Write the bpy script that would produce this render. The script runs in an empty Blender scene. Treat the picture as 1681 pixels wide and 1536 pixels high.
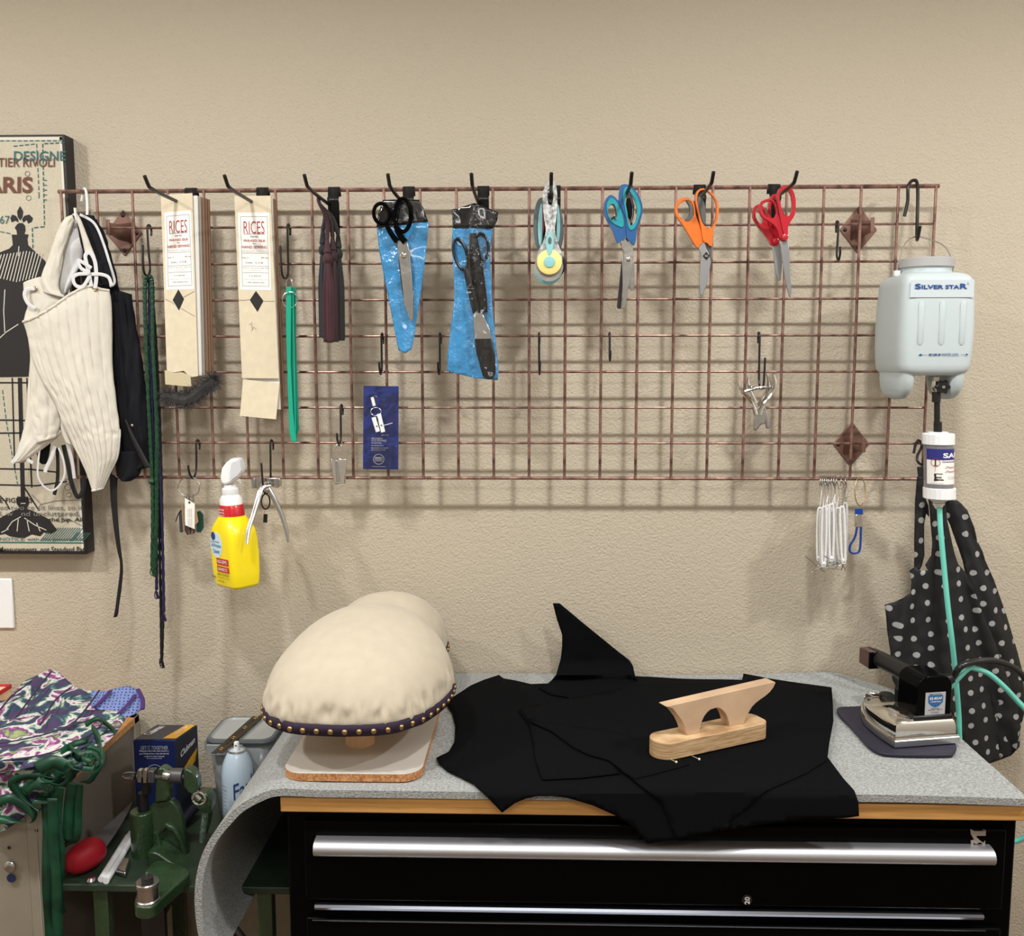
import bpy, bmesh, math, random
from mathutils import Vector, Matrix, noise
from mathutils.geometry import delaunay_2d_cdt, tessellate_polygon
random.seed(7)
R = math.radians
SC = bpy.context.scene
COL = SC.collection
# ------------------------------------------------------------------ camera
FPX, CAM = 1550.0, Vector((.0968, -2.0907, 1.6636))
YAW, PIT, ROL = -.0284, -.1135, -.0013
_f = Vector((math.sin(YAW)*math.cos(PIT), math.cos(YAW)*math.cos(PIT), math.sin(PIT)))
_r = Vector((math.cos(YAW), -math.sin(YAW), 0)); _u = _r.cross(_f)
_r, _u = math.cos(ROL)*_r+math.sin(ROL)*_u, -math.sin(ROL)*_r+math.cos(ROL)*_u
cd = bpy.data.cameras.new('camera'); cam = bpy.data.objects.new('camera', cd); COL.objects.link(cam)
cam.matrix_world = Matrix(((_r.x, _u.x, -_f.x, CAM.x), (_r.y, _u.y, -_f.y, CAM.y), (_r.z, _u.z, -_f.z, CAM.z), (0, 0, 0, 1)))
cd.sensor_fit = 'HORIZONTAL'; cd.sensor_width = 36; cd.lens = 36*FPX/1681; cd.clip_start = .02
SC.camera = cam
# ------------------------------------------------------------------ light
SC.view_settings.view_transform = 'Standard'; SC.view_settings.look = 'None'
SC.view_settings.gamma = 1; SC.view_settings.use_curve_mapping = False
SC.view_settings.exposure = 0.06
w = bpy.data.worlds.new('world'); SC.world = w; w.use_nodes = True
w.node_tree.nodes['Background'].inputs[0].default_value = (1, .985, .96, 1)
w.node_tree.nodes['Background'].inputs[1].default_value = .22
CEIL = 2.66
def lamp(x, y, power, size, col=(1, .985, .955), shape='DISK', sy=None):
    l = bpy.data.lights.new('lamp_or_fill', 'AREA'); l.shape = shape; l.size = size; l.energy = power; l.color = col
    if sy: l.size_y = sy
    o = bpy.data.objects.new('lamp_or_fill', l); o.location = (x, y, CEIL-.03); COL.objects.link(o)
    return o
LAMPS = [(-1.75, -1.1, 25), (-.58, -1.1, 15), (.6, -1.1, 15), (1.78, -1.1, 25)]
for x, y, p in LAMPS: lamp(x, y, p, .13)
lamp(.1, -2.6, 24, 1.3, (1, .985, .96), 'RECTANGLE', .5)  # added fill light from the front, no fitting behind it
# ------------------------------------------------------------------ helpers
def ray(px, py): return (_f + _r*((px-840.5)/FPX) + _u*((768-py)/FPX))
def W(px, py, Y):
    """world point seen at a pixel of the photograph on the upright plane y = Y"""
    d = ray(px, py); return CAM + d*((Y-CAM.y)/d.y)
def WZ(px, py, Z):
    d = ray(px, py); return CAM + d*((Z-CAM.z)/d.z)
def RP(px, py, P0, N):
    d = ray(px, py); return CAM + d*((P0-CAM).dot(N)/d.dot(N))
def pxy(l, Y): return [W(a, b, Y) for a, b in l]
def wx(px, py, Y): return W(px, py, Y).x
def wz(px, py, Y): return W(px, py, Y).z

def empty(name, loc, label, cat, group=None):
    o = bpy.data.objects.new(name, None); COL.objects.link(o); o.location = loc; o.empty_display_size = .02
    o['label'] = label; o['category'] = cat
    if group: o['group'] = group
    return o
def origin_of(p):
    v = Vector((0, 0, 0))
    while p: v = v + p.location; p = p.parent
    return v
def obj(name, bm, mat, parent=None, label=None, cat=None, group=None, kind=None, smooth=True, bevel=0, solid=0, sub=0, seg=2, off=0, origin=None, ang=35):
    bmesh.ops.recalc_face_normals(bm, faces=bm.faces)
    me = bpy.data.meshes.new(name)
    o = bpy.data.objects.new(name, me); COL.objects.link(o)
    if parent:
        o.parent = parent; po = origin_of(parent)
    else: po = Vector((0, 0, 0))
    if origin is None:
        if parent: c = po.copy()
        else:
            xs = [v.co for v in bm.verts]
            c = Vector(((min(v.x for v in xs)+max(v.x for v in xs))/2, (min(v.y for v in xs)+max(v.y for v in xs))/2, min(v.z for v in xs)))
    else: c = Vector(origin)
    for v in bm.verts: v.co -= c
    o.location = c-po
    bm.to_mesh(me); bm.free()
    if mat: me.materials.append(mat)
    if smooth:
        for p in me.polygons: p.use_smooth = True
        try: me.set_sharp_from_angle(angle=R(ang))
        except Exception: pass
    if solid:
        m = o.modifiers.new('s', 'SOLIDIFY'); m.thickness = solid; m.offset = off
    if bevel:
        m = o.modifiers.new('b', 'BEVEL'); m.width = bevel; m.segments = seg; m.limit_method = 'ANGLE'; m.angle_limit = R(40)
    if sub:
        m = o.modifiers.new('u', 'SUBSURF'); m.levels = sub; m.render_levels = sub
    if label: o['label'] = label
    if cat: o['category'] = cat
    if group: o['group'] = group
    if kind: o['kind'] = kind
    return o
def NB(): return bmesh.new()
def box(bm, a, b):
    (x0, y0, z0), (x1, y1, z1) = a, b
    v = [bm.verts.new(p) for p in ((x0,y0,z0),(x1,y0,z0),(x1,y1,z0),(x0,y1,z0),(x0,y0,z1),(x1,y0,z1),(x1,y1,z1),(x0,y1,z1))]
    for f in ((0,3,2,1),(4,5,6,7),(0,1,5,4),(1,2,6,5),(2,3,7,6),(3,0,4,7)): bm.faces.new([v[i] for i in f])
    return v
def obox(bm, c, ax, ay, az):
    """box with centre c and half-axis vectors"""
    c = Vector(c); ax, ay, az = Vector(ax), Vector(ay), Vector(az)
    v = [bm.verts.new(c+ax*i+ay*j+az*k) for i, j, k in ((-1,-1,-1),(1,-1,-1),(1,1,-1),(-1,1,-1),(-1,-1,1),(1,-1,1),(1,1,1),(-1,1,1))]
    for f in ((0,3,2,1),(4,5,6,7),(0,1,5,4),(1,2,6,5),(2,3,7,6),(3,0,4,7)): bm.faces.new([v[i] for i in f])
def smoothpts(P, n=6, closed=False):
    P = [Vector(p) for p in P]; out = []; N = len(P)
    for i in range(N if closed else N-1):
        if closed: a, b, c, d = P[i-1], P[i], P[(i+1) % N], P[(i+2) % N]
        else: a, b, c, d = P[max(i-1, 0)], P[i], P[i+1], P[min(i+2, N-1)]
        for k in range(n):
            t = k/n
            out.append(.5*((2*b)+(c-a)*t+(2*a-5*b+4*c-d)*t*t+(3*b-a-3*c+d)*t*t*t))
    if not closed: out.append(P[-1])
    return out
def tube(bm, P, r, n=10, smooth=0, closed=False, cap=True, flat=1.0, fdir=None):
    """sweep a circle (or an ellipse squashed by flat) along P; r a number or list"""
    P = [Vector(p) for p in P]
    if smooth:
        if not isinstance(r, (int, float)):
            q = smoothpts([Vector((a, 0, 0)) for a in r], smooth, closed); r = [v.x for v in q]
        P = smoothpts(P, smooth, closed)
    N = len(P); rs = [r]*N if isinstance(r, (int, float)) else r
    rings = []; up = None
    for i in range(N):
        if closed: t = P[(i+1) % N]-P[i-1]
        else: t = P[min(i+1, N-1)]-P[max(i-1, 0)]
        if t.length < 1e-9: t = Vector((0, 0, 1))
        t.normalize()
        if fdir is not None: up = Vector(fdir)
        if up is None: up = Vector((0, 0, 1)) if abs(t.z) < .9 else Vector((1, 0, 0))
        up = up-t*up.dot(t)
        if up.length < 1e-6: up = t.orthogonal()
        up.normalize(); s = t.cross(up)
        rings.append([bm.verts.new(P[i]+(s*math.cos(2*math.pi*k/n)+up*(flat*math.sin(2*math.pi*k/n)))*rs[i]) for k in range(n)])
    for i in range(N if closed else N-1):
        a, b = rings[i], rings[(i+1) % N]
        for k in range(n): bm.faces.new((a[k], a[(k+1) % n], b[(k+1) % n], b[k]))
    if cap and not closed:
        bm.faces.new(rings[0][::-1]); bm.faces.new(rings[-1])
def lathe(bm, prof, c, axis=(0, 0, 1), n=28, sx=1, sy=1):
    """prof: (radius, height) from c along axis"""
    c = Vector(c); ax = Vector(axis).normalized(); u = ax.orthogonal().normalized() if abs(ax.z) < .99 else Vector((1, 0, 0)); v = ax.cross(u)
    rings = []
    for r, h in prof:
        if r < 1e-6: rings.append([bm.verts.new(c+ax*h)])
        else: rings.append([bm.verts.new(c+ax*h+u*(sx*r*math.cos(2*math.pi*k/n))+v*(sy*r*math.sin(2*math.pi*k/n))) for k in range(n)])
    for a, b in zip(rings, rings[1:]):
        for k in range(n):
            if len(a) == 1 and len(b) == 1: continue
            if len(a) == 1: bm.faces.new((a[0], b[(k+1) % n], b[k]))
            elif len(b) == 1: bm.faces.new((a[k], a[(k+1) % n], b[0]))
            else: bm.faces.new((a[k], a[(k+1) % n], b[(k+1) % n], b[k]))
    if len(rings[0]) > 1: bm.faces.new(rings[0][::-1])
    if len(rings[-1]) > 1: bm.faces.new(rings[-1])
def prism(bm, loops, n):
    """extrude a flat polygon (first loop) with holes (further loops) by the vector n"""
    n = Vector(n); loops = [[Vector(p) for p in l] for l in loops]
    flat = [p for l in loops for p in l]
    a = [bm.verts.new(p) for p in flat]; b = [bm.verts.new(p+n) for p in flat]
    if len(loops) == 1:
        bm.faces.new(a); bm.faces.new(b[::-1])
    else:
        for t in tessellate_polygon(loops):
            try: bm.faces.new([a[i] for i in t]); bm.faces.new([b[i] for i in t][::-1])
            except ValueError: pass
    k = 0
    for l in loops:
        m = len(l)
        for i in range(m):
            j = (i+1) % m; bm.faces.new((a[k+i], a[k+j], b[k+j], b[k+i]))
        k += m
def pxprism(bm, loops, Y, th, sm=0):
    """outlines in photo pixels on the plane y=Y, th thick towards the wall"""
    L = []
    for l in loops:
        q = pxy(l, Y)
        if sm: q = smoothpts(q, sm, True)
        L.append(q)
    prism(bm, L, (0, th, 0))
def sheet(bm, outline, step, f):
    """triangulated patch inside a 2-D outline; f maps (a, b) -> point"""
    out = []
    for i in range(len(outline)):
        a, b = Vector(outline[i]), Vector(outline[(i+1) % len(outline)])
        k = max(1, int((b-a).length/step))
        for j in range(k): out.append(a+(b-a)*(j/k))
    x0, x1 = min(p.x for p in out), max(p.x for p in out); y0, y1 = min(p.y for p in out), max(p.y for p in out)
    pts = list(out); edges = [(i, (i+1) % len(out)) for i in range(len(out))]
    ny = int((y1-y0)/(step*.866))+1; nx = int((x1-x0)/step)+1
    def near(p): return any((p-q).length < step*.45 for q in out)
    def inside(p):
        c = False; m = len(out)
        for i in range(m):
            a, b = out[i], out[i-1]
            if (a.y > p.y) != (b.y > p.y) and p.x < (b.x-a.x)*(p.y-a.y)/(b.y-a.y)+a.x: c = not c
        return c
    for j in range(ny+1):
        for i in range(nx+1):
            p = Vector((x0+(i+(j % 2)*.5)*step, y0+j*step*.866))
            if inside(p) and not near(p): pts.append(p)
    vs, _, fs, *_ = delaunay_2d_cdt(pts, edges, [], 1, 1e-7)
    bv = [bm.verts.new(f(p.x, p.y)) for p in vs]
    for t in fs:
        try: bm.faces.new([bv[i] for i in t])
        except ValueError: pass
def loft(bm, rows, closed=False):
    """rows of equally many points -> quad surface"""
    vv = [[bm.verts.new(p) for p in r] for r in rows]
    for a, b in zip(vv, vv[1:]):
        m = len(a)
        for k in range(m if closed else m-1):
            bm.faces.new((a[k], a[(k+1) % m], b[(k+1) % m], b[k]))
    return vv
def lerp(a, b, t): return a+(b-a)*t
def poly_at(P, t):
    """point at fraction t of the polyline's index range"""
    x = t*(len(P)-1); i = min(int(x), len(P)-2); return P[i].lerp(P[i+1], x-i)
def fold(bm, left, right, nu, nv, dep=None, sm=5):
    """surface between two border curves (photo-like row order top to bottom); dep(u, v) adds depth towards -y"""
    L = smoothpts(left, sm); Rr = smoothpts(right, sm)
    rows = []
    for j in range(nv+1):
        v = j/nv; a, b = poly_at(L, v), poly_at(Rr, v); row = []
        for i in range(nu+1):
            u = i/nu; p = a.lerp(b, u)
            if dep: p = p+Vector((0, -dep(u, v), 0))
            row.append(p)
        rows.append(row)
    return loft(bm, rows)
def text_bm(s, bold=0.0, shear=0.0, res=3, spacing=1.0):
    cu = bpy.data.curves.new('t', 'FONT'); cu.body = s; cu.offset = bold; cu.shear = shear; cu.resolution_u = res; cu.align_x = 'LEFT'; cu.space_character = spacing
    o = bpy.data.objects.new('t', cu); COL.objects.link(o)
    bpy.context.view_layer.update()
    dg = bpy.context.evaluated_depsgraph_get(); me = bpy.data.meshes.new_from_object(o.evaluated_get(dg))
    bpy.data.objects.remove(o); bpy.data.curves.remove(cu)
    bm = NB(); bm.from_mesh(me); bpy.data.meshes.remove(me); return bm
def text(s, mat, parent, O, U, V, bold=0.0, name='lettering', spacing=1.0, label=None, nrm=None, lift=.0003, shear=0.0, bend=None):
    """lettering filling the parallelogram from O (bottom left) along U (width) and V (height)"""
    bold = min(bold, .012) if len(s) > 5 else min(bold, .03)
    bm = text_bm(s, bold, shear, spacing=spacing)
    xs = [v.co.x for v in bm.verts]; ys = [v.co.y for v in bm.verts]
    if not xs: bm.free(); return None
    x0, x1, y0, y1 = min(xs), max(xs), min(ys), max(ys)
    O, U, V = Vector(O), Vector(U), Vector(V); N = U.cross(V).normalized() if nrm is None else Vector(nrm)
    for v in bm.verts:
        a, b = (v.co.x-x0)/(x1-x0), (v.co.y-y0)/(y1-y0)
        v.co = O+U*a+V*b+N*lift if bend is None else bend(a, b)
    return obj(name, bm, mat, parent, smooth=False, label=label)
def ptext(s, mat, parent, x0, y0, x1, y1, Y, **k):
    """lettering filling the photo box (x0,y0)-(x1,y1) on plane y=Y"""
    O = W(x0, y1, Y); return text(s, mat, parent, O, W(x1, y1, Y)-O, W(x0, y0, Y)-O, nrm=(0, -1, 0), **k)
def copy_tree(o, parent=None):
    c = o.copy(); COL.objects.link(c)
    if parent: c.parent = parent
    for ch in [q for q in bpy.data.objects if q.parent == o]: copy_tree(ch, c)
    return c
# ------------------------------------------------------------------ materials
MATS = {}
def mat(name, col, rough=.6, metal=0, spec=.5, noise_amt=0, noise_scale=50, bump=0, bump_scale=200, coat=0, trans=0, ior=1.45, sheen=0, col2=None, stretch=None, alpha=1, emit=0, detail=4, sss=0, bdist=.001):
    if name in MATS: return MATS[name]
    m = bpy.data.materials.new(name); m.use_nodes = True; nt = m.node_tree; b = nt.nodes['Principled BSDF']
    def S(k, v):
        if k in b.inputs: b.inputs[k].default_value = v
    S('Base Color', (*col, 1)); S('Roughness', rough); S('Metallic', metal); S('Specular IOR Level', spec)
    S('Coat Weight', coat); S('Coat Roughness', .08); S('Transmission Weight', trans); S('IOR', ior); S('Sheen Weight', sheen); S('Alpha', alpha)
    if sss: S('Subsurface Weight', sss); S('Subsurface Scale', .01)
    if emit: S('Emission Color', (*col, 1)); S('Emission Strength', emit)
    if noise_amt or bump:
        tc = nt.nodes.new('ShaderNodeTexCoord'); mp = nt.nodes.new('ShaderNodeMapping'); nt.links.new(tc.outputs['Object'], mp.inputs[0])
        if stretch: mp.inputs['Scale'].default_value = stretch
        if noise_amt:
            n = nt.nodes.new('ShaderNodeTexNoise'); n.inputs['Scale'].default_value = noise_scale; n.inputs['Detail'].default_value = detail
            nt.links.new(mp.outputs[0], n.inputs['Vector'])
            cr = nt.nodes.new('ShaderNodeValToRGB'); e = cr.color_ramp.elements
            c2 = col2 or tuple(max(0, c*(1-noise_amt)) for c in col)
            e[0].position = .35; e[1].position = .65; e[0].color = (*c2, 1); e[1].color = (*col, 1)
            nt.links.new(n.outputs[0], cr.inputs[0]); nt.links.new(cr.outputs[0], b.inputs['Base Color'])
        if bump:
            n2 = nt.nodes.new('ShaderNodeTexNoise'); n2.inputs['Scale'].default_value = bump_scale; n2.inputs['Detail'].default_value = 3
            nt.links.new(mp.outputs[0], n2.inputs['Vector'])
            bp = nt.nodes.new('ShaderNodeBump'); bp.inputs['Strength'].default_value = bump; bp.inputs['Distance'].default_value = bdist
            nt.links.new(n2.outputs[0], bp.inputs['Height']); nt.links.new(bp.outputs[0], b.inputs['Normal'])
    MATS[name] = m; return m
def srgb(r, g, b):
    f = lambda c: (c/255/12.92) if c <= 10 else ((c/255+.055)/1.055)**2.4
    return (f(r), f(g), f(b))
M_wall = mat('wall_paint', srgb(191, 180, 161), .55, bump=1, bump_scale=225, bdist=.0024)
M_white_wall = mat('far_wall_paint', srgb(200, 195, 186), .8)
M_ceil = mat('ceiling_paint', srgb(226, 225, 220), .85, bump=.3, bump_scale=90)
M_floor = mat('floor_boards', srgb(120, 95, 72), .5, noise_amt=.3, noise_scale=5, stretch=(1, 12, 1))
M_black = mat('black_steel', srgb(28, 27, 27), .38, spec=.5)
M_blackgloss = mat('black_enamel', srgb(6, 6, 7), .16, spec=.07)
M_blackplastic = mat('black_plastic', srgb(24, 24, 25), .35)
M_copper = mat('aged_copper_wire', srgb(168, 132, 120), .36, metal=.6, noise_amt=.6, noise_scale=38, col2=srgb(96, 68, 62))
M_bracket = mat('copper_bracket', srgb(140, 106, 94), .42, metal=.45, noise_amt=.25, noise_scale=30)
M_steel = mat('brushed_steel', srgb(200, 200, 200), .25, metal=1, noise_amt=.15, noise_scale=60, stretch=(1, 1, .2))
M_chrome = mat('chrome', srgb(225, 222, 218), .07, metal=1)
M_alu = mat('brushed_aluminium', srgb(196, 199, 206), .46, metal=1)
M_white = mat('white_plastic', srgb(236, 238, 240), .4)
M_whitepaint = mat('white_painted_wire', srgb(232, 232, 230), .4)
M_brass = mat('antique_brass', srgb(170, 140, 95), .3, metal=.9)
M_card = mat('cream_card', srgb(218, 206, 180), .85, noise_amt=.08, noise_scale=60)
M_paper = mat('white_paper', srgb(240, 238, 233), .8)
M_ink = mat('black_ink', srgb(32, 30, 30), .7)
M_grey_ink = mat('grey_ink', srgb(120, 118, 116), .7)
M_red_ink = mat('red_ink', srgb(165, 40, 48), .7)
M_teal_ink = mat('teal_ink', srgb(50, 100, 100), .7)
M_brown_ink = mat('brown_ink', srgb(105, 66, 50), .7)
M_white_ink = mat('white_ink', srgb(235, 235, 235), .7)
M_blue_ink = mat('blue_ink', srgb(30, 66, 140), .6)
# ------------------------------------------------------------------ the room
def struct(name, bm, m, parent=None, **k): return obj(name, bm, m, parent, kind='structure', smooth=False, **k)
XL, XR, YB = -2.2, 2.3, -3.6
b = NB(); box(b, (XL-.1, 0, 0), (XR+.1, .12, CEIL)); struct('wall_back', b, M_wall)
b = NB(); box(b, (XL-.1, YB-.1, -.05), (XR+.1, .12, 0)); struct('floor', b, M_floor)
b = NB(); box(b, (XL-.1, YB-.1, CEIL), (XR+.1, .12, CEIL+.06)); struct('ceiling', b, M_ceil)
b = NB(); box(b, (XL-.1, YB, 0), (XL, 0, CEIL)); struct('wall_left', b, M_white_wall)
b = NB(); box(b, (XR, YB, 0), (XR+.1, 0, CEIL)); struct('wall_right', b, M_white_wall)
b = NB(); box(b, (XL-.1, YB-.1, 0), (XR+.1, YB, CEIL)); struct('wall_front', b, M_white_wall)
b = NB(); box(b, (XL, -.014, 0), (XR, 0, .09)); struct('baseboard_back', b, M_white)
# light switch plate
Yp = 0
e = empty('switch_plate', W(6, 1030, 0), 'white wall plate cut by the left edge of the photo, below the dress form picture', 'wall plate')
b = NB(); p0, p1 = W(-62, 1030, -.001), W(20.5, 949, -.001); box(b, (p0.x, -.0065, p0.z), (p1.x, 0, p1.z)); obj('plate', b, M_white, e, bevel=.003)
b = NB(); p0, p1 = W(-36, 1014, -.001), W(-6, 965, -.001); box(b, (p0.x, -.0095, p0.z), (p1.x, -.006, p1.z)); obj('rocker', b, M_white, e, bevel=.001)
# ceiling fittings round the lamps
for i, (x, y, p) in enumerate(LAMPS):
    b = NB(); lathe(b, [(.072, -.004), (.1, -.004), (.1, 0), (.072, 0)], (x, y, CEIL), n=32)
    obj('ceiling_light_ring', b, M_white, label='white ring of the '+('leftmost', 'second', 'third', 'rightmost')[i]+' ceiling lamp above the bench', cat='ceiling light')
# ------------------------------------------------------------------ wire grid
GY, GTOP = -.065, 2.02
def gx(i): return (i-12)*.0762
e = empty('wire_grid_panel', (0, GY, GTOP-.61), 'long copper coloured wire grid panel mounted on the beige wall', 'grid panel')
gz0, gz1 = GTOP-8*.0762, GTOP
b = NB(); tube(b, [(gx(0), GY-.003, gz0), (gx(0), GY-.003, gz1)], .0031, 8); v0 = obj('vertical_wire', b, M_copper, e, origin=(gx(0), GY, gz0))
for i in range(1, 25):
    c = v0.copy(); COL.objects.link(c); c.parent = e; c.location = v0.location + Vector((i*.0762, 0, 0))
for j in range(9):
    b = NB(); r = .0044 if j == 0 else (.0036 if j == 8 else .0026)
    x = .008 if j == 0 else .002
    tube(b, [(gx(0)-x, GY+.002, GTOP-j*.0762), (gx(24)+x, GY+.002, GTOP-j*.0762)], r, 8)
    obj('horizontal_wire', b, M_copper, e, origin=(0, GY, GTOP-j*.0762))
def wall_bracket(c, h, flip, label):
    """diamond plate on the wall with an arm out to the grid; c centre px, h hook px"""
    P = W(c[0], c[1], -.004); e = empty('wall_bracket', (P.x, 0, P.z-.05), label, 'bracket', 'copper diamond brackets of the grid')
    b = NB(); rx, rz = .040, .050
    prism(b, [[P+Vector(q) for q in ((-rx, 0, 0), (0, 0, rz), (rx, 0, 0), (0, 0, -rz))]], (0, .004, 0)); obj('plate', b, M_bracket, e, bevel=.002)
    H = W(h[0], h[1], GY); s = 1 if H.x > P.x else -1
    b = NB()
    loft(b, [[P+Vector((-s*.016, 0, .022)), P+Vector((-s*.016, 0, -.022))], [P+Vector((s*.004, -.02, .016)), P+Vector((s*.004, -.02, -.016))], [Vector((H.x, GY+.004, H.z+.011)), Vector((H.x, GY+.004, H.z-.014))], [Vector((H.x, GY-.012, H.z+.009)), Vector((H.x, GY-.012, H.z-.012))]])
    obj('arm', b, M_bracket, e, solid=.003)
    b = NB(); box(b, (H.x-.004, GY-.013, H.z-.014), (H.x+.004, GY-.009, H.z+.016)); obj('clip', b, M_bracket, e, bevel=.001)
    for dx, dz in ((0, rz-.012), (-rx+.011, 0), (rx-.011, 0), (0, -rz+.012)):
        b = NB(); lathe(b, [(.0042, 0), (.0042, .0015), (.0025, .0028), (0, .003)], P+Vector((dx, 0, dz)), (0, -1, 0), 12); obj('screw', b, M_black, e)
wall_bracket((203, 382.5), (181, 374), 0, 'copper bracket between the corset hook and the green cords')
wall_bracket((1409.5, 377), (1429, 371), 0, 'copper bracket at the upper right of the grid, above the water tank')
wall_bracket((1397.5, 729), (1415, 731), 0, 'copper bracket at the lower right of the grid, above the white elastic loops')
# ------------------------------------------------------------------ dress form picture
PY = -.040
e = empty('dress_form_picture', W(40, 908, -.02), 'black edged sewing print of a dress form at the left edge of the photo', 'picture')
x1 = wx(122, 400, 0); x1 = (W(122, 222, -.0).x+W(155, 912, 0).x)/2; z1, z0 = wz(122, 220, PY), wz(150, 910, PY); x0 = -1.35
b = NB(); box(b, (x0, PY+.001, z0), (x1, 0, z1)); obj('frame', b, mat('black_frame', srgb(38, 36, 36), .5, bump=.2, bump_scale=60), e, bevel=.002)
M_linen = mat('printed_linen', srgb(200, 192, 172), .85, noise_amt=.12, noise_scale=260, bump=.2, bump_scale=600)
b = NB(); box(b, (x0+.006, PY, z0+.008), (x1-.006, PY+.002, z1-.005)); obj('canvas', b, M_linen, e)
b = NB(); box(b, (x0+.006, PY-.0003, z1-.012), (x1-.006, PY, z1-.006)); box(b, (x1-.011, PY-.0003, z0+.01), (x1-.006, PY, z1-.006)); obj('border', b, mat('pale_border', srgb(215, 212, 200), .8), e)
PF = PY-.0008
def stroke(bm, pts, wpx, Y, closed=False, nrm=None):
    """flat printed line through px points"""
    P = pxy(pts, Y)
    if closed: P = P+[P[0]]
    h = wpx*.00066*((Y-CAM.y)/2.026)
    L, Rr = [], []
    for i, p in enumerate(P):
        t = (P[min(i+1, len(P)-1)]-P[max(i-1, 0)]); t.y = 0; t.normalize(); s = Vector((-t.z, 0, t.x))
        L.append(p+s*h); Rr.append(p-s*h)
    loft(bm, [L, Rr])
b = NB()
sil = [(28, 385), (27, 378), (24, 374), (28, 368), (31, 366), (37, 366), (41, 370), (42, 378), (40, 384), (47, 385), (45, 392), (46, 402), (60, 415), (74, 428), (77, 437), (70, 458), (58, 470), (52, 480), (48, 500), (47, 520), (50, 545), (56, 575), (54, 600), (52, 618), (0, 619), (-18, 619), (-22, 580), (-8, 545), (-4, 520), (-8, 490), (-14, 470), (-30, 450), (-28, 432), (-10, 418), (15, 408), (21, 402), (20, 392), (19, 385)]
sheet(b, [(p[0], p[1]) for p in sil], 12, lambda x, y: W(x, y, PF))
for pl in ([(33, 338), (38, 347), (37, 356), (33, 362), (29, 356), (28, 347)], [(36, 360), (40, 354), (48, 352), (54, 358), (52, 364), (46, 367), (44, 361), (38, 365)], [(30, 360), (26, 354), (20, 352), (17, 358), (19, 365), (25, 362), (30, 365)],
           [(29, 620), (36, 620), (41, 815), (34, 815)], [(28, 815), (46, 815), (48, 826), (44, 834), (62, 842), (80, 852), (94, 870), (84, 876), (72, 874), (66, 880), (52, 877), (40, 883), (28, 882), (16, 880), (8, 876), (-10, 880), (-20, 872), (0, 850), (18, 840), (32, 834), (27, 826)]):
    sheet(b, pl, 12, lambda x, y: W(x, y, PF))
for l in ([(-20, 628), (52, 628)], [(-20, 689), (60, 690)], [(-20, 711), (70, 710)], [(-20, 769), (50, 770), (96, 775)], [(-20, 795), (60, 797), (110, 790)], [(20, 620), (24, 770)], [(44, 620), (52, 800)], [(60, 640), (72, 760)], [(-2, 812), (8, 822), (16, 836)], [(40, 800), (64, 838)]): stroke(b, l, 2.4, PF)
obj('dress_form_print', b, M_ink, e, smooth=False)
b = NB()
for k in range(15):
    x = -10+k*5.2; stroke(b, [(x+7, 412+abs(k-9)*.7), (x-5, 463-abs(k-8)*1.2)], 1.5, PF-.0003)
for l in ([(8, 475), (6, 510), (8, 548)], [(-2, 556), (10, 545), (30, 532)], [(30, 420), (31, 404)], [(10, 870), (20, 856), (34, 848)], [(40, 850), (58, 862), (76, 870)], [(30, 852), (28, 872)], [(44, 852), (48, 872)], [(60, 858), (66, 872)], [(34, 826), (42, 826)], [(14, 868), (2, 874)]): stroke(b, l, 1.5, PF-.0003)
obj('highlight_print', b, mat('print_highlight', srgb(205, 200, 188), .8), e, smooth=False)
b = NB()
def dash(l, w=1.6, n=9):
    P = [Vector((x, y, 0)) for x, y in l]
    for i in range(len(P)-1):
        L = (P[i+1]-P[i]).length; k = max(1, int(L/n))
        for j in range(k):
            a = P[i].lerp(P[i+1], j/k); c = P[i].lerp(P[i+1], (j+.7)/k); stroke(b, [(a.x, a.y), (c.x, c.y)], w, PF)
dash([(0, 231), (106, 231)]); dash([(22, 240), (60, 236), (64, 315), (64, 330)]); dash([(106, 234), (70, 236), (73, 372), (53, 374), (54, 410)], 2); dash([(4, 640), (10, 690), (22, 760), (30, 800)]); dash([(0, 380), (20, 384)])
for y in range(296, 330, 8): stroke(b, [(73, y), (77, y)], 1.5, PF)
for k in range(20): stroke(b, [(66+k*4, 888), (84+k*4, 866)] if k < 14 else [(60+k*4, 888), (72+k*4, 874)], 1.3, PF)
stroke(b, [(0, 890), (138, 891)], 2.2, PF)
obj('pattern_lines', b, M_teal_ink, e, smooth=False)
b = NB()
for cx, cy, r in ((45, 285, 4), (47, 325, 4), (110, 790, 4), (111, 800, 5), (113, 812, 4), (100, 852, 5)):
    stroke(b, [(cx+r*math.cos(t*.52), cy+r*math.sin(t*.52)) for t in range(13)], 1, PF)
for l in ([(62, 838), (66, 828), (90, 822), (136, 820)], [(52, 812), (70, 830)], [(100, 858), (114, 852), (136, 864)]): stroke(b, l, 1.1, PF)
obj('outline_print', b, M_grey_ink, e, smooth=False)
for s, m, bx, bd in (('DESIGNE', M_teal_ink, (23, 248, 108, 264), .012), ('TIER RIVOLI', M_brown_ink, (-3, 259, 90, 274), .014), ('ARIS', M_brown_ink, (-24, 290, 54, 317), .04), ('67', M_teal_ink, (0, 354, 16, 367), 0), ('E FIGURES', M_ink, (0, 817, 53, 825), .01),
                     ('ed two ce sit lines, so it', M_grey_ink, (0, 829, 136, 838), 0), ('l, w   nd uncluttered,', M_grey_ink, (0, 839, 131, 848), .008), ('the hip. All', M_ink, (80, 849, 136, 858), .012), ('NOTICE: with this pattern it is', M_teal_ink, (0, 882, 137, 889), .006), ('Measurements, not Standard Pat', M_ink, (-2, 897, 139, 908), .02)):
    ptext(s, m, e, *bx, PF-.0005, bold=bd)
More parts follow.
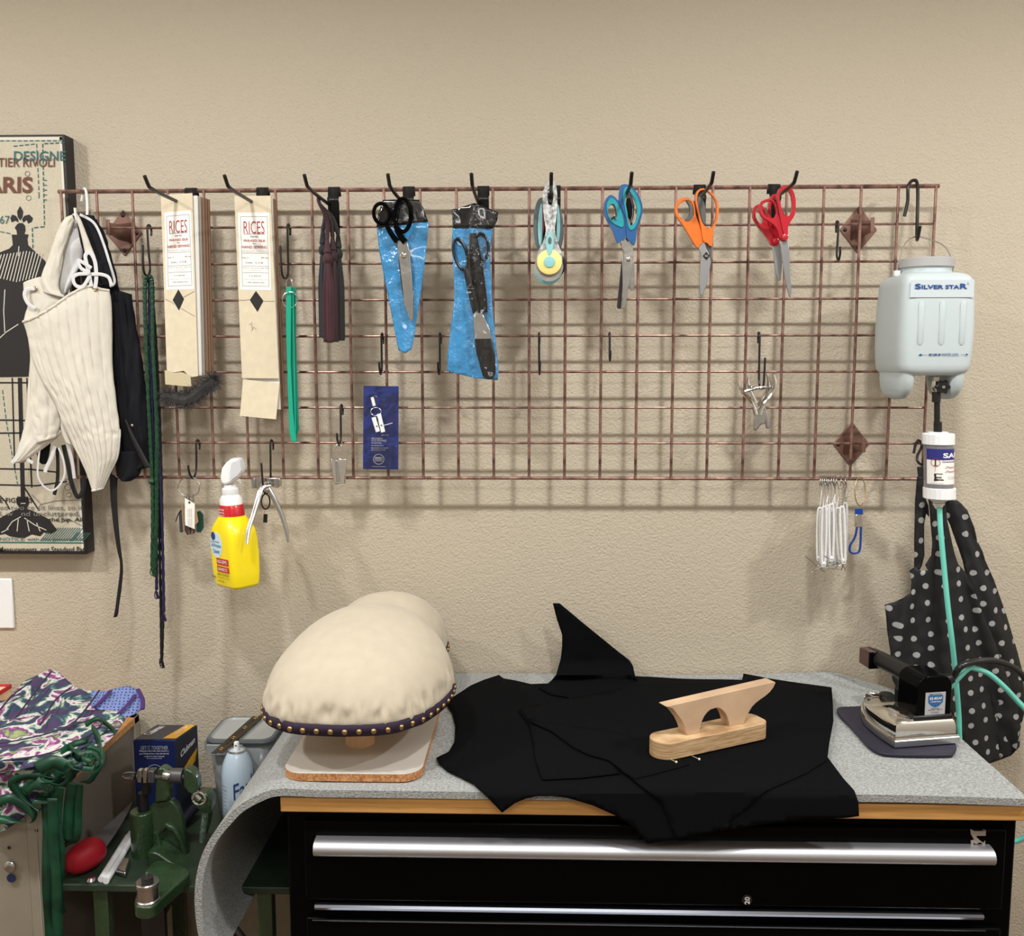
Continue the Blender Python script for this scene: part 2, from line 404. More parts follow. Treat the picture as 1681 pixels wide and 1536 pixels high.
# ------------------------------------------------------------------ long peg hooks on the top wire
ZB = wz(785, 334, GY-.01)
PEG = []
what = ['holding the left stack of cream thread cards', 'holding the right stack of cream thread cards', 'holding the dark tassels', 'holding the shears in the tapered blue sheath', 'holding the wide blue sheath', 'holding the rotary cutters', 'holding the blue scissors', 'holding the orange scissors', 'holding the red scissors']
def peg_parts(x):
    e = empty('peg_hook', (x, GY, ZB), '', 'hook', 'long black peg hooks on the top wire')
    bx = x+.010
    b = NB()
    loft(b, [[Vector((bx-.012+dx, y, z)) for dx in (0, .024)] for y, z in ((GY+.012, GTOP-.012), (GY+.007, GTOP+.001), (GY+.004, GTOP+.0048), (GY-.004, GTOP+.0048), (GY-.007, GTOP+.001), (GY-.009, GTOP-.016), (GY-.016, GTOP-.02), (GY-.016, GTOP-.026), (GY-.011, GTOP-.03), (GY-.009, GTOP-.088))])
    obj('clip_plate', b, M_blackplastic, e, solid=.0009)
    b = NB(); tube(b, [(x, GY-.012, ZB), (x, -.20, ZB+.001), (x, -.255, ZB+.004), (x, -.265, ZB+.007), (x, -.281, ZB+.021)], .0036, 10, smooth=3); obj('prong', b, M_black, e)
    return e
def px_to_base(t): # tip px -> base x
    return W(t, 294, -.28).x
tips = [238, 369, 500, 637, 774, 905, 1037, 1171, 1308]
pk = peg_parts(px_to_base(tips[0])); PEG.append(pk)
for t in tips[1:]:
    c = copy_tree(pk); c.location.x = px_to_base(t); PEG.append(c)
for c, wh in zip(PEG, what): c['label'] = 'long black peg hook '+wh
def pegx(i): return PEG[i].location.x
# ------------------------------------------------------------------ small S hooks
def s_hook(px, row, botpx, tip, label, r=.0023, out=.034, group='small black hooks on the grid'):
    zt = GTOP-row*.0762; X = wx(px, 500, GY); zb = wz(px, botpx, GY-.02); T = W(tip[0], tip[1], GY-.008-out)
    P = [(X+.001, GY+.006, zt-.016), (X+.001, GY+.008, zt-.004), (X, GY+.003, zt+.0055), (X, GY-.008, zt+.003), (X, GY-.0105, zt-.008), (X+(T.x-X)*.1, GY-.0105, (zt+zb)/2), (X+(T.x-X)*.3, GY-.012, zb+.012), (X+(T.x-X)*.5, GY-.010-out*.5, zb), (X+(T.x-X)*.75, GY-.008-out*.95, zb+.012), (T.x, T.y, T.z)]
    b = NB(); tube(b, P, r, 8, smooth=4)
    return obj('wire_hook', b, M_black, None, label, 'hook', group, origin=(X, GY, zb))
s_hook(250.5, 1, 453, (234.4, 402), 'small black hook carrying the green beaded cords', out=.05)
s_hook(477.5, 1, 458, (460, 403), 'small black hook carrying the teal plastic strips', out=.05)
s_hook(626.5, 4, 614, (622.6, 594), 'small black hook carrying the blue compass packet')
s_hook(722, 4, 614, (719, 594), 'empty small black hook just left of the wide blue sheath')
s_hook(885, 4, 614, (886.6, 593), 'empty small black hook below the rotary cutters')
s_hook(1001, 4, 592, (1002, 575), 'empty small black hook below the blue scissors')
s_hook(557, 6, 730, (553, 711), 'small black hook carrying the silver clip')
s_hook(315.8, 7, 784, (308.8, 763.6), 'small black hook carrying the key ring of swatches')
s_hook(439, 7, 808, (429, 760), 'small black hook carrying the silver pliers', out=.045)
s_hook(1246.8, 4, 638, (1256, 587), 'small black hook carrying the chrome clamp', out=.04)
s_hook(1369, 1, 428, (1379, 405), 'empty small black hook beside the upper right bracket')
b = NB(); tube(b, pxy([(1484.6, 355), (1490, 330), (1491, 306)], GY-.012)+[W(1499, 296, GY), W(1506.4, 307, GY-.012), W(1505.2, 384, GY-.05), W(1506.4, 391, GY-.085), W(1510.4, 371, GY-.1)], .0034, 10, smooth=5)
obj('s_hook', b, M_black, None, 'large black S hook at the top right corner holding the water tank', 'hook', origin=W(1505, 390, GY-.03))
b = NB(); tube(b, [W(1500, 744, GY-.02), W(1503, 730, GY-.016), W(1507.8, 722.5, GY), W(1513, 729, GY-.012), W(1511, 738, GY-.012), W(1506, 748, GY-.016), W(1506.4, 757, GY-.02), W(1512, 762, GY-.03), W(1517, 760, GY-.035)], .0028, 10, smooth=5)
obj('s_hook', b, M_black, None, 'black S hook beside the filter holding the polka dot bag', 'hook', origin=W(1508, 762, GY-.03))
b = NB(); tube(b, [W(134, 330, GY+.008), W(138, 310, GY+.004), W(142, 318, GY-.009), W(143, 352, GY-.03), W(135, 366, GY-.05), W(126, 362, GY-.07), W(123, 341, GY-.075)], .0027, 10, smooth=5)
obj('wire_hook', b, M_whitepaint, None, 'white wire hook holding the white and black corsets', 'hook', origin=W(138, 365, GY-.03))
# ------------------------------------------------------------------ card stacks
def crop(x0, y0, s): return lambda l: [(x0+a/s, y0+c/s) for a, c in l]
c3 = crop(200, 260, 5.12); c4 = crop(200, 540, 5.12); c1 = crop(0, 200, 3.84); c2 = crop(0, 560, 3.84); c5 = crop(260, 700, 5.119)
c6 = crop(480, 270, 4.151); c7 = crop(840, 260, 5.908); c7b = crop(520, 540, 4.424); c8 = crop(1080, 260, 5.907); c9 = crop(1160, 520, 3.49)
c10 = crop(1340, 260, 4.267); c11 = crop(1400, 560, 5.12); c12 = crop(1360, 800, 3.34); c13 = crop(1360, 1020, 4.8); cL = crop(0, 1080, 3.367); cM = crop(180, 1150, 3.98); cB = crop(700, 960, 2.3347); cW = crop(1040, 1080, 6.0)
M_brown_card = mat('brown_card', srgb(138, 108, 86), .85); M_grey_card = mat('grey_card', srgb(160, 156, 150), .85)
def thread_card(q, Y, th, m, label, group, hole=None, **k):
    e = empty('thread_card', W(*q[2], Y), label, 'card', group)
    b = NB(); P = pxy(q, Y); prism(b, [P], (0, th, 0)); obj('card', b, m, e, smooth=False); return e
def card_label(e, q, dia, Y, cracks):
    b = NB(); prism(b, [pxy(q, Y-.0004)], (0, .0003, 0)); lb = obj('paper_label', b, M_paper, e, smooth=False)
    TL, TR, BR, BL = [W(*p, Y-.0008) for p in q]
    def at(u, v): return (TL.lerp(TR, u)).lerp(BL.lerp(BR, u), v)
    def tx(s, u0, u1, v0, v1, m, bd=.02): O = at(u0, v1); text(s, m, lb, O, at(u1, v1)-O, at(u0, v0)-O, bold=bd, nrm=(0, -1, 0), lift=.0002)
    tx('RICES', .17, .83, .11, .27, M_red_ink, -.008); tx('FOR FIX', .38, .62, .30, .32, M_ink, .01); tx('WAXED SILK', .14, .86, .345, .375, M_red_ink); tx('for', .45, .55, .39, .405, M_ink); tx('HAND SEWING', .1, .9, .425, .46, M_red_ink)
    tx('Manufactured    Waterproof', .1, .9, .49, .502, M_grey_ink, 0); tx('Size  F', .1, .3, .575, .592, M_ink, 0); tx('475 Yds', .7, .92, .572, .59, M_ink, 0); tx('Color   C C B', .2, .75, .635, .655, M_ink, 0)
    tx('Want to  visit home  page  first', .1, .93, .71, .722, M_ink, 0); tx('buy and sew', .38, .68, .742, .752, M_ink, 0); tx('A. H. RICE CO.', .3, .7, .81, .825, M_ink, 0); tx('Largest makers of sewing silk', .12, .9, .86, .87, M_grey_ink, 0); tx('Mills, Pittsfield, Mass.', .25, .8, .895, .91, M_ink, 0)
    b = NB()
    def ln(u0, v0, u1, v1, w=.0003):
        a, c = at(u0, v0), at(u1, v1); d = (c-a).normalized(); s = Vector((-d.z, 0, d.x))*w; loft(b, [[a+s, c+s], [a-s, c-s]])
    for u0, v0, u1, v1 in ((.08, .05, .93, .05), (.08, .95, .93, .95), (.08, .05, .08, .95), (.93, .05, .93, .95), (.1, .52, .92, .52), (.1, .69, .92, .69), (.1, .775, .92, .775)): ln(u0, v0, u1, v1)
    ln(.16, .275, .84, .275, .0005)
    obj('rule_lines', b, M_grey_ink, lb, smooth=False)
    b = NB(); prism(b, [pxy(dia, Y-.0004)], (0, .0003, 0)); obj('diamond_cutout', b, M_ink, e, smooth=False, label='black diamond window')
    b = NB()
    for l in cracks: stroke(b, l, .7, Y-.0005)
    obj('crease', b, M_grey_ink, e, smooth=False)
G1, G2 = 'cream thread cards on the leftmost peg hook', 'cream thread cards on the second peg hook'
f1 = c3([(327, 310), (592, 290)])+c4([(640, 380), (640, 395), (575, 405), (520, 350), (440, 365), (378, 352)])
e = thread_card([f1[0], f1[1], f1[2], f1[3], f1[4], f1[5], f1[6], f1[7]], -.128, .0016, M_card, 'front cream thread card with torn bottom, on the leftmost peg hook', G1)
card_label(e, c3([(358, 455), (580, 435), (607, 1098), (372, 1105)]), c3([(475, 1100), (523, 1182), (480, 1278), (427, 1190)]), -.128, [c3([(363, 1182), (425, 1210), (438, 1228)]), c3([(497, 1258), (618, 1330)]), c3([(515, 1168), (610, 1115)])])
q4 = c4([(360, 345), (440, 368), (500, 362), (575, 390), (585, 485), (365, 465)])
b = NB(); prism(b, [pxy(q4, -.131)], (0, .001, 0)); obj('paper_scrap', b, mat('tan_scrap', srgb(196, 184, 152), .9), None, 'small torn tan paper scrap below the leftmost thread card', 'paper', smooth=False)
base = [(266, 322), (318, 319), (326, 612), (277, 616)]
for k, (dx, Y, m, lb) in enumerate(((6, -.120, M_card, 'white edged card directly behind the front left thread card'), (11, -.111, M_grey_card, 'grey edged card third in the left thread card stack'), (17, -.102, M_brown_card, 'brown edged card fourth in the left thread card stack'), (21, -.094, M_brown_card, 'brown edged card fifth in the left thread card stack'), (25, -.086, M_brown_card, 'rearmost brown card of the left thread card stack'))):
    q = [(base[0][0]+dx, base[0][1]+k*1.2), (base[1][0]+dx, base[1][1]+2+k*1.5), (base[2][0]+dx-1, base[2][1]+4), (base[3][0]+dx, base[3][1])]
    thread_card(q, Y, .0055, M_paper if k == 0 else m, lb, G1)
e = thread_card(c3([(945, 315), (1250, 313)])+c4([(1320, 415), (1010, 412)]), -.117, .0016, M_card, 'front cream thread card cut straight at the bottom, on the second peg hook', G2)
card_label(e, c3([(975, 455), (1240, 455), (1255, 1108), (995, 1103)]), c3([(1127, 1113), (1190, 1197), (1140, 1290), (1075, 1190)]), -.117, [c3([(982, 1190), (1030, 1193), (1074, 1184)]), c3([(1190, 1200), (1285, 1200)]), c3([(1070, 1400), (1090, 1375), (1095, 1420), (1100, 1440)]), c3([(1090, 1450), (1110, 1415), (1130, 1440)])])
q = c4([(1018, 422), (1325, 455), (1302, 757), (1000, 728)]); b = NB(); P = pxy(q, -.116)
P2 = [P[0], P[1], P[2]+Vector((0, -.006, 0)), P[3]+Vector((0, -.006, 0))]
prism(b, [P2], (0, .0014, 0)); obj('thread_card', b, M_card, None, 'square cream card hanging below the second thread card', 'card', G2, smooth=False)
for k, (dx, Y, lb) in enumerate(((3, -.110, 'cream card directly behind the front card of the second stack'), (6, -.104, 'third card of the second thread card stack'), (9, -.098, 'rearmost card of the second thread card stack'))):
    q = [(386+dx, 324+k), (444+dx, 325+k), (457.5+dx, 672-k*9), (399+dx, 670-k*9)]; thread_card(q, Y, .004, (M_paper, M_brown_card, M_brown_card)[k], lb, G2)
# dark fur scrap
b = NB(); rnd = random.Random(3)
sp = smoothpts(pxy([(268, 650), (284, 652), (300, 656), (316, 652), (332, 640), (346, 628), (350, 622)], -.118), 8)
tube(b, sp, [.008+.006*math.sin(math.pi*i/(len(sp)-1)) for i in range(len(sp))], 8)
for k in range(2200):
    p = sp[rnd.randrange(len(sp))]; a = rnd.uniform(0, 6.28); L = rnd.uniform(.014, .036)
    d = Vector((math.cos(a)+.5, rnd.uniform(-.9, .2), math.sin(a))).normalized(); cu = Vector((rnd.uniform(-1, 1), rnd.uniform(-1, .3), rnd.uniform(-1.2, .4)))*.6
    q = [p, p+d*L*.5, p+(d+cu*.5).normalized()*L]
    s = Vector((rnd.uniform(-1, 1), 0, rnd.uniform(-1, 1))).normalized()*.0006
    vs = [b.verts.new(q[0]+s), b.verts.new(q[0]-s), b.verts.new(q[1]+s*.8), b.verts.new(q[1]-s*.8), b.verts.new(q[2])]
    b.faces.new((vs[0], vs[1], vs[3], vs[2])); b.faces.new((vs[2], vs[3], vs[4]))
obj('fur_scrap', b, mat('dark_fur', srgb(54, 52, 54), .75, sheen=.3, noise_amt=.6, noise_scale=60), None, 'fluffy dark grey fur scrap at the foot of the left card stack', 'fur', smooth=False)
# ------------------------------------------------------------------ teal plastic strips
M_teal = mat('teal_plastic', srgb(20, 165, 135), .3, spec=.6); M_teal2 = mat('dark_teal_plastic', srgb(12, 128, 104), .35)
e = empty('folding_strip', W(482, 726, -.12), 'long teal plastic strips hanging from a thin ring right of the thread cards', 'strip')
b = NB(); P = c3([(1380, 1080), (1420, 1075), (1425, 1085)])+c4([(1420, 300), (1440, 700), (1470, 945), (1430, 948), (1408, 870), (1395, 500), (1380, 0)])
pxprism(b, [P], -.124, .003); obj('front_strip', b, M_teal, e, bevel=.0008)
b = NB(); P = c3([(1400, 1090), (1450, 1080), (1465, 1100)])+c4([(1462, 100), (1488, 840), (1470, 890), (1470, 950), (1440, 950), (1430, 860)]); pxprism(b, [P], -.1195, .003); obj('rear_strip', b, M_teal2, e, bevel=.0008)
b = NB(); tube(b, pxy(c3([(1440, 1110)])+c4([(1450, 300), (1462, 860)]), -.125), .0012, 6); obj('edge_rib', b, M_teal, e)
b = NB(); tube(b, [W(476+12.5*math.cos(t*.2618), 492+13*math.sin(t*.2618), -.1255+.003*math.sin(t*.2618)) for t in range(24)], .0009, 6, closed=True)
tube(b, pxy(c3([(1382, 1080), (1385, 1035), (1402, 1012), (1425, 1020), (1437, 1080)]), -.118), .0008, 6, smooth=3); obj('ring', b, M_steel, e)
# ------------------------------------------------------------------ beaded cords
def cord(paths, r, m, label, Y=-.112, ends=True, knot=None):
    e = empty('beaded_cord', W(*paths[0][-1], Y), label, 'cord', 'cords on the hook beside the black corset')
    for p in paths:
        P = smoothpts(pxy(p, Y), 14); n = len(P); b = NB()
        tube(b, P, [r*(1+.16*math.sin(i*2.4)) for i in range(n)], 8); obj('strand', b, m, e)
        if ends:
            q = P[-1]; b = NB()
            for s in (-1, 0, 1): tube(b, [q, q+Vector((s*.003-.0015, -.002*s, -.006)), q+Vector((s*.0045, 0, -.016)), q+Vector((s*.001+.002, 0, -.019)), q+Vector((s*.002, 0, -.004))], .0011, 6, smooth=3)
            obj('end_loop', b, m, e)
    if knot:
        b = NB(); lathe(b, [(0, -.008), (.006, -.004), (.0075, 0), (.005, .006), (0, .008)], W(*knot, Y-.002), n=10); obj('knot', b, m, e)
M_gcord = mat('green_beads', srgb(22, 74, 46), .45, noise_amt=.75, noise_scale=330, detail=1); M_ncord = mat('navy_beads', srgb(34, 32, 78), .5, noise_amt=.6, noise_scale=300); M_kcord = mat('black_beads', srgb(22, 22, 26), .5, noise_amt=.5, noise_scale=300)
cord([[(246, 453), (239, 462), (238, 500), (240, 560), (243, 640), (247, 720), (250, 785), (251, 850), (250, 930)], [(243, 452), (249, 460), (250.5, 500), (251, 560), (255, 640), (258, 710), (257, 785), (257, 850), (254, 932)]], .0045, M_gcord, 'thick dark green beaded cord doubled over the small hook', -.116, knot=(249, 790))
cord([[(245, 458), (246, 560), (251, 700), (254, 800), (257, 900), (257, 968)], [(247, 458), (250, 600), (259, 720), (263, 800), (267, 900), (269, 1005)]], .0035, M_ncord, 'navy beaded cord with two looped ends below the green cord', -.108)
cord([[(248, 456), (256, 560), (262, 680), (265, 785), (267, 900), (268, 1000), (266, 1082)], [(249, 456), (254, 560), (260, 680), (261, 785), (262, 900), (264, 1000), (265, 1078)]], .0030, M_kcord, 'thin black beaded cord hanging lowest of the three cords', -.101, knot=(263, 785))
# ------------------------------------------------------------------ key ring
e = empty('key_ring', W(310, 880, -.10), 'round split ring with fabric swatches and a small white tag', 'key ring')
b = NB(); tube(b, [W(310.4+17.5*math.cos(t*.2618), 799+16.5*math.sin(t*.2618), -.098-.004*math.sin(t*.26)) for t in range(24)], .0011, 6, closed=True); obj('ring', b, M_steel, e)
def slab(e, name, pts, Y, th, m, **k):
    b = NB(); pxprism(b, [pts], Y, th); return obj(name, b, m, e, smooth=False, **k)
for q, y, col, nm in (([(170, 720), (195, 700), (210, 880), (198, 893), (180, 885)], -.100, (52, 56, 66), 'navy'), ([(192, 660), (214, 655), (222, 870), (206, 872)], -.103, (150, 120, 92), 'tan'), ([(322, 715), (350, 708), (376, 740), (380, 850), (355, 890), (318, 885)], -.099, (18, 62, 50), 'green'), ([(296, 700), (318, 700), (335, 800), (310, 830)], -.104, (190, 160, 125), 'buff'),
                      ([(215, 800), (240, 800), (236, 900), (222, 880)], -.102, (70, 50, 44), 'brown'), ([(235, 800), (262, 800), (254, 910), (238, 908)], -.1045, (52, 38, 36), 'brown'), ([(258, 810), (285, 810), (276, 905), (262, 908)], -.102, (60, 44, 40), 'brown'), ([(280, 820), (312, 820), (308, 892), (288, 905)], -.1045, (48, 34, 34), 'brown')):
    slab(e, 'swatch', c5(q), y, .0014, mat(nm+'_leather', srgb(*col), .7), label=nm+' swatch')
t = slab(e, 'paper_tag', c5([(222, 600), (305, 650), (305, 862), (225, 828)]), -.109, .0008, M_paper)
b = NB(); lathe(b, [(0, 0), (.0022, 0), (.0022, .0006)], W(*c5([(260, 637)])[0], -.1095), (0, -1, 0), 12); obj('tag_hole', b, M_ink, t)
b = NB(); rnd = random.Random(5)
for k in range(9):
    x = 217+k*11; tube(b, pxy(c5([(x, 560+rnd.random()*20), (x-8+rnd.random()*16, 600), (x+rnd.random()*10, 640)]), -.1005-.001*k), .0008, 5, smooth=3)
obj('chain_links', b, M_steel, e)
b = NB(); tube(b, pxy(c5([(190, 700), (165, 740), (145, 800)]), -.1), .0012, 5, smooth=3); obj('thong', b, M_ink, e)
for k in range(3): O = W(*c5([(255+k*14, 850)])[0], -.1098); text('cotton canvas', M_grey_ink, t, O, W(*c5([(252+k*14, 690)])[0], -.1098)-O, Vector((-.0016, 0, 0)), nrm=(0, -1, 0))
# ------------------------------------------------------------------ spray bottle
M_yel = mat('yellow_bottle', srgb(250, 226, 10), .3, spec=.5, coat=.4); M_redband = mat('red_band', srgb(196, 20, 32), .35, coat=.5)
YS = -.125
A = W(390, 955, YS); B = W(382, 850, YS); ax = (B-A).normalized(); ang = R(42)
S_ = ax.cross(Vector((0, -1, 0))).normalized(); S_ = -S_ if S_.x < 0 else S_; F_ = S_.cross(ax); F_ = F_ if F_.y < 0 else -F_   # right, toward the camera
u = (S_*math.cos(ang)+F_*math.sin(ang)).normalized(); v = (F_*math.cos(ang)-S_*math.sin(ang)).normalized()
def sect(c, a, bb, n=40, p=5.0):
    o = []
    for k in range(n):
        t = 2*math.pi*k/n; ct, st = math.cos(t), math.sin(t)
        o.append(c+u*(a*abs(ct)**(2/p)*(1 if ct >= 0 else -1))+v*(bb*abs(st)**(2/p)*(1 if st >= 0 else -1)))
    return o
BZ = W(390, 962, YS)
e = empty('spray_bottle', BZ, 'yellow cleaner spray bottle with white trigger head hung on the bottom wire', 'spray bottle')
ux = [(0, .040, .027), (.004, .0445, .031), (.03, .0475, .0345), (.08, .048, .035), (.118, .047, .0345), (.135, .041, .031), (.15, .031, .026), (.158, .027, .022)]
b = NB(); vv = loft(b, [sect(BZ+ax*h, a, q, p=7 if h < .12 else (5 if h < .14 else 3.0)) for h, a, q in ux], closed=True); b.faces.new(vv[0]); b.faces.new(vv[-1][::-1]); body = obj('bottle', b, M_yel, e, sub=1)
b = NB(); vv = loft(b, [sect(BZ+ax*h, a, q, p=2.6) for h, a, q in ((.148, .0285, .0235), (.150, .0285, .0235), (.176, .0268, .0228), (.178, .0255, .022))], closed=True); b.faces.new(vv[0]); b.faces.new(vv[-1][::-1]); obj('shrink_band', b, M_redband, e)
b = NB(); vv = loft(b, [sect(BZ+ax*h, a, q, p=2.3) for h, a, q in ((.177, .0255, .022), (.190, .0245, .0215), (.197, .019, .018), (.199, .015, .015))], closed=True); b.faces.new(vv[0]); b.faces.new(vv[-1][::-1]); obj('neck', b, M_white, e)
b = NB(); n = 48
rows = [[BZ+ax*h+(u*math.cos(2*math.pi*k/n)+v*math.sin(2*math.pi*k/n))*(r+(.0009 if k % 2 else 0)) for k in range(n)] for h, r in ((.199, .0155), (.2, .0162), (.212, .0158), (.2135, .0145), (.214, .012), (.220, .0115))]
vv = loft(b, rows, closed=True); b.faces.new(vv[0]); b.faces.new(vv[-1][::-1]); obj('collar', b, M_white, e)
b = NB(); hp = c5([(518, 430), (530, 350), (565, 305), (606, 272), (678, 270), (702, 372), (672, 420), (640, 450), (590, 482), (545, 492), (525, 470)])
pxprism(b, [hp], YS-.016, .030); obj('trigger_head', b, M_white, e, bevel=.004, seg=3)
b = NB(); hp = c5([(612, 302), (676, 274), (699, 370), (668, 416), (630, 440), (598, 474), (602, 390)]); pxprism(b, [hp], YS-.019, .004); obj('shaded_facet', b, mat('shaded_white_plastic', srgb(205, 208, 212), .4), e, bevel=.0015)  # right facet of the white head, its shade put into a greyer colour
b = NB(); tube(b, pxy(c5([(665, 450), (690, 470), (675, 440)]), YS), .003, 8); obj('nozzle', b, M_white, e)
# label on the left (front) face: v direction +v is toward the camera-left
fn = v; fu = u
def onface(a, h): return BZ+ax*h+u*(a*.9+.001)+v*(.0347)
def fpatch(name, pts, m, lift=.0006, **k):
    b = NB(); P = [onface(a, h)+v*lift for a, h in pts]; prism(b, [P], v*-.0006); return obj(name, b, m, e, smooth=False, **k)
fpatch('oval_label', [(-.015+.026*math.cos(t*.2618), .095+.028*math.sin(t*.2618)) for t in range(24)], mat('pale_label', srgb(205, 225, 235), .5), label='pale blue oval label')
fpatch('round_logo', [(-.026+.0095*math.cos(t*.2618), .113+.009*math.sin(t*.2618)) for t in range(24)], mat('navy_print', srgb(34, 62, 120), .5), lift=.001)
fpatch('red_panel', [(-.018, .067), (.034, .067), (.034, .053), (-.018, .053)], M_redband, lift=.001)
fpatch('red_panel', [(-.018, .050), (.034, .050), (.034, .038), (-.018, .038)], M_redband, lift=.001)
def ftext(s, a0, a1, h0, h1, m, bd=.01):
    O = onface(a0, h0)+v*.0013; text(s, m, e, O, u*((a1-a0)*.9), ax*(h1-h0), bold=bd, nrm=v, lift=.0002)
MB_ = mat('cyan_print', srgb(30, 120, 170), .5)
ftext('Lemon Scent', -.036, .0, .100, .104, M_blue_ink); ftext('All-Purpose', -.036, .007, .088, .098, MB_, .02); ftext('Cleaner', -.030, .0, .077, .086, MB_, .02); ftext('KILLS GERMS', -.014, .028, .057, .064, M_white_ink); ftext('DISINFECTS', -.014, .028, .041, .047, M_white_ink)
ftext('KEEP OUT OF REACH', -.018, .034, .030, .035, M_ink); ftext('See back panel for directions', -.018, .034, .024, .027, M_ink); ftext('32 FL OZ', -.018, .01, .016, .020, M_ink); ftext('CAUTION', -.045, -.026, .022, .027, M_ink)
rb = [x for x in e.children if x.name.startswith('shrink_band')][0]
for k in range(3): O = BZ+ax*(.154+.0065*k)+v*.0238-u*.011; text(('SPRAY IT', 'WIPE AWAY', 'NO RINSE')[k], M_white_ink, rb, O, u*.022, ax*.004, nrm=v, bold=.01)
# ------------------------------------------------------------------ eyelet pliers
e = empty('eyelet_pliers', W(437, 888, -.12), 'silver hand pliers hanging open below the grid, right of the spray bottle', 'pliers')
b = NB(); pxprism(b, [c5([(812, 432), (1010, 432), (1010, 512), (960, 512), (930, 470), (860, 470), (830, 520), (812, 520)])], -.105, .006); pxprism(b, [c5([(780, 440), (812, 432), (812, 520), (782, 524)])], -.112, .018); pxprism(b, [c5([(1005, 432), (1022, 436), (1022, 505), (1005, 512)])], -.112, .018); obj('jaw', b, M_steel, e, bevel=.0015)
for path, nm in ((c5([(945, 500), (868, 520), (838, 610), (798, 745), (760, 860), (742, 990)]), 'handle'), (c5([(900, 470), (935, 540), (978, 620), (1030, 730), (1070, 850), (1092, 972)]), 'handle')):
    PP_ = [W(x, y, -.118-(.062*i/5 if path[0][0] > 444 else .012*i/5)) for i, (x, y) in enumerate(path)]; b = NB(); tube(b, PP_, [.0035, .0055, .0058, .0052, .0048, .003], 10, smooth=5, flat=.55, fdir=(0, 1, 0)); obj(nm, b, M_steel, e)
b = NB()
for p in ((918, 470), (905, 530)): lathe(b, [(.0045, 0), (.0045, .003), (.0015, .004), (0, .004)], W(*c5([p])[0], -.122), (0, -1, 0), 14)
obj('rivet', b, M_chrome, e)
e = empty('leather_ring', W(435, 858, -.11), 'black oval ring with a tiny black tag hanging behind the silver pliers', 'ring')
b = NB(); tube(b, [W(436+7*math.cos(t*.2618), 823+12.5*math.sin(t*.2618), -.108) for t in range(24)], .0017, 7, closed=True); obj('ring', b, M_ink, e)
slab(e, 'tag', c5([(884, 735), (915, 738), (912, 808), (880, 806)]), -.1085, .003, M_blackplastic)
b = NB(); tube(b, pxy(c5([(895, 705), (892, 730)]), -.108), .0008, 6); obj('link', b, M_steel, e)
# ------------------------------------------------------------------ silver clip
e = empty('pull_clip', W(557, 794, -.09), 'small tapered silver clip hanging on a wire loop below the tassels', 'clip')
b = NB(); pxprism(b, [c7b([(100, 940), (215, 940), (205, 1125), (125, 1128)])], -.098, .012); obj('clip_body', b, M_chrome, e, bevel=.002)
b = NB(); pxprism(b, [c7b([(128, 955), (158, 955), (166, 1110), (142, 1110)])], -.101, .003); obj('clip_tongue', b, M_steel, e, bevel=.0008)
b = NB(); tube(b, pxy(c7b([(108, 945), (135, 860), (150, 838), (168, 838), (185, 860), (203, 945)]), -.092), .0009, 6, smooth=4); obj('wire_loop', b, M_steel, e)
# ------------------------------------------------------------------ blue compass packet
def film(name, hide=.08, scale=30, tint=(1, 1, 1)):
    """thin clear plastic: see-through with glossy highlights"""
    m = bpy.data.materials.new(name); m.use_nodes = True; nt = m.node_tree; nt.nodes.remove(nt.nodes['Principled BSDF']); out = nt.nodes['Material Output']
    tr = nt.nodes.new('ShaderNodeBsdfTransparent'); tr.inputs[0].default_value = (*tint, 1); gl = nt.nodes.new('ShaderNodeBsdfGlossy'); gl.inputs['Roughness'].default_value = .12; lw = nt.nodes.new('ShaderNodeFresnel'); lw.inputs[0].default_value = 1.35
    n = nt.nodes.new('ShaderNodeTexNoise'); n.inputs['Scale'].default_value = scale; bp = nt.nodes.new('ShaderNodeBump'); bp.inputs['Distance'].default_value = .02; bp.inputs['Strength'].default_value = .5
    tc = nt.nodes.new('ShaderNodeTexCoord'); nt.links.new(tc.outputs['Object'], n.inputs['Vector']); nt.links.new(n.outputs[0], bp.inputs['Height']); nt.links.new(bp.outputs[0], gl.inputs['Normal']); nt.links.new(bp.outputs[0], lw.inputs['Normal'])
    ma = nt.nodes.new('ShaderNodeMath'); ma.operation = 'ADD'; ma.inputs[1].default_value = hide; ma.use_clamp = True; nt.links.new(lw.outputs[0], ma.inputs[0])
    mx = nt.nodes.new('ShaderNodeMixShader'); nt.links.new(ma.outputs[0], mx.inputs[0]); nt.links.new(tr.outputs[0], mx.inputs[1]); nt.links.new(gl.outputs[0], mx.inputs[2]); nt.links.new(mx.outputs[0], out.inputs[0]); MATS[name] = m; return m
M_clear = film('clear_film', .02, 26)
M_bluecard = mat('blue_card', srgb(26, 60, 158), .3, coat=.3, noise_amt=.25, noise_scale=22, bump=.35, bump_scale=40)
e = empty('compass_packet', W(625, 772, -.09), 'blue packet holding a small white drawing compass', 'packet')
slab(e, 'backing_card', c7b([(340, 412), (595, 415), (592, 1020), (335, 1018)]), -.098, .002, M_bluecard)
b = NB(); sheet(b, c7b([(332, 322), (600, 325), (594, 1024), (332, 1020)]), 7, lambda x, y: W(x, y, -.101-.002*noise.noise(Vector((x/14, y/22, 3))))); obj('plastic_sleeve', b, M_clear, e)
b = NB(); tube(b, pxy(c7b([(402, 495), (418, 558)]), -.106), .0034, 10); tube(b, pxy(c7b([(412, 640), (444, 745)]), -.1055), .0046, 8, flat=.5, fdir=(0, 1, 0)); tube(b, pxy(c7b([(450, 615), (482, 748)]), -.1055), .0046, 8, flat=.5, fdir=(0, 1, 0)); obj('compass', b, M_white, e)
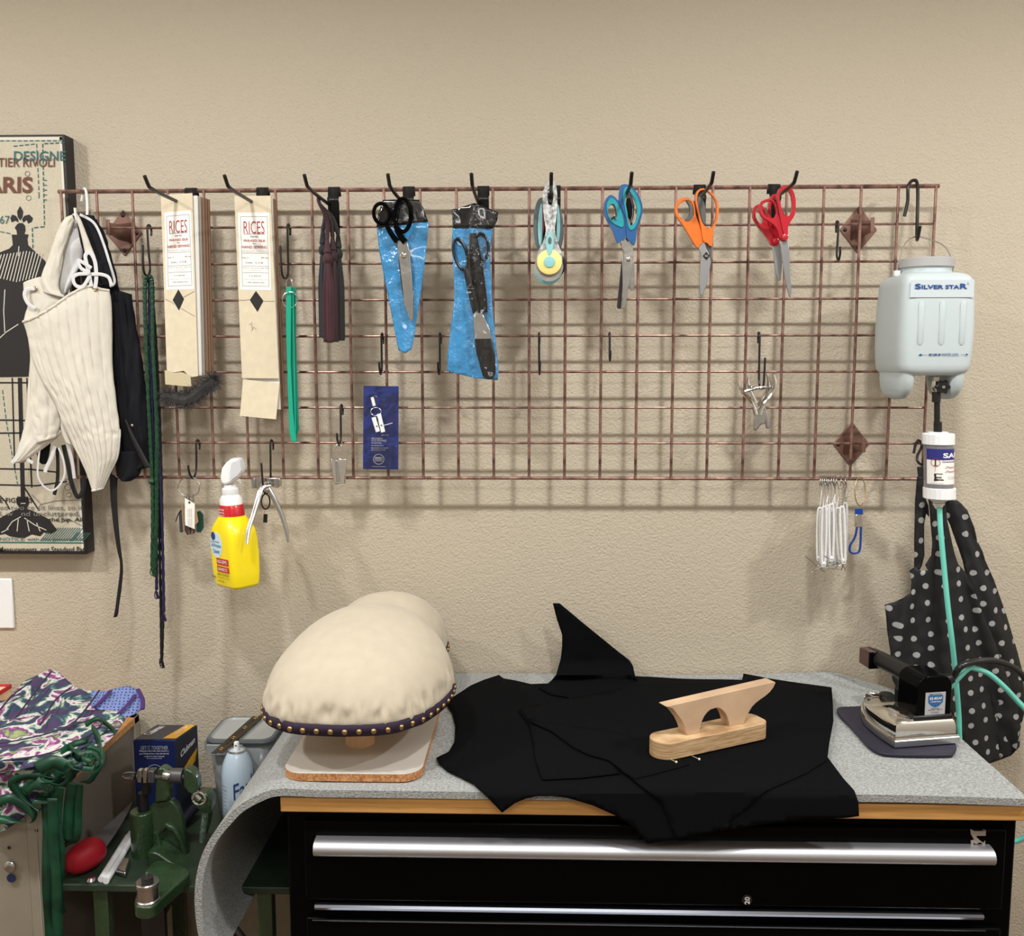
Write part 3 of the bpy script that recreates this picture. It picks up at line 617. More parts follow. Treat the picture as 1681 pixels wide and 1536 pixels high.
b = NB(); tube(b, [W(*c7b([(430+38*math.cos(t*.2618), 600+30*math.sin(t*.2618))])[0], -.1065) for t in range(24)], .0008, 6, closed=True); tube(b, pxy(c7b([(488, 700), (550, 682)]), -.1055), .0008, 6); obj('compass_spring', b, M_steel, e)
b = NB(); [lathe(b, [(.0014, 0), (.0014, .001), (0, .0012)], W(*c7b([p])[0], -.1085), (0, -1, 0), 10) for p in ((437, 705), (470, 698), (442, 655))]; obj('compass_screw', b, M_ink, e)
for s, bx in (('NO. 8 / 200', (470, 765, 520, 775)), ('PRECISION BOW', (398, 788, 480, 802)), ('4 1/2 COMPASS', (398, 803, 505, 818)), ('with spare leads', (396, 822, 470, 834)), ('drawing tool', (396, 840, 485, 852)), ('for school and studio', (396, 856, 520, 868)), ('assembled ready', (396, 872, 500, 885))):
    p = c7b([bx[:2], bx[2:]]); ptext(s, M_white_ink, e, p[0][0], p[0][1], p[1][0], p[1][1], -.0985, bold=.012)
b = NB(); stroke(b, c7b([(450+38*math.cos(t*.2618), 945+36*math.sin(t*.2618)) for t in range(24)]), 1.2, -.0986, closed=True); stroke(b, c7b([(400, 998), (500, 998)]), .8, -.0986)
for dy in (-12, 0, 12): stroke(b, c7b([(422, 945+dy), (478, 945+dy)]), 1.3, -.0986)
obj('round_emblem', b, M_white_ink, e, smooth=False)
# ------------------------------------------------------------------ tassels
def tassel(x, ytop, yh, yskirt, yend, wpx, Y, col, label, seed):
    rnd = random.Random(seed); m = mat('thread_'+label[:12].replace(' ', '_'), srgb(*col), .7, sheen=.2, noise_amt=.5, noise_scale=500, stretch=(1, 1, .03))
    e = empty('tassel', W(x, yend, Y), label, 'tassel', 'dark tassels on the third peg hook'); k = .00131*(Y-CAM.y)/2.026
    px0 = pegx(2)
    b = NB(); T = W(x, ytop, Y); tube(b, [Vector((px0, Y, ZB+.004)), Vector((px0-.001, Y-.004, ZB-.01)), W(x*.5+268, (ytop+330)/2, Y), T], [.0015, .002, .0035, .0045], 8, smooth=5); obj('cord', b, m, e)
    C = W(x, yh, Y); hr = wpx*k*.42
    b = NB(); lathe(b, [(0, .004), (.0035, .0), (hr*.7, -.012), (hr*1.0, -.026), (hr*.72, -.029), (hr*1.1, -.034), (hr*1.25, -.040), (hr*1.1, -.046), (hr*.7, -.050)], T, n=16); obj('head', b, m, e)
    zt = T.z-.049; ze = wz(x, yend, Y); n = 40; rows = []
    for j in range(9):
        f = j/8; z = zt+(ze-zt)*f; rr = hr*(.8+.62*min(1, f*3)); row = []
        for i in range(n):
            rnd.seed(i*7+seed); d = 1+.16*(rnd.random()-.5)*2*min(1, f*3+.3); ez = (rnd.random()-.5)*.008 if j == 8 else 0
            a = 2*math.pi*i/n; row.append(Vector((T.x+(C.x-T.x)*f+rr*d*math.cos(a), Y+rr*d*math.sin(a), z+ez)))
        rows.append(row)
    b = NB(); vv = loft(b, rows, closed=True); b.faces.new(vv[-1]); obj('fringe', b, m, e, ang=25)
tassel(530, 378, 420, 424, 553, 15, -.150, (20, 23, 42), 'navy tassel, leftmost of the dark bunch', 1)
tassel(537, 392, 430, 434, 560, 15, -.166, (66, 22, 32), 'maroon tassel at the front of the dark bunch', 2)
tassel(546, 388, 432, 434, 559, 14, -.156, (46, 16, 24), 'darker maroon tassel just right of the front one', 3)
tassel(555, 384, 434, 436, 557, 14, -.146, (20, 18, 20), 'black tassel, rightmost of the dark bunch', 4)
# ------------------------------------------------------------------ scissors
M_blade = mat('scissor_steel', srgb(172, 171, 168), .24, metal=1, bump=.3, bump_scale=12, bdist=.01); M_bladegrey = mat('dull_steel', srgb(158, 160, 163), .38, metal=.8)
def part(e, name, loops, Y, th, m, sm=4, bevel=.0012, **k):
    b = NB(); pxprism(b, loops, Y, th, sm); return obj(name, b, m, e, bevel=bevel, **k)
def screw(e, p, Y, r, m=None):
    b = NB(); lathe(b, [(r, 0), (r, .0012), (r*.7, .0022), (0, .0024)], W(*p, Y), (0, -1, 0), 18); o = obj('pivot_screw', b, m or M_chrome, e); return o
def ringpath(cx, cy, rx, ry, rot=0, n=20, f=lambda t: 1):
    o = []
    for k in range(n):
        t = 2*math.pi*k/n; x, y = rx*math.cos(t)*f(t), ry*math.sin(t)*f(t); c, s = math.cos(R(rot)), math.sin(R(rot)); o.append((cx+x*c-y*s, cy+x*s+y*c))
    return o
# tapered blue sheath + shears
M_sheath = mat('blue_vinyl', srgb(60, 142, 198), .2, coat=1, noise_amt=.1, noise_scale=20, bump=.9, bump_scale=34, bdist=.009)
M_header = mat('black_vinyl', srgb(20, 20, 22), .18, coat=1, bump=.8, bump_scale=45, bdist=.006, stretch=(1, 1, .5))
def vinyl(e, name, pts, Y, m, step=5, amp=.0035, seed=0, th=.003):
    b = NB(); xs = [p[0] for p in pts]; cx = sum(xs)/len(xs); hw = (max(xs)-min(xs))/2
    sheet(b, pts, step, lambda x, y: W(x, y, Y-amp*(1-min(1, ((x-cx)/hw)**2))-amp*.8*noise.noise(Vector((x/16+seed, y/26, seed)))))
    return obj(name, b, m, e, solid=th, ang=60)
e = empty('shears_sheath', W(665, 578, -.15), 'tapered blue vinyl sheath with black top, behind the black handled shears', 'sheath')
vinyl(e, 'pouch', c6([(575, 425), (750, 405), (925, 385), (928, 420), (905, 640), (880, 840), (850, 1040), (828, 1180), (810, 1260), (770, 1285), (725, 1265), (700, 1150), (660, 930), (625, 760), (595, 600)]), -.152, M_sheath, seed=2, amp=.005)
vinyl(e, 'header', c6([(618, 242), (720, 238), (862, 240), (895, 300), (924, 386), (750, 408), (574, 428), (585, 340)]), -.155, M_header, seed=5)
e = empty('tailor_shears', W(676, 530, -.17), 'black handled steel shears hanging in front of the tapered blue sheath', 'scissors')
part(e, 'blade', [c6([(713, 515), (750, 520), (785, 530), (797, 590), (812, 740), (822, 900), (824, 1020), (815, 1080), (790, 1040), (762, 950), (735, 700), (722, 600)])], -.172, .003, M_blade, sm=0, bevel=.0008)
part(e, 'rear_blade', [c6([(720, 540), (735, 540), (760, 760), (790, 1000), (812, 1075), (780, 1010), (745, 860), (725, 680)])], -.168, .003, mat('dark_steel', srgb(80, 80, 84), .3, metal=.9), sm=0, bevel=.0006)
b = NB(); tube(b, pxy(c6(ringpath(607, 335, 52, 70, -8)), -.173), .0038, 9, closed=True, smooth=2); tube(b, pxy(c6([(640, 410), (660, 450), (690, 495), (715, 525)]), -.172), [.004, .005, .0055, .006], 9, smooth=3); obj('handle', b, M_blackgloss, e, label='round left thumb handle')
b = NB(); tube(b, pxy(c6(ringpath(752, 345, 56, 112, 0)), -.175), .0042, 9, closed=True, smooth=2); tube(b, pxy(c6([(700, 420), (718, 460), (745, 500), (770, 530)]), -.173), [.004, .005, .006, .0065], 9, smooth=3); obj('handle', b, M_blackgloss, e, label='long oval right handle')
screw(e, c6([(757, 618)])[0], -.1725, .0062)
# wide blue sheath with scissors inside
e = empty('scissors_sheath', W(780, 622, -.16), 'wide blue vinyl sheath with black top and scissors inside', 'sheath')
vinyl(e, 'pouch', c6([(1095, 430), (1230, 425), (1365, 430), (1352, 560), (1350, 700), (1358, 850), (1365, 1000), (1385, 1200), (1405, 1400), (1400, 1468), (1240, 1455), (1055, 1408), (1060, 1280), (1075, 1150), (1092, 1020), (1105, 900), (1100, 740), (1085, 560)]), -.160, M_sheath, seed=9, amp=.005)
vinyl(e, 'header', c6([(1085, 308), (1160, 288), (1240, 263), (1320, 290), (1402, 328), (1395, 385), (1370, 432), (1230, 428), (1095, 432)]), -.165, M_header, seed=12)
e = empty('sheathed_scissors', W(800, 622, -.17), 'long black handled scissors inside the wide blue sheath', 'scissors')
b = NB(); tube(b, pxy(c6(ringpath(1145, 610, 42, 108, -14)), -.171), .0030, 8, closed=True, smooth=2); tube(b, pxy(c6([(1175, 700), (1208, 790), (1238, 910), (1258, 1010)]), -.171), [.0050, .009, .010, .009], 9, smooth=3, flat=.5, fdir=(0, 1, 0)); obj('handle', b, M_blackplastic, e)
b = NB(); tube(b, pxy(c6(ringpath(1288, 560, 48, 90, -6)), -.171), .0030, 8, closed=True, smooth=2); tube(b, pxy(c6([(1228, 470), (1240, 620), (1265, 800), (1290, 930), (1300, 1010)]), -.172), [.007, .013, .014, .011, .009], 9, smooth=3, flat=.5, fdir=(0, 1, 0)); obj('handle', b, M_blackplastic, e)
part(e, 'blade', [c6([(1238, 1010), (1290, 1000), (1345, 1120), (1356, 1190), (1240, 1192), (1235, 1080)])], -.172, .003, M_blade, sm=0)
part(e, 'blade_guard', [c6([(1240, 1190), (1355, 1190), (1382, 1300), (1385, 1420), (1370, 1455), (1330, 1465), (1298, 1445), (1255, 1290)])], -.176, .007, M_blackplastic, sm=0, bevel=.002)
b = NB(); sheet(b, c6([(1230, 290), (1290, 300), (1350, 560), (1360, 1000), (1395, 1450), (1300, 1462), (1230, 1300), (1190, 900), (1180, 500)]), 5, lambda x, y: W(x, y, -.180-.004*noise.noise(Vector((x/9, y/40, 1))))); 
o = obj('plastic_cover', b, M_clear, e)
# ------------------------------------------------------------------ rotary cutters
M_mottle = mat('mottled_plastic', srgb(225, 226, 224), .35, noise_amt=.5, noise_scale=120, col2=srgb(120, 124, 126)); M_aqua = mat('aqua_plastic', srgb(140, 200, 205), .4); M_yellowdisc = mat('pale_yellow_plastic', srgb(240, 226, 140), .45)
M_greyp = mat('slate_plastic', srgb(86, 96, 98), .4); M_maroon = mat('maroon_plastic', srgb(120, 28, 52), .45)
GR = 'rotary cutters on the sixth peg hook'
def cutter(label, dx, dy, Y, mh, md, mb, hub, lever=True):
    o_ = lambda l: [(x+dx, y+dy) for x, y in c7(l)]
    e = empty('rotary_cutter', W(902+dx, 450+dy, Y), label, 'rotary cutter', GR)
    outl = o_([(385, 208), (425, 250), (440, 330), (440, 480), (430, 600), (420, 700), (450, 830), (480, 900), (492, 990), (470, 1070), (420, 1115), (365, 1130), (300, 1110), (258, 1060), (243, 980), (258, 890), (300, 820), (330, 700), (315, 580), (300, 430), (305, 320), (340, 245)])
    part(e, 'handle', [outl, o_([(375, 290), (398, 300), (405, 370), (392, 440), (368, 450), (350, 420), (348, 340), (355, 300)])], Y, .012, mh, sm=3, bevel=.002)
    b = NB(); C = W(*o_([(366, 1005)])[0], Y-.004); lathe(b, [(0, 0), (.0245, 0), (.0245, .0035), (.022, .005), (0, .005)], C, (0, -1, 0), 36); obj('guard_disc', b, md, e)
    b = NB(); lathe(b, [(0, 0), (.0285, 0), (.0285, .0008), (0, .0008)], C+Vector((-.001, .012, -.008)), (0, -1, 0), 36); obj('blade', b, M_blade, e)
    b = NB(); lathe(b, [(0, 0), (.011, 0), (.0105, .003), (.006, .004), (0, .0036)], C+Vector((0, -.005, 0)), (0, -1, 0), 28); obj('hub', b, hub, e)
    if lever:
        q = o_([(378, 698), (398, 750), (410, 800), (400, 880), (378, 935), (352, 935), (335, 870), (325, 800), (350, 740)]); part(e, 'lock_lever', [q], Y-.010, .007, hub, sm=3, bevel=.0015)
        part(e, 'lock_button', [o_(ringpath(370, 795, 16, 34))], Y-.0115, .002, mb, sm=0, bevel=.0004)
    return e
cutter('front rotary cutter with mottled white handle and pale yellow disc', 0, 0, -.190, M_mottle, M_yellowdisc, M_greyp, M_aqua)
e = empty('rotary_cutter', W(903, 455, -.16), 'dark grey and aqua rotary cutter hanging behind the mottled white one', 'rotary cutter', GR)
part(e, 'handle', [c7([(300, 380), (250, 410), (222, 500), (210, 640), (220, 760), (245, 860), (300, 900), (440, 900), (480, 840), (500, 720), (498, 600), (480, 520), (440, 430)]), c7([(335, 440), (400, 440), (440, 560), (440, 700), (400, 800), (320, 800), (300, 700), (300, 560)])], -.165, .009, M_greyp, sm=3)
part(e, 'grip', [c7([(292, 430), (270, 500), (255, 640), (262, 820), (290, 850), (300, 700), (302, 520)])], -.171, .007, M_aqua, sm=2)
part(e, 'grip', [c7([(440, 430), (465, 540), (470, 680), (455, 810), (432, 780), (435, 600)])], -.171, .007, M_aqua, sm=2)
part(e, 'inlay', [c7([(300, 480), (322, 540), (322, 660), (305, 730), (298, 620)])], -.172, .006, M_maroon, sm=2)
b = NB(); lathe(b, [(0, 0), (.027, 0), (.027, .004), (.020, .006), (0, .006)], W(*c7([(395, 1030)])[0], -.166), (0, -1, 0), 32); obj('blade_guard', b, M_blackplastic, e)
e = empty('rotary_cutter', W(900, 465, -.15), 'rearmost rotary cutter with a pale aqua round guard showing at the bottom', 'rotary cutter', GR)
b = NB(); lathe(b, [(0, 0), (.0285, 0), (.0285, .004), (.024, .006), (0, .006)], W(*c7([(355, 1085)])[0], -.155), (0, -1, 0), 32); obj('blade_guard', b, M_aqua, e)
part(e, 'handle', [c7([(360, 330), (440, 420), (490, 560), (505, 720), (480, 860), (440, 960), (330, 980), (270, 900), (240, 760), (250, 560), (290, 420)])], -.150, .008, M_black, sm=3)
# ------------------------------------------------------------------ coloured scissors
M_bl = mat('blue_plastic', srgb(24, 86, 146), .35, coat=.3); M_tl = mat('turquoise_rubber', srgb(20, 150, 160), .5)
YB1 = -.185
e = empty('scissors', W(1022, 507, YB1), 'blue and turquoise handled scissors in front, on the seventh peg hook', 'scissors', 'scissors on the right hand peg hooks')
LH = c7([(970, 440), (938, 470), (935, 530), (962, 585), (998, 602), (1020, 565), (1016, 495), (996, 450)])
RH = c7([(1112, 345), (1104, 420), (1122, 520), (1136, 630), (1165, 645), (1205, 600), (1217, 500), (1198, 415), (1160, 345), (1130, 305)])
part(e, 'handle', [c7([(962, 352), (912, 395), (893, 480), (918, 590), (980, 700), (1008, 780), (1030, 818), (1060, 800), (1100, 770), (1112, 700), (1102, 560), (1062, 450), (1012, 385)]), LH], YB1, .010, M_bl, sm=2, bevel=.002)
part(e, 'handle', [c7([(1095, 248), (1050, 275), (1038, 400), (1060, 460), (1085, 520), (1108, 600), (1115, 770), (1150, 805), (1185, 845), (1205, 790), (1216, 690), (1250, 600), (1272, 500), (1255, 400), (1210, 320), (1150, 265)]), RH], YB1-.003, .010, M_bl, sm=2, bevel=.002)
part(e, 'grip_lining', [c7([(965, 380), (925, 430), (925, 520), (958, 605), (1020, 650), (1078, 668), (1088, 600), (1050, 480), (1002, 400)]), LH], YB1-.0022, .003, M_tl, sm=2, bevel=.0006)
part(e, 'grip_lining', [c7([(1095, 285), (1140, 278), (1200, 340), (1243, 430), (1250, 520), (1225, 610), (1190, 680), (1150, 695), (1125, 640), (1108, 540), (1090, 440), (1080, 350)]), RH], YB1-.0052, .003, M_tl, sm=2, bevel=.0006)
part(e, 'blade', [c7([(1060, 805), (1100, 778), (1172, 850), (1182, 950), (1168, 1060), (1130, 1250), (1105, 1452), (1070, 1456), (1073, 1300), (1085, 1050), (1090, 905), (1065, 860)])], YB1+.001, .003, M_blade, sm=0, bevel=.0008)
part(e, 'rear_blade', [c7([(1088, 930), (1072, 940), (1075, 1250), (1100, 1290), (1130, 1100)])], YB1+.005, .003, M_bladegrey, sm=0, bevel=.0006)
screw(e, c7([(1134, 975)])[0], YB1, .0050)
YC = -.145
e = empty('pinking_shears', W(1020, 507, YC), 'chrome ringed shears hanging half hidden behind the blue scissors', 'scissors', 'scissors on the right hand peg hooks')
b = NB(); tube(b, pxy(c7(ringpath(955, 510, 60, 78, -12)), YC), .0030, 8, closed=True, smooth=2); tube(b, pxy(c7([(990, 585), (1030, 690), (1080, 820), (1130, 960)]), YC), [.004, .005, .006, .006], 8, smooth=2); obj('handle', b, M_chrome, e)
b = NB(); tube(b, pxy(c7(ringpath(1140, 480, 45, 135, -4)), YC), .0028, 8, closed=True, smooth=2); tube(b, pxy(c7([(1130, 610), (1130, 760), (1120, 960)]), YC), [.004, .005, .006], 8, smooth=2); obj('handle', b, M_chrome, e)
part(e, 'blade', [c7([(1085, 930), (1065, 1000), (1040, 1240), (1020, 1440), (1035, 1458), (1062, 1455), (1078, 1200), (1110, 960)])], YC-.004, .003, mat('dark_steel', (0, 0, 0)), sm=0, bevel=.0006)
part(e, 'blade', [c7([(1140, 960), (1180, 1000), (1192, 1040), (1188, 1272), (1160, 1282), (1142, 1240), (1145, 1100)])], YC, .003, M_blade, sm=0, bevel=.0006)
M_or = mat('orange_plastic', srgb(226, 112, 30), .38, coat=.2); M_gr = mat('grey_rubber', srgb(84, 86, 88), .5)
YO = -.185
e = empty('scissors', W(1155, 485, YO), 'orange handled scissors with grey grips on the eighth peg hook', 'scissors', 'scissors on the right hand peg hooks')
LH = c8([(268, 405), (215, 440), (190, 490), (210, 560), (265, 602), (320, 600), (346, 560), (346, 480), (320, 420)]); RH = c8([(430, 305), (395, 330), (380, 400), (400, 500), (420, 590), (450, 650), (500, 675), (530, 660), (560, 580), (570, 480), (555, 400), (510, 340), (470, 310)])
part(e, 'handle', [c8([(250, 376), (190, 410), (164, 480), (180, 560), (245, 650), (300, 740), (380, 868), (412, 835), (446, 795), (395, 620), (368, 540), (355, 440), (312, 390)]), LH], YO, .010, M_or, sm=2, bevel=.0018)
part(e, 'handle', [c8([(440, 288), (385, 310), (363, 360), (370, 440), (395, 540), (420, 680), (440, 795), (480, 820), (526, 852), (540, 700), (580, 590), (592, 480), (572, 400), (522, 330)]), RH], YO-.003, .010, M_or, sm=2, bevel=.0018)
part(e, 'grip_lining', [c8([(272, 410), (310, 428), (338, 480), (340, 545), (305, 606), (258, 600), (295, 560), (312, 500), (296, 440)])], YO-.001, .010, M_gr, sm=2)
part(e, 'grip_lining', [c8([(398, 365), (440, 405), (463, 480), (464, 645), (432, 610), (405, 510), (384, 430)])], YO-.004, .010, M_gr, sm=2)
part(e, 'blade', [c8([(395, 870), (440, 810), (500, 935), (516, 1000), (505, 1070), (480, 1200), (440, 1315), (422, 1333), (404, 1300), (406, 1180), (414, 990), (420, 930)])], YO+.001, .003, M_bladegrey, sm=0, bevel=.0008)
part(e, 'rear_blade', [c8([(450, 808), (524, 850), (516, 1010), (500, 930)])], YO+.0045, .003, M_gr, sm=0, bevel=.0006)
part(e, 'pivot_mark', [c8([(470, 905), (505, 945), (472, 985), (435, 945)])], YO-.0005, .0015, M_ink, sm=0, bevel=.0003); screw(e, c8([(470, 945)])[0], YO-.0008, .0032)
M_rd = mat('red_plastic', srgb(182, 24, 42), .32, coat=.4)
def red(label, Y, Lo, Lh, Ro, Rh, body, piv, bl, bl2=None):
    e = empty('scissors', W(*bl[-1 if bl2 is None else len(bl)//2], Y), label, 'scissors', 'scissors on the right hand peg hooks')
    part(e, 'handle', [Lo, Lh], Y, .009, M_rd, sm=2, bevel=.0018); part(e, 'handle', [Ro, Rh], Y-.004, .009, M_rd, sm=2, bevel=.0018)
    part(e, 'blade', [bl], Y+.002, .003, M_bladegrey, sm=0, bevel=.0008)
    if bl2: part(e, 'rear_blade', [bl2], Y+.006, .003, M_gr, sm=0, bevel=.0006)
    b = NB(); lathe(b, [(0, 0), (.0066, 0), (.006, .004), (.004, .0048), (0, .005)], W(*piv, Y-.003), (0, -1, 0), 18); obj('pivot', b, M_rd, e)
red('front red handled scissors with the long blade, on the rightmost peg hook', -.205, c8([(1080, 388), (1005, 415), (978, 480), (1008, 562), (1060, 600), (1120, 640), (1160, 690), (1185, 770), (1205, 800), (1240, 800), (1262, 760), (1240, 660), (1200, 600), (1165, 540), (1152, 450), (1122, 402)]),
    c8([(1082, 412), (1030, 432), (1010, 480), (1030, 548), (1080, 575), (1130, 575), (1150, 525), (1136, 450), (1112, 418)]),
    c8([(1240, 260), (1180, 290), (1156, 360), (1165, 460), (1185, 560), (1200, 640), (1225, 740), (1262, 760), (1262, 670), (1290, 610), (1330, 540), (1338, 400), (1312, 310), (1275, 270)]),
    c8([(1230, 300), (1190, 330), (1180, 400), (1200, 480), (1230, 545), (1265, 558), (1290, 540), (1305, 460), (1295, 360), (1265, 310)]), None, c8([(1230, 765)])[0],
    c8([(1200, 800), (1262, 795), (1280, 930), (1282, 1100), (1297, 1300), (1287, 1348), (1270, 1330), (1230, 1150), (1212, 1000)]))
red('rear red handled scissors with the shorter blade, on the rightmost peg hook', -.175, c8([(975, 443), (928, 478), (920, 560), (955, 640), (1020, 720), (1080, 800), (1100, 840), (1150, 848), (1180, 810), (1170, 740), (1100, 640), (1060, 560), (1030, 480), (1005, 450)]),
    c8([(985, 470), (952, 495), (950, 570), (985, 625), (1005, 640), (1020, 600), (1010, 520), (1000, 475)]),
    c8([(1130, 342), (1092, 375), (1072, 440), (1060, 560), (1090, 660), (1170, 790), (1200, 740), (1190, 640), (1200, 520), (1190, 420), (1165, 355)]),
    c8([(1132, 375), (1110, 400), (1100, 460), (1100, 540), (1120, 590), (1150, 590), (1165, 520), (1160, 420)]), None, c8([(1140, 800)])[0],
    c8([(1108, 845), (1192, 820), (1206, 950), (1207, 1050), (1192, 1180), (1167, 1188), (1142, 1100), (1122, 950)]))
# ------------------------------------------------------------------ chrome clamp
e = empty('spring_clamp', W(1247, 705, -.11), 'chrome spring clamp with curved prongs under its black hook', 'clamp')
for k, (pts, Y) in enumerate((([(183, 365), (190, 400), (215, 440), (262, 495), (284, 560)], -.122), ([(243, 335), (238, 375), (262, 450), (292, 510), (300, 560)], -.112), ([(345, 325), (358, 372), (345, 430), (312, 490), (292, 540)], -.112), ([(386, 330), (394, 385), (366, 450), (325, 500), (306, 560)], -.122))):
    b = NB(); tube(b, pxy(c9(pts), Y), [.002, .0034, .0042, .0046, .005], 9, smooth=5); obj('prong', b, M_chrome, e)
b = NB(); pxprism(b, [c9([(282, 520), (330, 495), (345, 530), (338, 612), (312, 618), (285, 655), (268, 645), (275, 560)])], -.122, .008); obj('jaw', b, M_steel, e, bevel=.0025)
b = NB(); pxprism(b, [c9([(322, 530), (345, 525), (370, 622), (362, 640), (342, 640)])], -.116, .008); obj('jaw', b, M_steel, e, bevel=.0025)
b = NB(); tube(b, [W(*c9([(228+t*1.32, 398+9*math.sin(t*1.1)+10*math.sin(t*.03))])[0], -.116-.0035*math.cos(t*1.1)) for t in range(112)], .0008, 5); tube(b, pxy(c9([(210, 430), (300, 405), (375, 405)]), -.114), .0035, 8, smooth=3); obj('spring', b, M_steel, e)
# ------------------------------------------------------------------ white elastic loops
M_elastic = mat('white_elastic', srgb(232, 232, 232), .8, bump=.4, bump_scale=700, noise_amt=.12, noise_scale=250)
def elastic(x, ytop, y1, y2, lean, Y, label, pin):
    e = empty('elastic_loop', W(x+lean, y2, Y), label, 'elastic loop', 'white elastic loops hanging from the bottom wire')
    zt = GTOP-8*.0762; X = wx(x, 787, GY)
    b = NB(); tube(b, [(X-.003, GY-.006, zt-.014), (X-.003, GY-.009, zt-.003), (X-.001, GY, zt+.0065), (X, GY+.009, zt), (X+.001, Y*.5+GY*.5, zt-.02), W(x+lean*.35, y1-3, Y)], .0011, 6, smooth=4); obj('wire_hook', b, M_steel, e)
    b = NB(); a, c = W(x+lean*.35, y1, Y), W(x+lean, y2, Y)
    tube(b, [a+Vector((-.004, 0, 0)), a+Vector((0, 0, .005)), a+Vector((.004, 0, 0)), a.lerp(c, .5)+Vector((.0045, -.001, 0)), c+Vector((.003, 0, 0)), c+Vector((0, 0, -.005)), c+Vector((-.003, 0, 0)), a.lerp(c, .5)+Vector((-.0045, .001, 0))], .0024, 7, smooth=4, closed=True); obj('elastic_band', b, M_elastic, e)
    b = NB(); lathe(b, [(0, -.004), (.004, -.002), (.0045, .001), (0, .005)], c, n=10); obj('knot', b, M_elastic, e)
    b = NB(); P = W(x+lean+pin[0], y2+pin[1], Y-.004); Q = W(x+lean+pin[2], y2+pin[3], Y+.006); tube(b, [P, Q], .0009, 6); obj('cross_pin', b, M_steel, e)
EL = [(1347, 838, 915, -3, -.10, (-22, -2, 10, 24)), (1350.5, 842, 921, -1, -.095, (-18, 18, 14, 6)), (1354, 836, 925, -2, -.102, (-14, 10, 16, -6)), (1357.5, 834, 918, 1, -.09, (-20, 12, 16, 2)), (1361, 838, 922, 2, -.098, (-10, 12, 18, -2)), (1365, 832, 916, 0, -.104, (-12, -4, 12, 10)), (1369, 830, 924, 3, -.094, (-16, 8, 4, 10)), (1373, 838, 918, 6, -.1, (-8, 14, 12, 2)), (1381, 836, 920, 4, -.097, (2, -2, -4, 16)), (1388, 830, 918, -2, -.102, (-6, 4, 2, 18))]
elab = ['leftmost white elastic loop, its steel pin sticking out to the left', 'second white elastic loop from the left of the bunch', 'third white elastic loop from the left of the bunch', 'fourth white elastic loop from the left of the bunch', 'fifth white elastic loop from the left of the bunch', 'sixth white elastic loop from the left, in front', 'seventh white elastic loop from the left of the bunch', 'white elastic loop at the right side of the crowded bunch', 'white elastic loop second from the right, apart from the bunch', 'rightmost white elastic loop, nearest the blue strap']
for i_, ((x, y1, y2, ln, Y, pin), lb) in enumerate(zip(EL, elab)): elastic(x, 787, y1, y2, ln, (-.084, -.098, -.112)[i_ % 3], lb, pin)
e = empty('key_strap', W(1405, 910, -.085), 'blue rubber strap on an oval ring right of the white elastic loops', 'key strap')
b = NB(); tube(b, [W(*c9([(879+30*math.cos(t*.2618), 1000+82*math.sin(t*.2618))])[0], -.072-.012*math.cos(t*.2618)*0-.008*(1+math.sin(t*.2618))) for t in range(24)], .0011, 6, closed=True); obj('ring', b, M_brass, e)
M_bs = mat('blue_rubber', srgb(20, 70, 165), .45)
b = NB(); pxprism(b, [c9([(853, 1100), (896, 1100), (896, 1132), (853, 1132)])], -.092, .006); tube(b, pxy(c9([(862, 1200), (850, 1260), (822, 1310), (822, 1345), (850, 1355), (878, 1330), (884, 1200)]), -.089), .0042, 8, smooth=5, flat=.5); obj('strap', b, M_bs, e, bevel=.0008)
b = NB(); pxprism(b, [c9([(852, 1130), (897, 1130), (895, 1207), (852, 1207)])], -.0935, .009); obj('metal_sleeve', b, M_chrome, e, bevel=.002)
# ------------------------------------------------------------------ work bench: tool chest, worktop, felt
T, FZ = .956, .941
XW0, XW1, YF = -.3335, .897, -.600
M_wood = mat('oiled_birch', srgb(214, 160, 92), .38, coat=.25, noise_amt=.28, noise_scale=9, stretch=(1, 14, 22), detail=6)
M_wood2 = mat('oiled_birch_dark', srgb(196, 140, 76), .38, coat=.25, noise_amt=.28, noise_scale=9, stretch=(1, 14, 22), detail=6)
b = NB(); box(b, (XW0, YF, .9145), (XW1, -.10, FZ-.0005)); obj('worktop', b, M_wood, None, 'golden wooden worktop on the black tool chest', 'worktop', bevel=.002)
M_rail = mat('polished_rail', srgb(150, 155, 165), .22, metal=1)
e = empty('tool_chest', ((XW0+XW1)/2, -.3, 0), 'wide black glossy tool chest with silver drawer handles under the wooden worktop', 'tool chest')
CX0, CX1, CYF = XW0+.004, XW1-.006, -.578
b = NB(); box(b, (CX0, CYF, .05), (CX1, -.11, .914)); obj('body', b, M_blackgloss, e, bevel=.004)
def zf(py): return W(900, py, CYF-.01).z
xl, xr = wx(500, 1420, CYF-.01), wx(1650, 1420, CYF-.01)
def drawer(za, zb):
    b = NB(); box(b, (xl, CYF-.010, zb), (xr, CYF+.002, za)); return obj('drawer', b, M_blackgloss, e, bevel=.003)
d1 = drawer(zf(1352), zf(1483)); d2 = drawer(zf(1513), zf(1700)); d3 = drawer(zf(1716), .55); d4 = drawer(.54, .33); d5 = drawer(.32, .09)
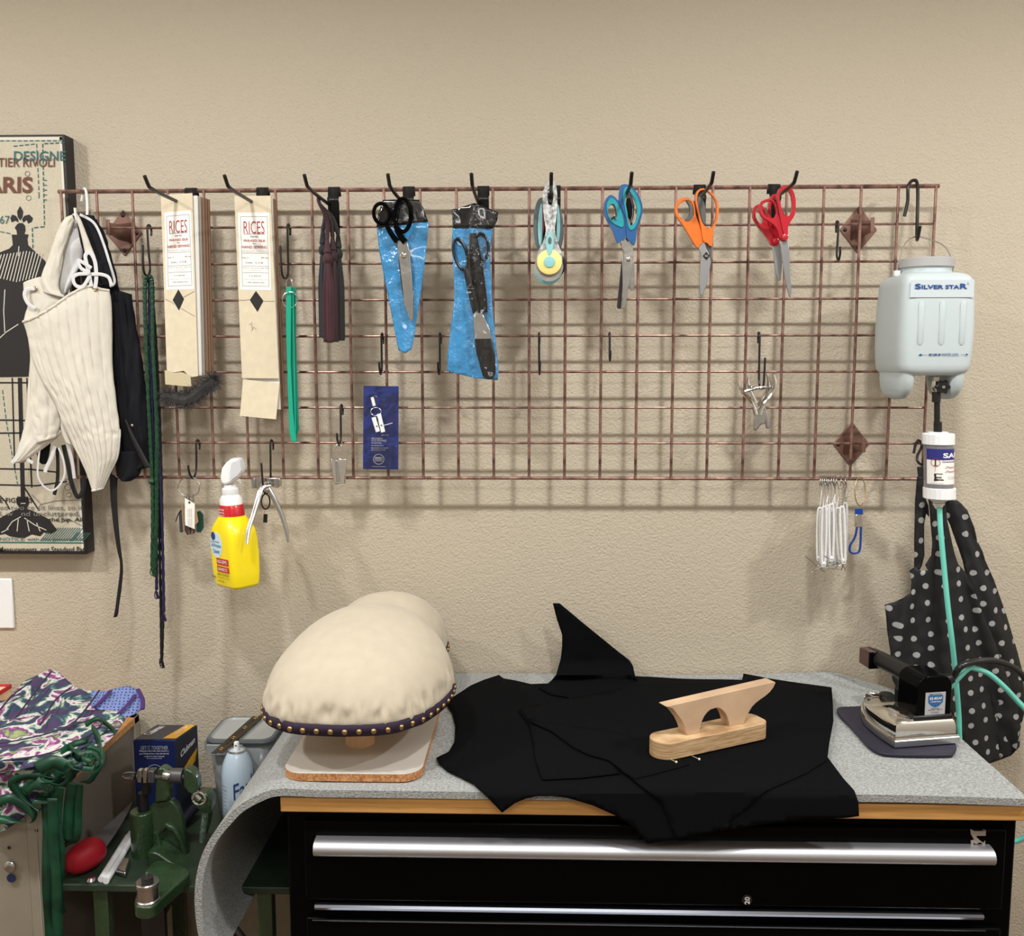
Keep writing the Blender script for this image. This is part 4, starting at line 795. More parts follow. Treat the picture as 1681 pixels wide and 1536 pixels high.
def handle(za, zb, par):
    x0, x1 = wx(513, 1400, CYF-.04), wx(1638, 1405, CYF-.04); b = NB(); n = 12; zc, h = (za+zb)/2, (za-zb)/2
    prof = [(CYF-.012-.026*math.cos(t)**.7 if math.cos(t) > 1e-6 else CYF-.012, zc+h*math.sin(t)) for t in [(-.5+i/n)*math.pi for i in range(n+1)]]
    prof.append((CYF-.010, zc+h)); prof.append((CYF-.010, zc-h))
    A = [b.verts.new((x0, y, z)) for y, z in prof]; B = [b.verts.new((x1, y, z)) for y, z in prof]; m = len(prof)
    for i in range(m): b.faces.new((A[i], A[(i+1) % m], B[(i+1) % m], B[i]))
    b.faces.new(A[::-1]); b.faces.new(B); return obj('handle', b, M_alu, par, ang=50)
z_a, z_b = W(900, 1391, CYF-.04).z, W(900, 1418, CYF-.04).z
handle(z_a, z_b, d1); handle(.640, .615, d2); handle(.53, .505, d4); handle(.31, .285, d5)
b = NB(); x0, x1 = wx(517, 1490, CYF-.012), wx(1615, 1492, CYF-.012); z1, z0 = zf(1487), zf(1497)
loft(b, [[Vector((x, CYF-.004, z1)) for x in (x0, x1)], [Vector((x, CYF-.013, z1-.002)) for x in (x0, x1)], [Vector((x, CYF-.016, (z0+z1)/2)) for x in (x0, x1)], [Vector((x, CYF-.013, z0)) for x in (x0, x1)]])
obj('drawer_rail', b, M_rail, e, label='blue grey shining rail under the top drawer')
b = NB(); tube(b, [(x0-.005, CYF-.012, zf(1515)), (x1+.005, CYF-.012, zf(1515))], .0012, 6); obj('edge_highlight', b, mat('highlight_steel', srgb(80, 82, 86), .25, metal=.8), e)  # thin bar added to stand for the highlight along the drawer edge
b = NB(); C = Vector((wx(1226, 1471, CYF-.01), CYF-.0102, zf(1471))); lathe(b, [(0, 0), (.0085, 0), (.0085, .002), (.0075, .003), (0, .003)], C, (0, -1, 0), 24); lk = obj('lock', b, M_blackplastic, d1)
text('20', M_white_ink, lk, C+Vector((.0042, -.0034, -.0065)), (0, 0, .013), (-.0085, 0, 0), nrm=(0, -1, 0), bold=.02)
M_logo = mat('logo_silver', srgb(150, 140, 128), .45, metal=.3)
def cK(l): return [W(1100+a/2.893, 1260+c/2.893, CYF-.0115) for a, c in l]
b = NB()
for pl in ([(1425, 290), (1445, 300), (1500, 300), (1498, 322), (1455, 322), (1455, 330), (1497, 365), (1480, 358), (1440, 335), (1428, 315)], [(1427, 345), (1450, 338), (1470, 352), (1455, 362), (1440, 356), (1440, 372), (1452, 380), (1478, 366), (1495, 345), (1497, 375), (1480, 390), (1455, 396), (1430, 385)]):
    prism(b, [cK(pl)], (0, -.0006, 0))
obj('logo', b, M_logo, e, smooth=False, label='silver sideways letters on the right of the chest')
b = NB(); tube(b, [W(1100+(1491+7*math.cos(t*.524))/2.893, 1260+(303+9*math.sin(t*.524))/2.893, CYF-.012) for t in range(12)], .0004, 5, closed=True); obj('trademark_sign', b, M_logo, e)
# felt mat with the curl over the left end
M_felt = mat('grey_felt', srgb(172, 174, 172), .95, noise_amt=.3, noise_scale=330, bump=.8, bump_scale=420, stretch=(.7, 1, 1), col2=srgb(126, 130, 130), detail=3, bdist=.002)
YFE = -.606
prof = [(1681, 1297), (1100, 1299), (700, 1299), (480, 1291), (455, 1294), (431, 1301), (393.6, 1321), (371, 1343), (348, 1371), (331, 1404), (322, 1439), (319.5, 1472), (320.7, 1502), (326, 1536), (338, 1568), (350, 1585)]
ov = [W(x, y, YFE) for x, y in prof]
for i in range(3): ov[i].z = T
ov[0].x = .893; ov[3].z = T+.002; ov[4].z = T+.0015
top = [ov[0]]+[ov[0].lerp(ov[3], k/24) for k in range(1, 24)]+smoothpts(ov[3:], 5)
b = NB(); rows = []
n = 22
for j in range(n+1):
    f = j/n; Y = YFE+(-.012-YFE)*f; row = []
    for i, p in enumerate(top):
        q = Vector((p.x, Y, p.z))
        if i < 24:
            q.z += .0012*noise.noise(Vector((q.x*5, Y*6, 0)))-.0006
            # rounded rear right corner, lifted slightly at the wall
            cut = max(0, (Y+.14)/.13); q.x = min(q.x, .893-.11*cut*cut*0-.13*max(0, (Y+.16)/.15)**2)
            q.z += .010*max(0, (Y+.08)/.07)**2*max(0, min(1, (q.x-.45)/.3))
            if f < .1: q.z += .004*max(0, math.sin((q.x-.45)*7))*(q.x > .45)
        row.append(q)
    rows.append(row)
loft(b, rows)
o = obj('felt_mat', b, M_felt, None, 'thick grey wool felt mat on the worktop, curling over its left end', 'felt mat', solid=.0125, ang=80)
bpy.context.view_layer.update()
# make the felt thicken downwards / inwards
me = o.data; up = sum(p.normal.z for p in me.polygons if p.center.z+o.location.z > T-.01)
o.modifiers['s'].offset = -1 if up > 0 else 1
m_ = o.modifiers.new('e', 'EDGE_SPLIT'); m_.split_angle = R(55)
# ------------------------------------------------------------------ pressing ham buck
M_ham = mat('cream_stretch_cloth', srgb(190, 179, 159), .95, noise_amt=.06, noise_scale=40, bump=.35, bump_scale=500, sheen=.2)
M_purple = mat('dark_purple_trim', srgb(40, 26, 48), .8, bump=.3, bump_scale=600)
M_board = mat('white_laminate', srgb(200, 195, 186), .4); M_particle = mat('particle_board', srgb(206, 150, 100), .9, noise_amt=.45, noise_scale=260, col2=srgb(150, 96, 54))
M_beech = mat('pale_beech', srgb(222, 182, 138), .6, noise_amt=.12, noise_scale=20, stretch=(8, 8, 1))
e = empty('pressing_buck', (-.23, -.33, T), 'cream cloth covered pressing form with studded purple trim on a pedestal board', 'pressing form')
q = [WZ(462, 1266, T+.016), WZ(690, 1273, T+.016)]
bx0, bx1, by0, by1 = q[0].x, q[1].x, -.578, -.09
def rrect(x0, x1, y0, y1, r, n=8):
    o = []
    for cx, cy, a in ((x1-r, y0+r, -90), (x1-r, y1-r, 0), (x0+r, y1-r, 90), (x0+r, y0+r, 180)):
        for k in range(n+1): t = R(a+90*k/n); o.append((cx+r*math.cos(t), cy+r*math.sin(t)))
    return o
rr = rrect(bx0, bx1, by0, by1, .036)
b = NB(); prism(b, [[Vector((x, y, T+.003)) for x, y in rr]], (0, 0, .013)); bd = obj('base_board', b, M_particle, e, ang=40)
b = NB(); prism(b, [[Vector((x, y, T+.0158)) for x, y in rr]], (0, 0, .0012)); obj('laminate_top', b, M_board, bd, ang=40)
Pp = WZ(585, 1229, T+.016)
for yy in (-.44, -.2):
    b = NB(); lathe(b, [(.0265, 0), (.0265, .12)], (Pp.x+.002, yy if yy != -.44 else Pp.y+.0265, T+.0165), n=28); obj('pedestal', b, M_beech, e)
RZ = T+.100
KY = [-.596, -.588, -.565, -.525, -.46, -.40, -.34, -.28, -.23, -.17, -.11, -.07, -.05, -.045]
XL_ = [-.235, -.305, -.348, -.378, -.394, -.393, -.385, -.368, -.350, -.34, -.325, -.30, -.26, -.21]
XR_ = [-.225, -.165, -.122, -.095, -.070, -.062, -.068, -.088, -.103, -.098, -.100, -.118, -.155, -.21]
HH = [.0, .036, .070, .100, .122, .134, .139, .132, .116, .126, .110, .078, .045, .0]
def interp(xs, ys, x):
    for i in range(len(xs)-1):
        if x <= xs[i+1]: t = (x-xs[i])/(xs[i+1]-xs[i]); return ys[i]+(ys[i+1]-ys[i])*t
    return ys[-1]
def csp(ys, i, t):
    a, b_, c, d = ys[max(i-1, 0)], ys[i], ys[i+1], ys[min(i+2, len(ys)-1)]
    return .5*((2*b_)+(c-a)*t+(2*a-5*b_+4*c-d)*t*t+(3*b_-a-3*c+d)*t*t*t)
b = NB(); rows = []; rim_l, rim_r = [], []
for i in range(len(KY)-1):
    for s in range(12):
        t = s/12; y = csp(KY, i, t); xl_, xr_, h = csp(XL_, i, t), csp(XR_, i, t), max(0.001, csp(HH, i, t)); c, a = (xl_+xr_)/2, (xr_-xl_)/2; row = []
        if i == 0 and s == 0: rows.append([Vector((-.2303+.004*math.sin(k), -.5965, RZ)) for k in range(0)]) if 0 else None
        N = 190
        for k in range(N+1):
            th = math.pi*k/N; cx, sx = math.cos(th), math.sin(th); p = 2/2.15
            x = c-a*(abs(cx)**p)*(1 if cx >= 0 else -1); z = RZ+h*(sx**p)
            zz = (z-RZ)/.15; gx_ = math.exp(-((zz-.14)/.11)**2)*.010
            wr = gx_*(noise.noise(Vector((x*92, y*92, z*7)))-.1); tuck = -.004*math.exp(-(zz/.05)**2)
            out = Vector((x-c, (y+.33)*.7, 0)); out.normalize(); row.append(Vector((x, y, z))+out*(wr+tuck))
        rows.append(row); rim_l.append(Vector((xl_, y, RZ))); rim_r.append(Vector((xr_, y, RZ)))
loft(b, rows)
bmesh.ops.holes_fill(b, edges=[ed for ed in b.edges if ed.is_boundary]) if 0 else None
cv = obj('cloth_cover', b, M_ham, e, solid=.002, ang=70)
# underside board of the form
rim = rim_l[::-1]+rim_r
rim = [p for i, p in enumerate(rim) if i == 0 or (p-rim[i-1]).length > .004]
b = NB(); prism(b, [[p+Vector(((-.23-p.x)*.04, (-.33-p.y)*.03, .004)) for p in rim]], (0, 0, .012)); obj('form_base', b, M_beech, e)
b = NB(); L = [p+Vector((p.x+.23, (p.y+.33)*.8, 0)).normalized()*.0008 for p in rim]; n = len(L)
for i in range(n): pass
rows = [[p+Vector((0, 0, .009)) for p in L], [p+Vector((p.x+.23, (p.y+.33)*.8, 0)).normalized()*.0008+Vector((0, 0, 0)) for p in L], [p-Vector((p.x+.23, (p.y+.33)*.8, 0)).normalized()*.001+Vector((0, 0, -.011)) for p in L]]
loft(b, rows, closed=True); tr = obj('trim_band', b, M_purple, e, solid=.0018, ang=80)
tot = 0; seg = []
for i in range(n): seg.append(tot); tot += (L[(i+1) % n]-L[i]).length
NS = 62; st0 = None
for k in range(NS):
    s = tot*(k+.5)/NS; i = max(j for j in range(n) if seg[j] <= s); f = (s-seg[i])/max(1e-6, (L[(i+1) % n]-L[i]).length); p = L[i].lerp(L[(i+1) % n], min(1, f)); tg = (L[(i+1) % n]-L[i]).normalized(); nn = Vector((tg.y, -tg.x, 0))
    if nn.dot(Vector((p.x+.23, p.y+.33, 0))) < 0: nn = -nn
    b = NB(); lathe(b, [(.0049, 0), (.0046, .0014), (.003, .0030), (0, .0037)], p+nn*.0014+Vector((0, 0, -.0025)), nn, 14); obj('stud', b, M_brass, tr)
# ------------------------------------------------------------------ black cloth
M_cloth = mat('black_wool_cloth', srgb(12, 13, 15), .95, bump=.3, bump_scale=500, spec=.06)
def clothpt(h, amp=.003, seed=0):
    def f(x, y):
        p = WZ(x, y, T+h); nz = amp*noise.noise(Vector((p.x*9, p.y*9, 1)))
        if p.y > YFE-.004: return p+Vector((0, 0, nz*.6))
        q = W(x, y, YFE-.008-h*.5); over = (T+h)-q.z
        q.y -= .004*noise.noise(Vector((q.x*14, q.z*8, 1)))+min(.010, over*.12); return W(x, y, q.y)
    return f
def cloth(pts, h, label, seed, step=9, amp=.003):
    b = NB(); sheet(b, cB(pts), step, clothpt(h, amp, seed)); return obj('black_cloth', b, M_cloth, None, label, 'cloth', 'black wool pieces spread over the felt', solid=.0014, ang=80)
cloth([(465, 378), (400, 380), (340, 366), (295, 358), (278, 345), (225, 362), (170, 385), (72, 450), (100, 490), (112, 540), (108, 600), (85, 640), (38, 662), (50, 685), (80, 710), (180, 760), (240, 820), (290, 872), (340, 835), (380, 818), (430, 808), (490, 809), (540, 815), (640, 845), (740, 890), (800, 930), (845, 990), (965, 975), (1010, 900), (1010, 700), (900, 500), (800, 352), (640, 345)], .006, 'black cloth at the left with scalloped lower edge and pointed corners', 1)
cloth([(800, 350), (860, 352), (980, 358), (1080, 362), (1210, 365), (1215, 340), (1300, 357), (1440, 378), (1553, 395), (1558, 460), (1560, 520), (1545, 600), (1536, 672), (1460, 720), (1300, 790), (1240, 850), (1180, 890), (1150, 935), (1060, 955), (960, 975), (900, 830), (780, 735), (700, 660), (560, 610), (480, 545), (385, 515), (360, 475), (520, 440), (740, 400)], .011, 'large black cloth in the middle, lying under the wooden block', 2)
cloth([(1536, 660), (1600, 745), (1640, 790), (1655, 830), (1658, 885), (1600, 893), (1450, 895), (1300, 915), (1100, 945), (1000, 960), (1060, 900), (1180, 850), (1300, 760), (1440, 700)], .0085, 'black cloth corner hanging over the front edge at the right', 3)
cloth([(385, 520), (480, 560), (560, 620), (620, 650), (700, 672), (760, 720), (800, 742), (1010, 690), (900, 620), (700, 560)], .013, 'small folded black cloth at the centre with a raised edge', 4, 7)
cloth([(352, 480), (395, 540), (408, 600), (420, 680), (445, 745), (600, 738), (740, 722), (700, 660), (560, 590), (460, 530)], .0095, 'narrow black cloth flap in front of the folded centre piece', 5, 7)
# standing peak against the wall
b = NB()
def peak(x, y):
    p = WZ(x, min(y, 1112), T+.008); Yb = -.045-.085*max(0, min(1, (y-1090)/40)); q = W(x, y, min(-.02, Yb-.012*math.sin((x-905)/22)-.004*noise.noise(Vector((x/30, y/30, 4))))); 
    if y > 1112: q = WZ(x, y, T+.010)
    return q
sheet(b, cB([(485, 70), (510, 70), (600, 145), (680, 210), (735, 255), (778, 288), (792, 310), (800, 352), (820, 400), (760, 430), (600, 440), (480, 420), (430, 395), (466, 378), (480, 365), (497, 345), (507, 310), (515, 280), (520, 235), (520, 190), (510, 160), (500, 130)]), 8, peak)
obj('black_cloth', b, M_cloth, None, 'black cloth peak standing up against the wall behind the other cloths', 'cloth', 'black wool pieces spread over the felt', solid=.0016, ang=80)
# ------------------------------------------------------------------ wooden clapper
ZC = T+.014
M_oak = mat('pale_oak', srgb(206, 176, 136), .6, noise_amt=.3, noise_scale=14, stretch=(2, 2, 30), detail=6, col2=srgb(164, 128, 90))
M_maple = mat('pale_maple', srgb(208, 176, 144), .6, noise_amt=.2, noise_scale=14, detail=5)
P0 = WZ(1112, 1246, ZC); P1 = WZ(1250, 1215, ZC); U_ = (P1-P0); U_.z = 0; U_.normalize(); V_ = Vector((-U_.y, U_.x, 0)); Zv = Vector((0, 0, 1))
e = empty('tailor_clapper', (P0+P1)/2+V_*.027, 'pale wooden tailor clapper standing on the black cloth', 'clapper')
La = -.034; Lb = (P1-P0).length+.020; BW, BH = .056, .0315
pts = []
for k in range(13): t = R(-90-180*k/12); pts.append((La+BW/2+BW/2*math.cos(t)*1.0, BW/2+BW/2*math.sin(t)))
pts = []
for k in range(13): t = R(90+180*k/12); pts.append((La+BW/2+BW/2*math.cos(t), BW/2+BW/2*math.sin(t)))
r = .018
for k in range(7): t = R(-90+90*k/6); pts.append((Lb-r+r*math.cos(t), r+r*math.sin(t)))
for k in range(7): t = R(90*k/6); pts.append((Lb-r+r*math.cos(t), BW-r+r*math.sin(t)))
b = NB(); prism(b, [[P0+U_*a+V_*c for a, c in pts]], (0, 0, BH)); obj('base_block', b, M_oak, e, bevel=.0015, ang=40)
F0 = P0+V_*.016
def fp(l): return [RP(x, y, F0, V_) for x, y in cW(l)]
out = fp([(320, 478), (385, 500), (430, 560), (470, 610), (500, 670), (520, 730), (530, 790), (590, 770), (652, 755)])
arch = fp([(655, 745), (658, 690), (668, 640), (700, 570), (728, 535), (760, 508), (820, 490), (852, 498), (880, 518), (910, 552), (928, 595), (942, 640), (944, 690)])
rt = fp([(945, 690), (1090, 640), (1122, 560), (1170, 480), (1210, 440), (1250, 410), (1300, 375), (1345, 335), (1380, 290), (1402, 240), (1385, 232)])
for p in (out[6], out[7], out[8], rt[0], rt[1]): p.z = ZC+BH-.0005
arch[0].z = arch[-1].z = ZC+BH-.0005
b = NB(); prism(b, [out[:-1]+arch+rt[1:]], V_*.024); obj('arched_top', b, M_maple, e, bevel=.0012, ang=40)
for i, (x, y) in enumerate(((421, 1023), (647, 995))):
    p = WZ(*cW([(x, y)])[0], ZC+.003); b = NB(); lathe(b, [(0, -.0022), (.0016, -.0016), (.0022, 0), (.0016, .0016), (0, .0022)], p, n=12); tube(b, [p, p+V_*.02+Vector((0, 0, -.002))], .0004, 5)
    obj('dressmaker_pin', b, mat('pin_head', srgb(225, 215, 170), .3), None, ('white headed pin under the left end of the wooden clapper', 'white headed pin in front of the middle of the wooden clapper')[i], 'pin', 'white headed pins')
# ------------------------------------------------------------------ iron
zs = T+.009
A = WZ(1469, 1227, zs); B = WZ(1575, 1219, zs); mI = (A+B)/2; dI = (B-A); dI.z = 0; WI = dI.length; dI.normalize(); nI = Vector((-dI.y, dI.x, 0)); Zv = Vector((0, 0, 1)); H = WI/2
def I(a, c, z): return mI+nI*a+dI*c+Vector((0, 0, z-zs+.0))
M_mat_r = mat('navy_silicone', srgb(30, 30, 48), .45)
e0 = [(66, 690), (90, 672), (150, 668), (240, 664), (420, 640), (700, 700), (900, 780), (1000, 960), (1003, 1010), (985, 1038), (950, 1048), (700, 1050), (500, 1044), (430, 1036), (370, 1015), (300, 965), (180, 830), (90, 740)]
b = NB(); prism(b, [smoothpts([WZ(x, y, T+.007) for x, y in c13(e0)], 3, True)], (0, 0, -.005)); obj('iron_rest', b, M_mat_r, None, 'navy iron shaped silicone rest under the steam iron', 'iron rest', bevel=.001, ang=50)
e = empty('steam_iron', I(.09, 0, zs), 'chrome and black industrial steam iron on the navy rest', 'iron')
def plan(sc, L0=0.0, n=18):
    """half outline: heel corner to nose"""
    pr = [(0, 1), (.02, 1.02), (.06, 1.03), (.10, .97), (.13, .84), (.16, .62), (.18, .42), (.195, .22), (.203, 0)]
    q = smoothpts([Vector((a, c*H, 0)) for a, c in pr], 3)
    cx = .09; right = [((v.x-cx)*sc+cx, v.y*sc) for v in q]; left = [(a, -c) for a, c in right[::-1][1:]]
    return right+left
b = NB(); vv = loft(b, [[I(a, c, z) for a, c in plan(s)] for s, z in ((.97, T+.0075), (1.0, T+.009), (1.0, T+.020), (.98, T+.022))], closed=True); b.faces.new(vv[0]); b.faces.new(vv[-1]); obj('soleplate', b, mat('cast_aluminium', srgb(205, 205, 208), .28, metal=1), e, ang=40)
b = NB(); rows = []
for s, z in ((.93, .022), (.935, .030), (.93, .040), (.90, .048), (.82, .055), (.66, .060), (.4, .063), (.15, .064)):
    row = []
    for a, c in plan(s):
        dz = z if z < .045 else z-(z-.045)*.0-.022*max(0, (a-.07)/.11)*min(1, (z-.040)/.015)
        row.append(I(a, c, T+max(dz, .03 if z > .03 else z)))
    rows.append(row)
vv = loft(b, rows, closed=True); b.faces.new(vv[0]); b.faces.new(vv[-1]); obj('chrome_shell', b, M_chrome, e, ang=50)
b = NB(); q = [I(a, c*1.0, T+.023) for a, c in plan(.965)]; tube(b, q, .0025, 8, closed=True); obj('chrome_rim', b, M_chrome, e)
# black housing
def hb(name, a0, a1, c0, c1, z0, z1, m, par=e, r=0, **k):
    b = NB(); pr = []
    n = 8
    if r:
        for kk in range(n+1): t = R(90*kk/n); pr.append((c1-r+r*math.cos(t), z1-r+r*math.sin(t)))
        for kk in range(n+1): t = R(90+90*kk/n); pr.append((c0+r+r*math.cos(t), z1-r+r*math.sin(t)))
        pr += [(c0, z0), (c1, z0)]
    else: pr = [(c1, z1), (c0, z1), (c0, z0), (c1, z0)]
    prism(b, [[I(a0, c, z) for c, z in pr]], nI*(a1-a0)); return obj(name, b, m, par, **k)
hs = hb('housing', .016, .080, -.014, .056, T+.048, T+.133, M_blackgloss, r=.022, bevel=.003, ang=40)
hb('housing_foot', .012, .12, -.022, .058, T+.046, T+.060, M_blackplastic, bevel=.003)
hb('housing_step', .078, .104, -.006, .040, T+.058, T+.085, M_blackplastic, bevel=.003)
b = NB(); tube(b, [I(.05, .019, T+.110), I(.088, .015, T+.111), I(.13, .010, T+.1135), I(.185, .003, T+.115), I(.205, .0, T+.115)], [.021, .0185, .0165, .0165, .0155], 18, smooth=3); obj('handle', b, M_black, e)
b = NB(); tube(b, [I(.204, .0, T+.115), I(.212, -.001, T+.115)], [.0155, .0145], 18); obj('handle_cap', b, M_blackplastic, e)
sw = RP(1428, 1078, I(.165, -.035, T+.1), nI)
cS = RP(1428, 1079, I(.192, 0, T+.1), nI); b = NB(); obox(b, cS, nI*.020, dI*.0125, Zv*.0165); sb = obj('switch_box', b, mat('dark_red_plastic', srgb(62, 18, 20), .2, coat=.6), e, bevel=.002)
b = NB(); obox(b, cS-nI*.0185, nI*.003, dI*.013, Zv*.017); obj('switch_face', b, M_blackgloss, sb, bevel=.002)
b = NB(); tube(b, [cS, I(.19, -.002, T+.108)], .006, 10); obj('switch_arm', b, M_blackplastic, sb)
b = NB(); lathe(b, [(.013, 0), (.0145, .002), (.0145, .011), (.012, .013), (0, .013)], I(.130, -.004, T+.048), (0, 0, 1), 26); obj('dial', b, M_blackplastic, e)
b = NB(); q = I(.0148, .002, T+.060); O = q; prism(b, [[O, O+dI*.040, O+dI*.040+Zv*.042, O+Zv*.042]], nI*.0012); stk = obj('sticker', b, mat('silver_sticker', srgb(188, 190, 196), .35, metal=.3), e, smooth=False)
def stext(s, u0, v0, u1, v1, m, bd=.01): OO = O-nI*.0006+dI*(.040*u0)+Zv*(.042*v0); text(s, m, stk, OO, dI*(.040*(u1-u0)), Zv*(.042*(v1-v0)), bold=bd, nrm=-nI)
b = NB(); sh = [(.15, .88), (.85, .88), (.88, .78), (.86, .55), (.70, .40), (.5, .32), (.3, .40), (.14, .55), (.12, .78)]; prism(b, [[O-nI*.0003+dI*(.040*a)+Zv*(.042*c) for a, c in sh]], nI*.0004); obj('shield', b, mat('shield_blue', srgb(40, 96, 150), .4), stk, smooth=False)
stext('ES-85AF', .2, .68, .82, .80, M_white_ink, .02); stext('STEAM IRON', .25, .56, .75, .62, M_white_ink); stext('100-120 V  1000 W', .15, .20, .85, .25, M_ink); stext('MODEL', .2, .90, .8, .95, M_ink); stext('KOREA', .3, .08, .7, .13, M_ink); stext('Electric', .3, .26, .7, .31, M_ink)
b = NB(); tube(b, [I(.05, .050, T+.108), I(.045, .064, T+.113), I(.042, .074, T+.118)], [.012, .011, .009], 14, smooth=3); obj('cord_boot', b, M_blackplastic, e)
c0 = I(.042, .074, T+.118)
b = NB(); pth = smoothpts([c0, W(1577, 1094, -.37), W(1600, 1086, -.36), W(1630, 1084.5, -.35), W(1660, 1094, -.34), W(1685, 1116, -.33), W(1720, 1170, -.33), W(1740, 1300, -.33), W(1745, 1500, -.33)], 10); n = len(pth); tube(b, pth, [.0056+.0009*(i % 2) for i in range(n)], 10); obj('power_cord', b, mat('ribbed_black', srgb(26, 26, 27), .28), e)
b = NB(); tube(b, [I(.05, .050, T+.085), I(.05, .062, T+.086), I(.05, .068, T+.092)], .004, 10, smooth=3); obj('water_inlet', b, M_steel, e)
# ------------------------------------------------------------------ water tank
M_tank = mat('milky_tank', srgb(188, 199, 202), .36, spec=.4, sss=.15)
JY = -.168; FY = JY-.080
def jx(px): return wx(px, 520, FY)
cxj = (jx(1481)+jx(1606))/2
e = empty('water_tank', (cxj, JY, wz(1540, 655, FY)), 'milky white water tank with wire bail hanging from the top right S hook', 'water tank')
def se(cx, cy, a, bb, z, p=7, n=56): return [Vector((cx+a*abs(math.cos(t))**(2/p)*(1 if math.cos(t) >= 0 else -1), cy+bb*abs(math.sin(t))**(2/p)*(1 if math.sin(t) >= 0 else -1), z)) for t in [2*math.pi*(k+.5)/n for k in range(n)]]
k_ = (jx(1606)-jx(1481))/125
rows = []
for py, wd, bb, p in ((443.5, 84, .052, 3), (446, 98, .062, 5), (449, 110, .070, 6), (455, 118, .075, 7), (466, 121, .0775, 8), (500, 125, .080, 8), (535, 127, .081, 8), (570, 126, .080, 8), (598, 122, .079, 8), (606, 119, .078, 8), (611, 114, .075, 7), (614, 108, .072, 6), (616.5, 102, .069, 6)):
    rows.append(se(cxj, JY, wd*k_/2, bb, wz(1540, py, FY), p))
b = NB(); vv = loft(b, rows, closed=True); b.faces.new(vv[0]); b.faces.new(vv[-1][::-1])
jb = obj('tank_body', b, M_tank, e, ang=60)
for s, x0, x1 in ((-1, 1487, 1517), (1, 1570, 1600)):
    cx = (jx(x0)+jx(x1))/2; b = NB(); a = (jx(x1)-jx(x0))/2; rows = [se(cx-s*.0*h, JY, a*w_, .068*w2, wz(1540, py, FY), 3) for py, w_, w2, h in ((612, 1.05, 1.02, 0), (625, 1.05, 1.0, 0), (638, .98, .93, .2), (648, .8, .8, .4), (655, .5, .6, .6), (657.5, .2, .3, .7))]
    vv = loft(b, rows, closed=True); b.faces.new(vv[0]); b.faces.new(vv[-1]); obj('tank_foot', b, M_tank, e, ang=70)
b = NB(); zn = wz(1517, 449, JY); lathe(b, [(.050, -.004), (.048, .004), (.048, .012)], (cxj, JY, zn), n=36); obj('neck', b, M_tank, e)
zc0 = wz(1517, 441, JY); zc1 = wz(1517, 425, JY)
b = NB(); lathe(b, [(.0495, 0), (.0525, .0015), (.0520, zc1-zc0-.002), (.050, zc1-zc0), (0, zc1-zc0+.001)], (cxj, JY, zc0), n=40); obj('lid', b, mat('grey_lid', srgb(168, 168, 168), .45), e)
HK = W(1506.4, 390, GY-.085)
b = NB(); tube(b, [(cxj-.0525, JY+.0, zc0-.010), (cxj-.053, JY, zc0+.012), (cxj-.040, JY+.006, zc1+.030), (HK.x-.006, HK.y, HK.z+.0015), (HK.x+.006, HK.y, HK.z+.0015), (cxj+.036, JY+.006, zc1+.026), (cxj+.0525, JY, zc0+.010), (cxj+.0525, JY, zc0-.006)], .0011, 6, smooth=5); obj('bail_wire', b, M_steel, e)
b = NB(); box(b, (cxj-.062, JY-.006, zn-.006), (cxj-.050, JY+.006, zn+.006)); obj('bail_lug', b, M_white, e, bevel=.002)
for px in (1512, 1546.5, 1580.5):
    z1, z0 = wz(px, 494, FY), wz(px, 566, FY); X = jx(px); b = NB(); tube(b, [(X, FY-.0000, z0), (X, FY-.0008, z0+.006), (X, FY-.0008, z1-.006), (X, FY, z1)], [.003, .0055, .0055, .003], 14, flat=.35, fdir=(0, 1, 0)); obj('rib', b, M_tank, jb)
M_tb = mat('tank_print', srgb(24, 70, 140), .5)
b = NB(); p0, p1 = W(1494, 488, FY-.0012), W(1600, 459, FY-.0012); box(b, (p0.x, FY-.0008, p0.z), (p1.x, FY-.0002, p1.z)); obj('label_band', b, mat('pale_band', srgb(194, 205, 210), .4), jb, smooth=False)
Yt = FY-.0018
ptext('S', M_tb, jb, 1502, 465.5, 1512, 474.5, Yt, bold=.06); ptext('ILVER', M_tb, jb, 1513, 467.5, 1549, 474.3, Yt, bold=.05); ptext('STA', M_tb, jb, 1552, 467.5, 1575, 474.2, Yt, bold=.05); ptext('R', M_tb, jb, 1576, 465.3, 1588, 474, Yt, bold=.06)
b = NB(); stroke(b, [(1589.5+1.5*math.cos(t*.6), 465.5+1.5*math.sin(t*.6)) for t in range(10)], .5, Yt); obj('trademark_sign', b, M_tb, jb)
ptext('MINIMUM WATER LEVEL', M_tb, jb, 1525, 579.8, 1574, 584, FY-.001, bold=.01)
b = NB(); stroke(b, [(1513, 582.3), (1522, 582.2)], .5, FY-.0012); stroke(b, [(1577, 582), (1586, 581.8)], .5, FY-.0012)
prism(b, [pxy([(1508, 582.3), (1513, 580.3), (1513, 584.3)], FY-.0012)], (0, .0003, 0)); prism(b, [pxy([(1590, 581.8), (1586, 579.8), (1586, 583.8)], FY-.0012)], (0, .0003, 0)); obj('level_arrow', b, M_tb, jb, smooth=False)
VY = -.212
v0 = W(1534, 622, VY)
b = NB(); lathe(b, [(.011, -.004), (.011, .004), (.0085, .005)], v0, n=6); obj('valve_nut', b, M_chrome, e, ang=20)
b = NB(); tube(b, [v0, W(1533, 632, VY), W(1536, 640, VY), W(1537, 648, VY)], [.0075, .0075, .007, .006], 14, smooth=3); obj('valve_body', b, M_chrome, e)
b = NB(); C = W(1548.5, 635, VY-.014); pts = []
for k in range(72): t = 2*math.pi*k/72; rr_ = .0125*(1+.16*math.cos(6*t)); pts.append(C+Vector((rr_*math.cos(t), 0, rr_*math.sin(t))))
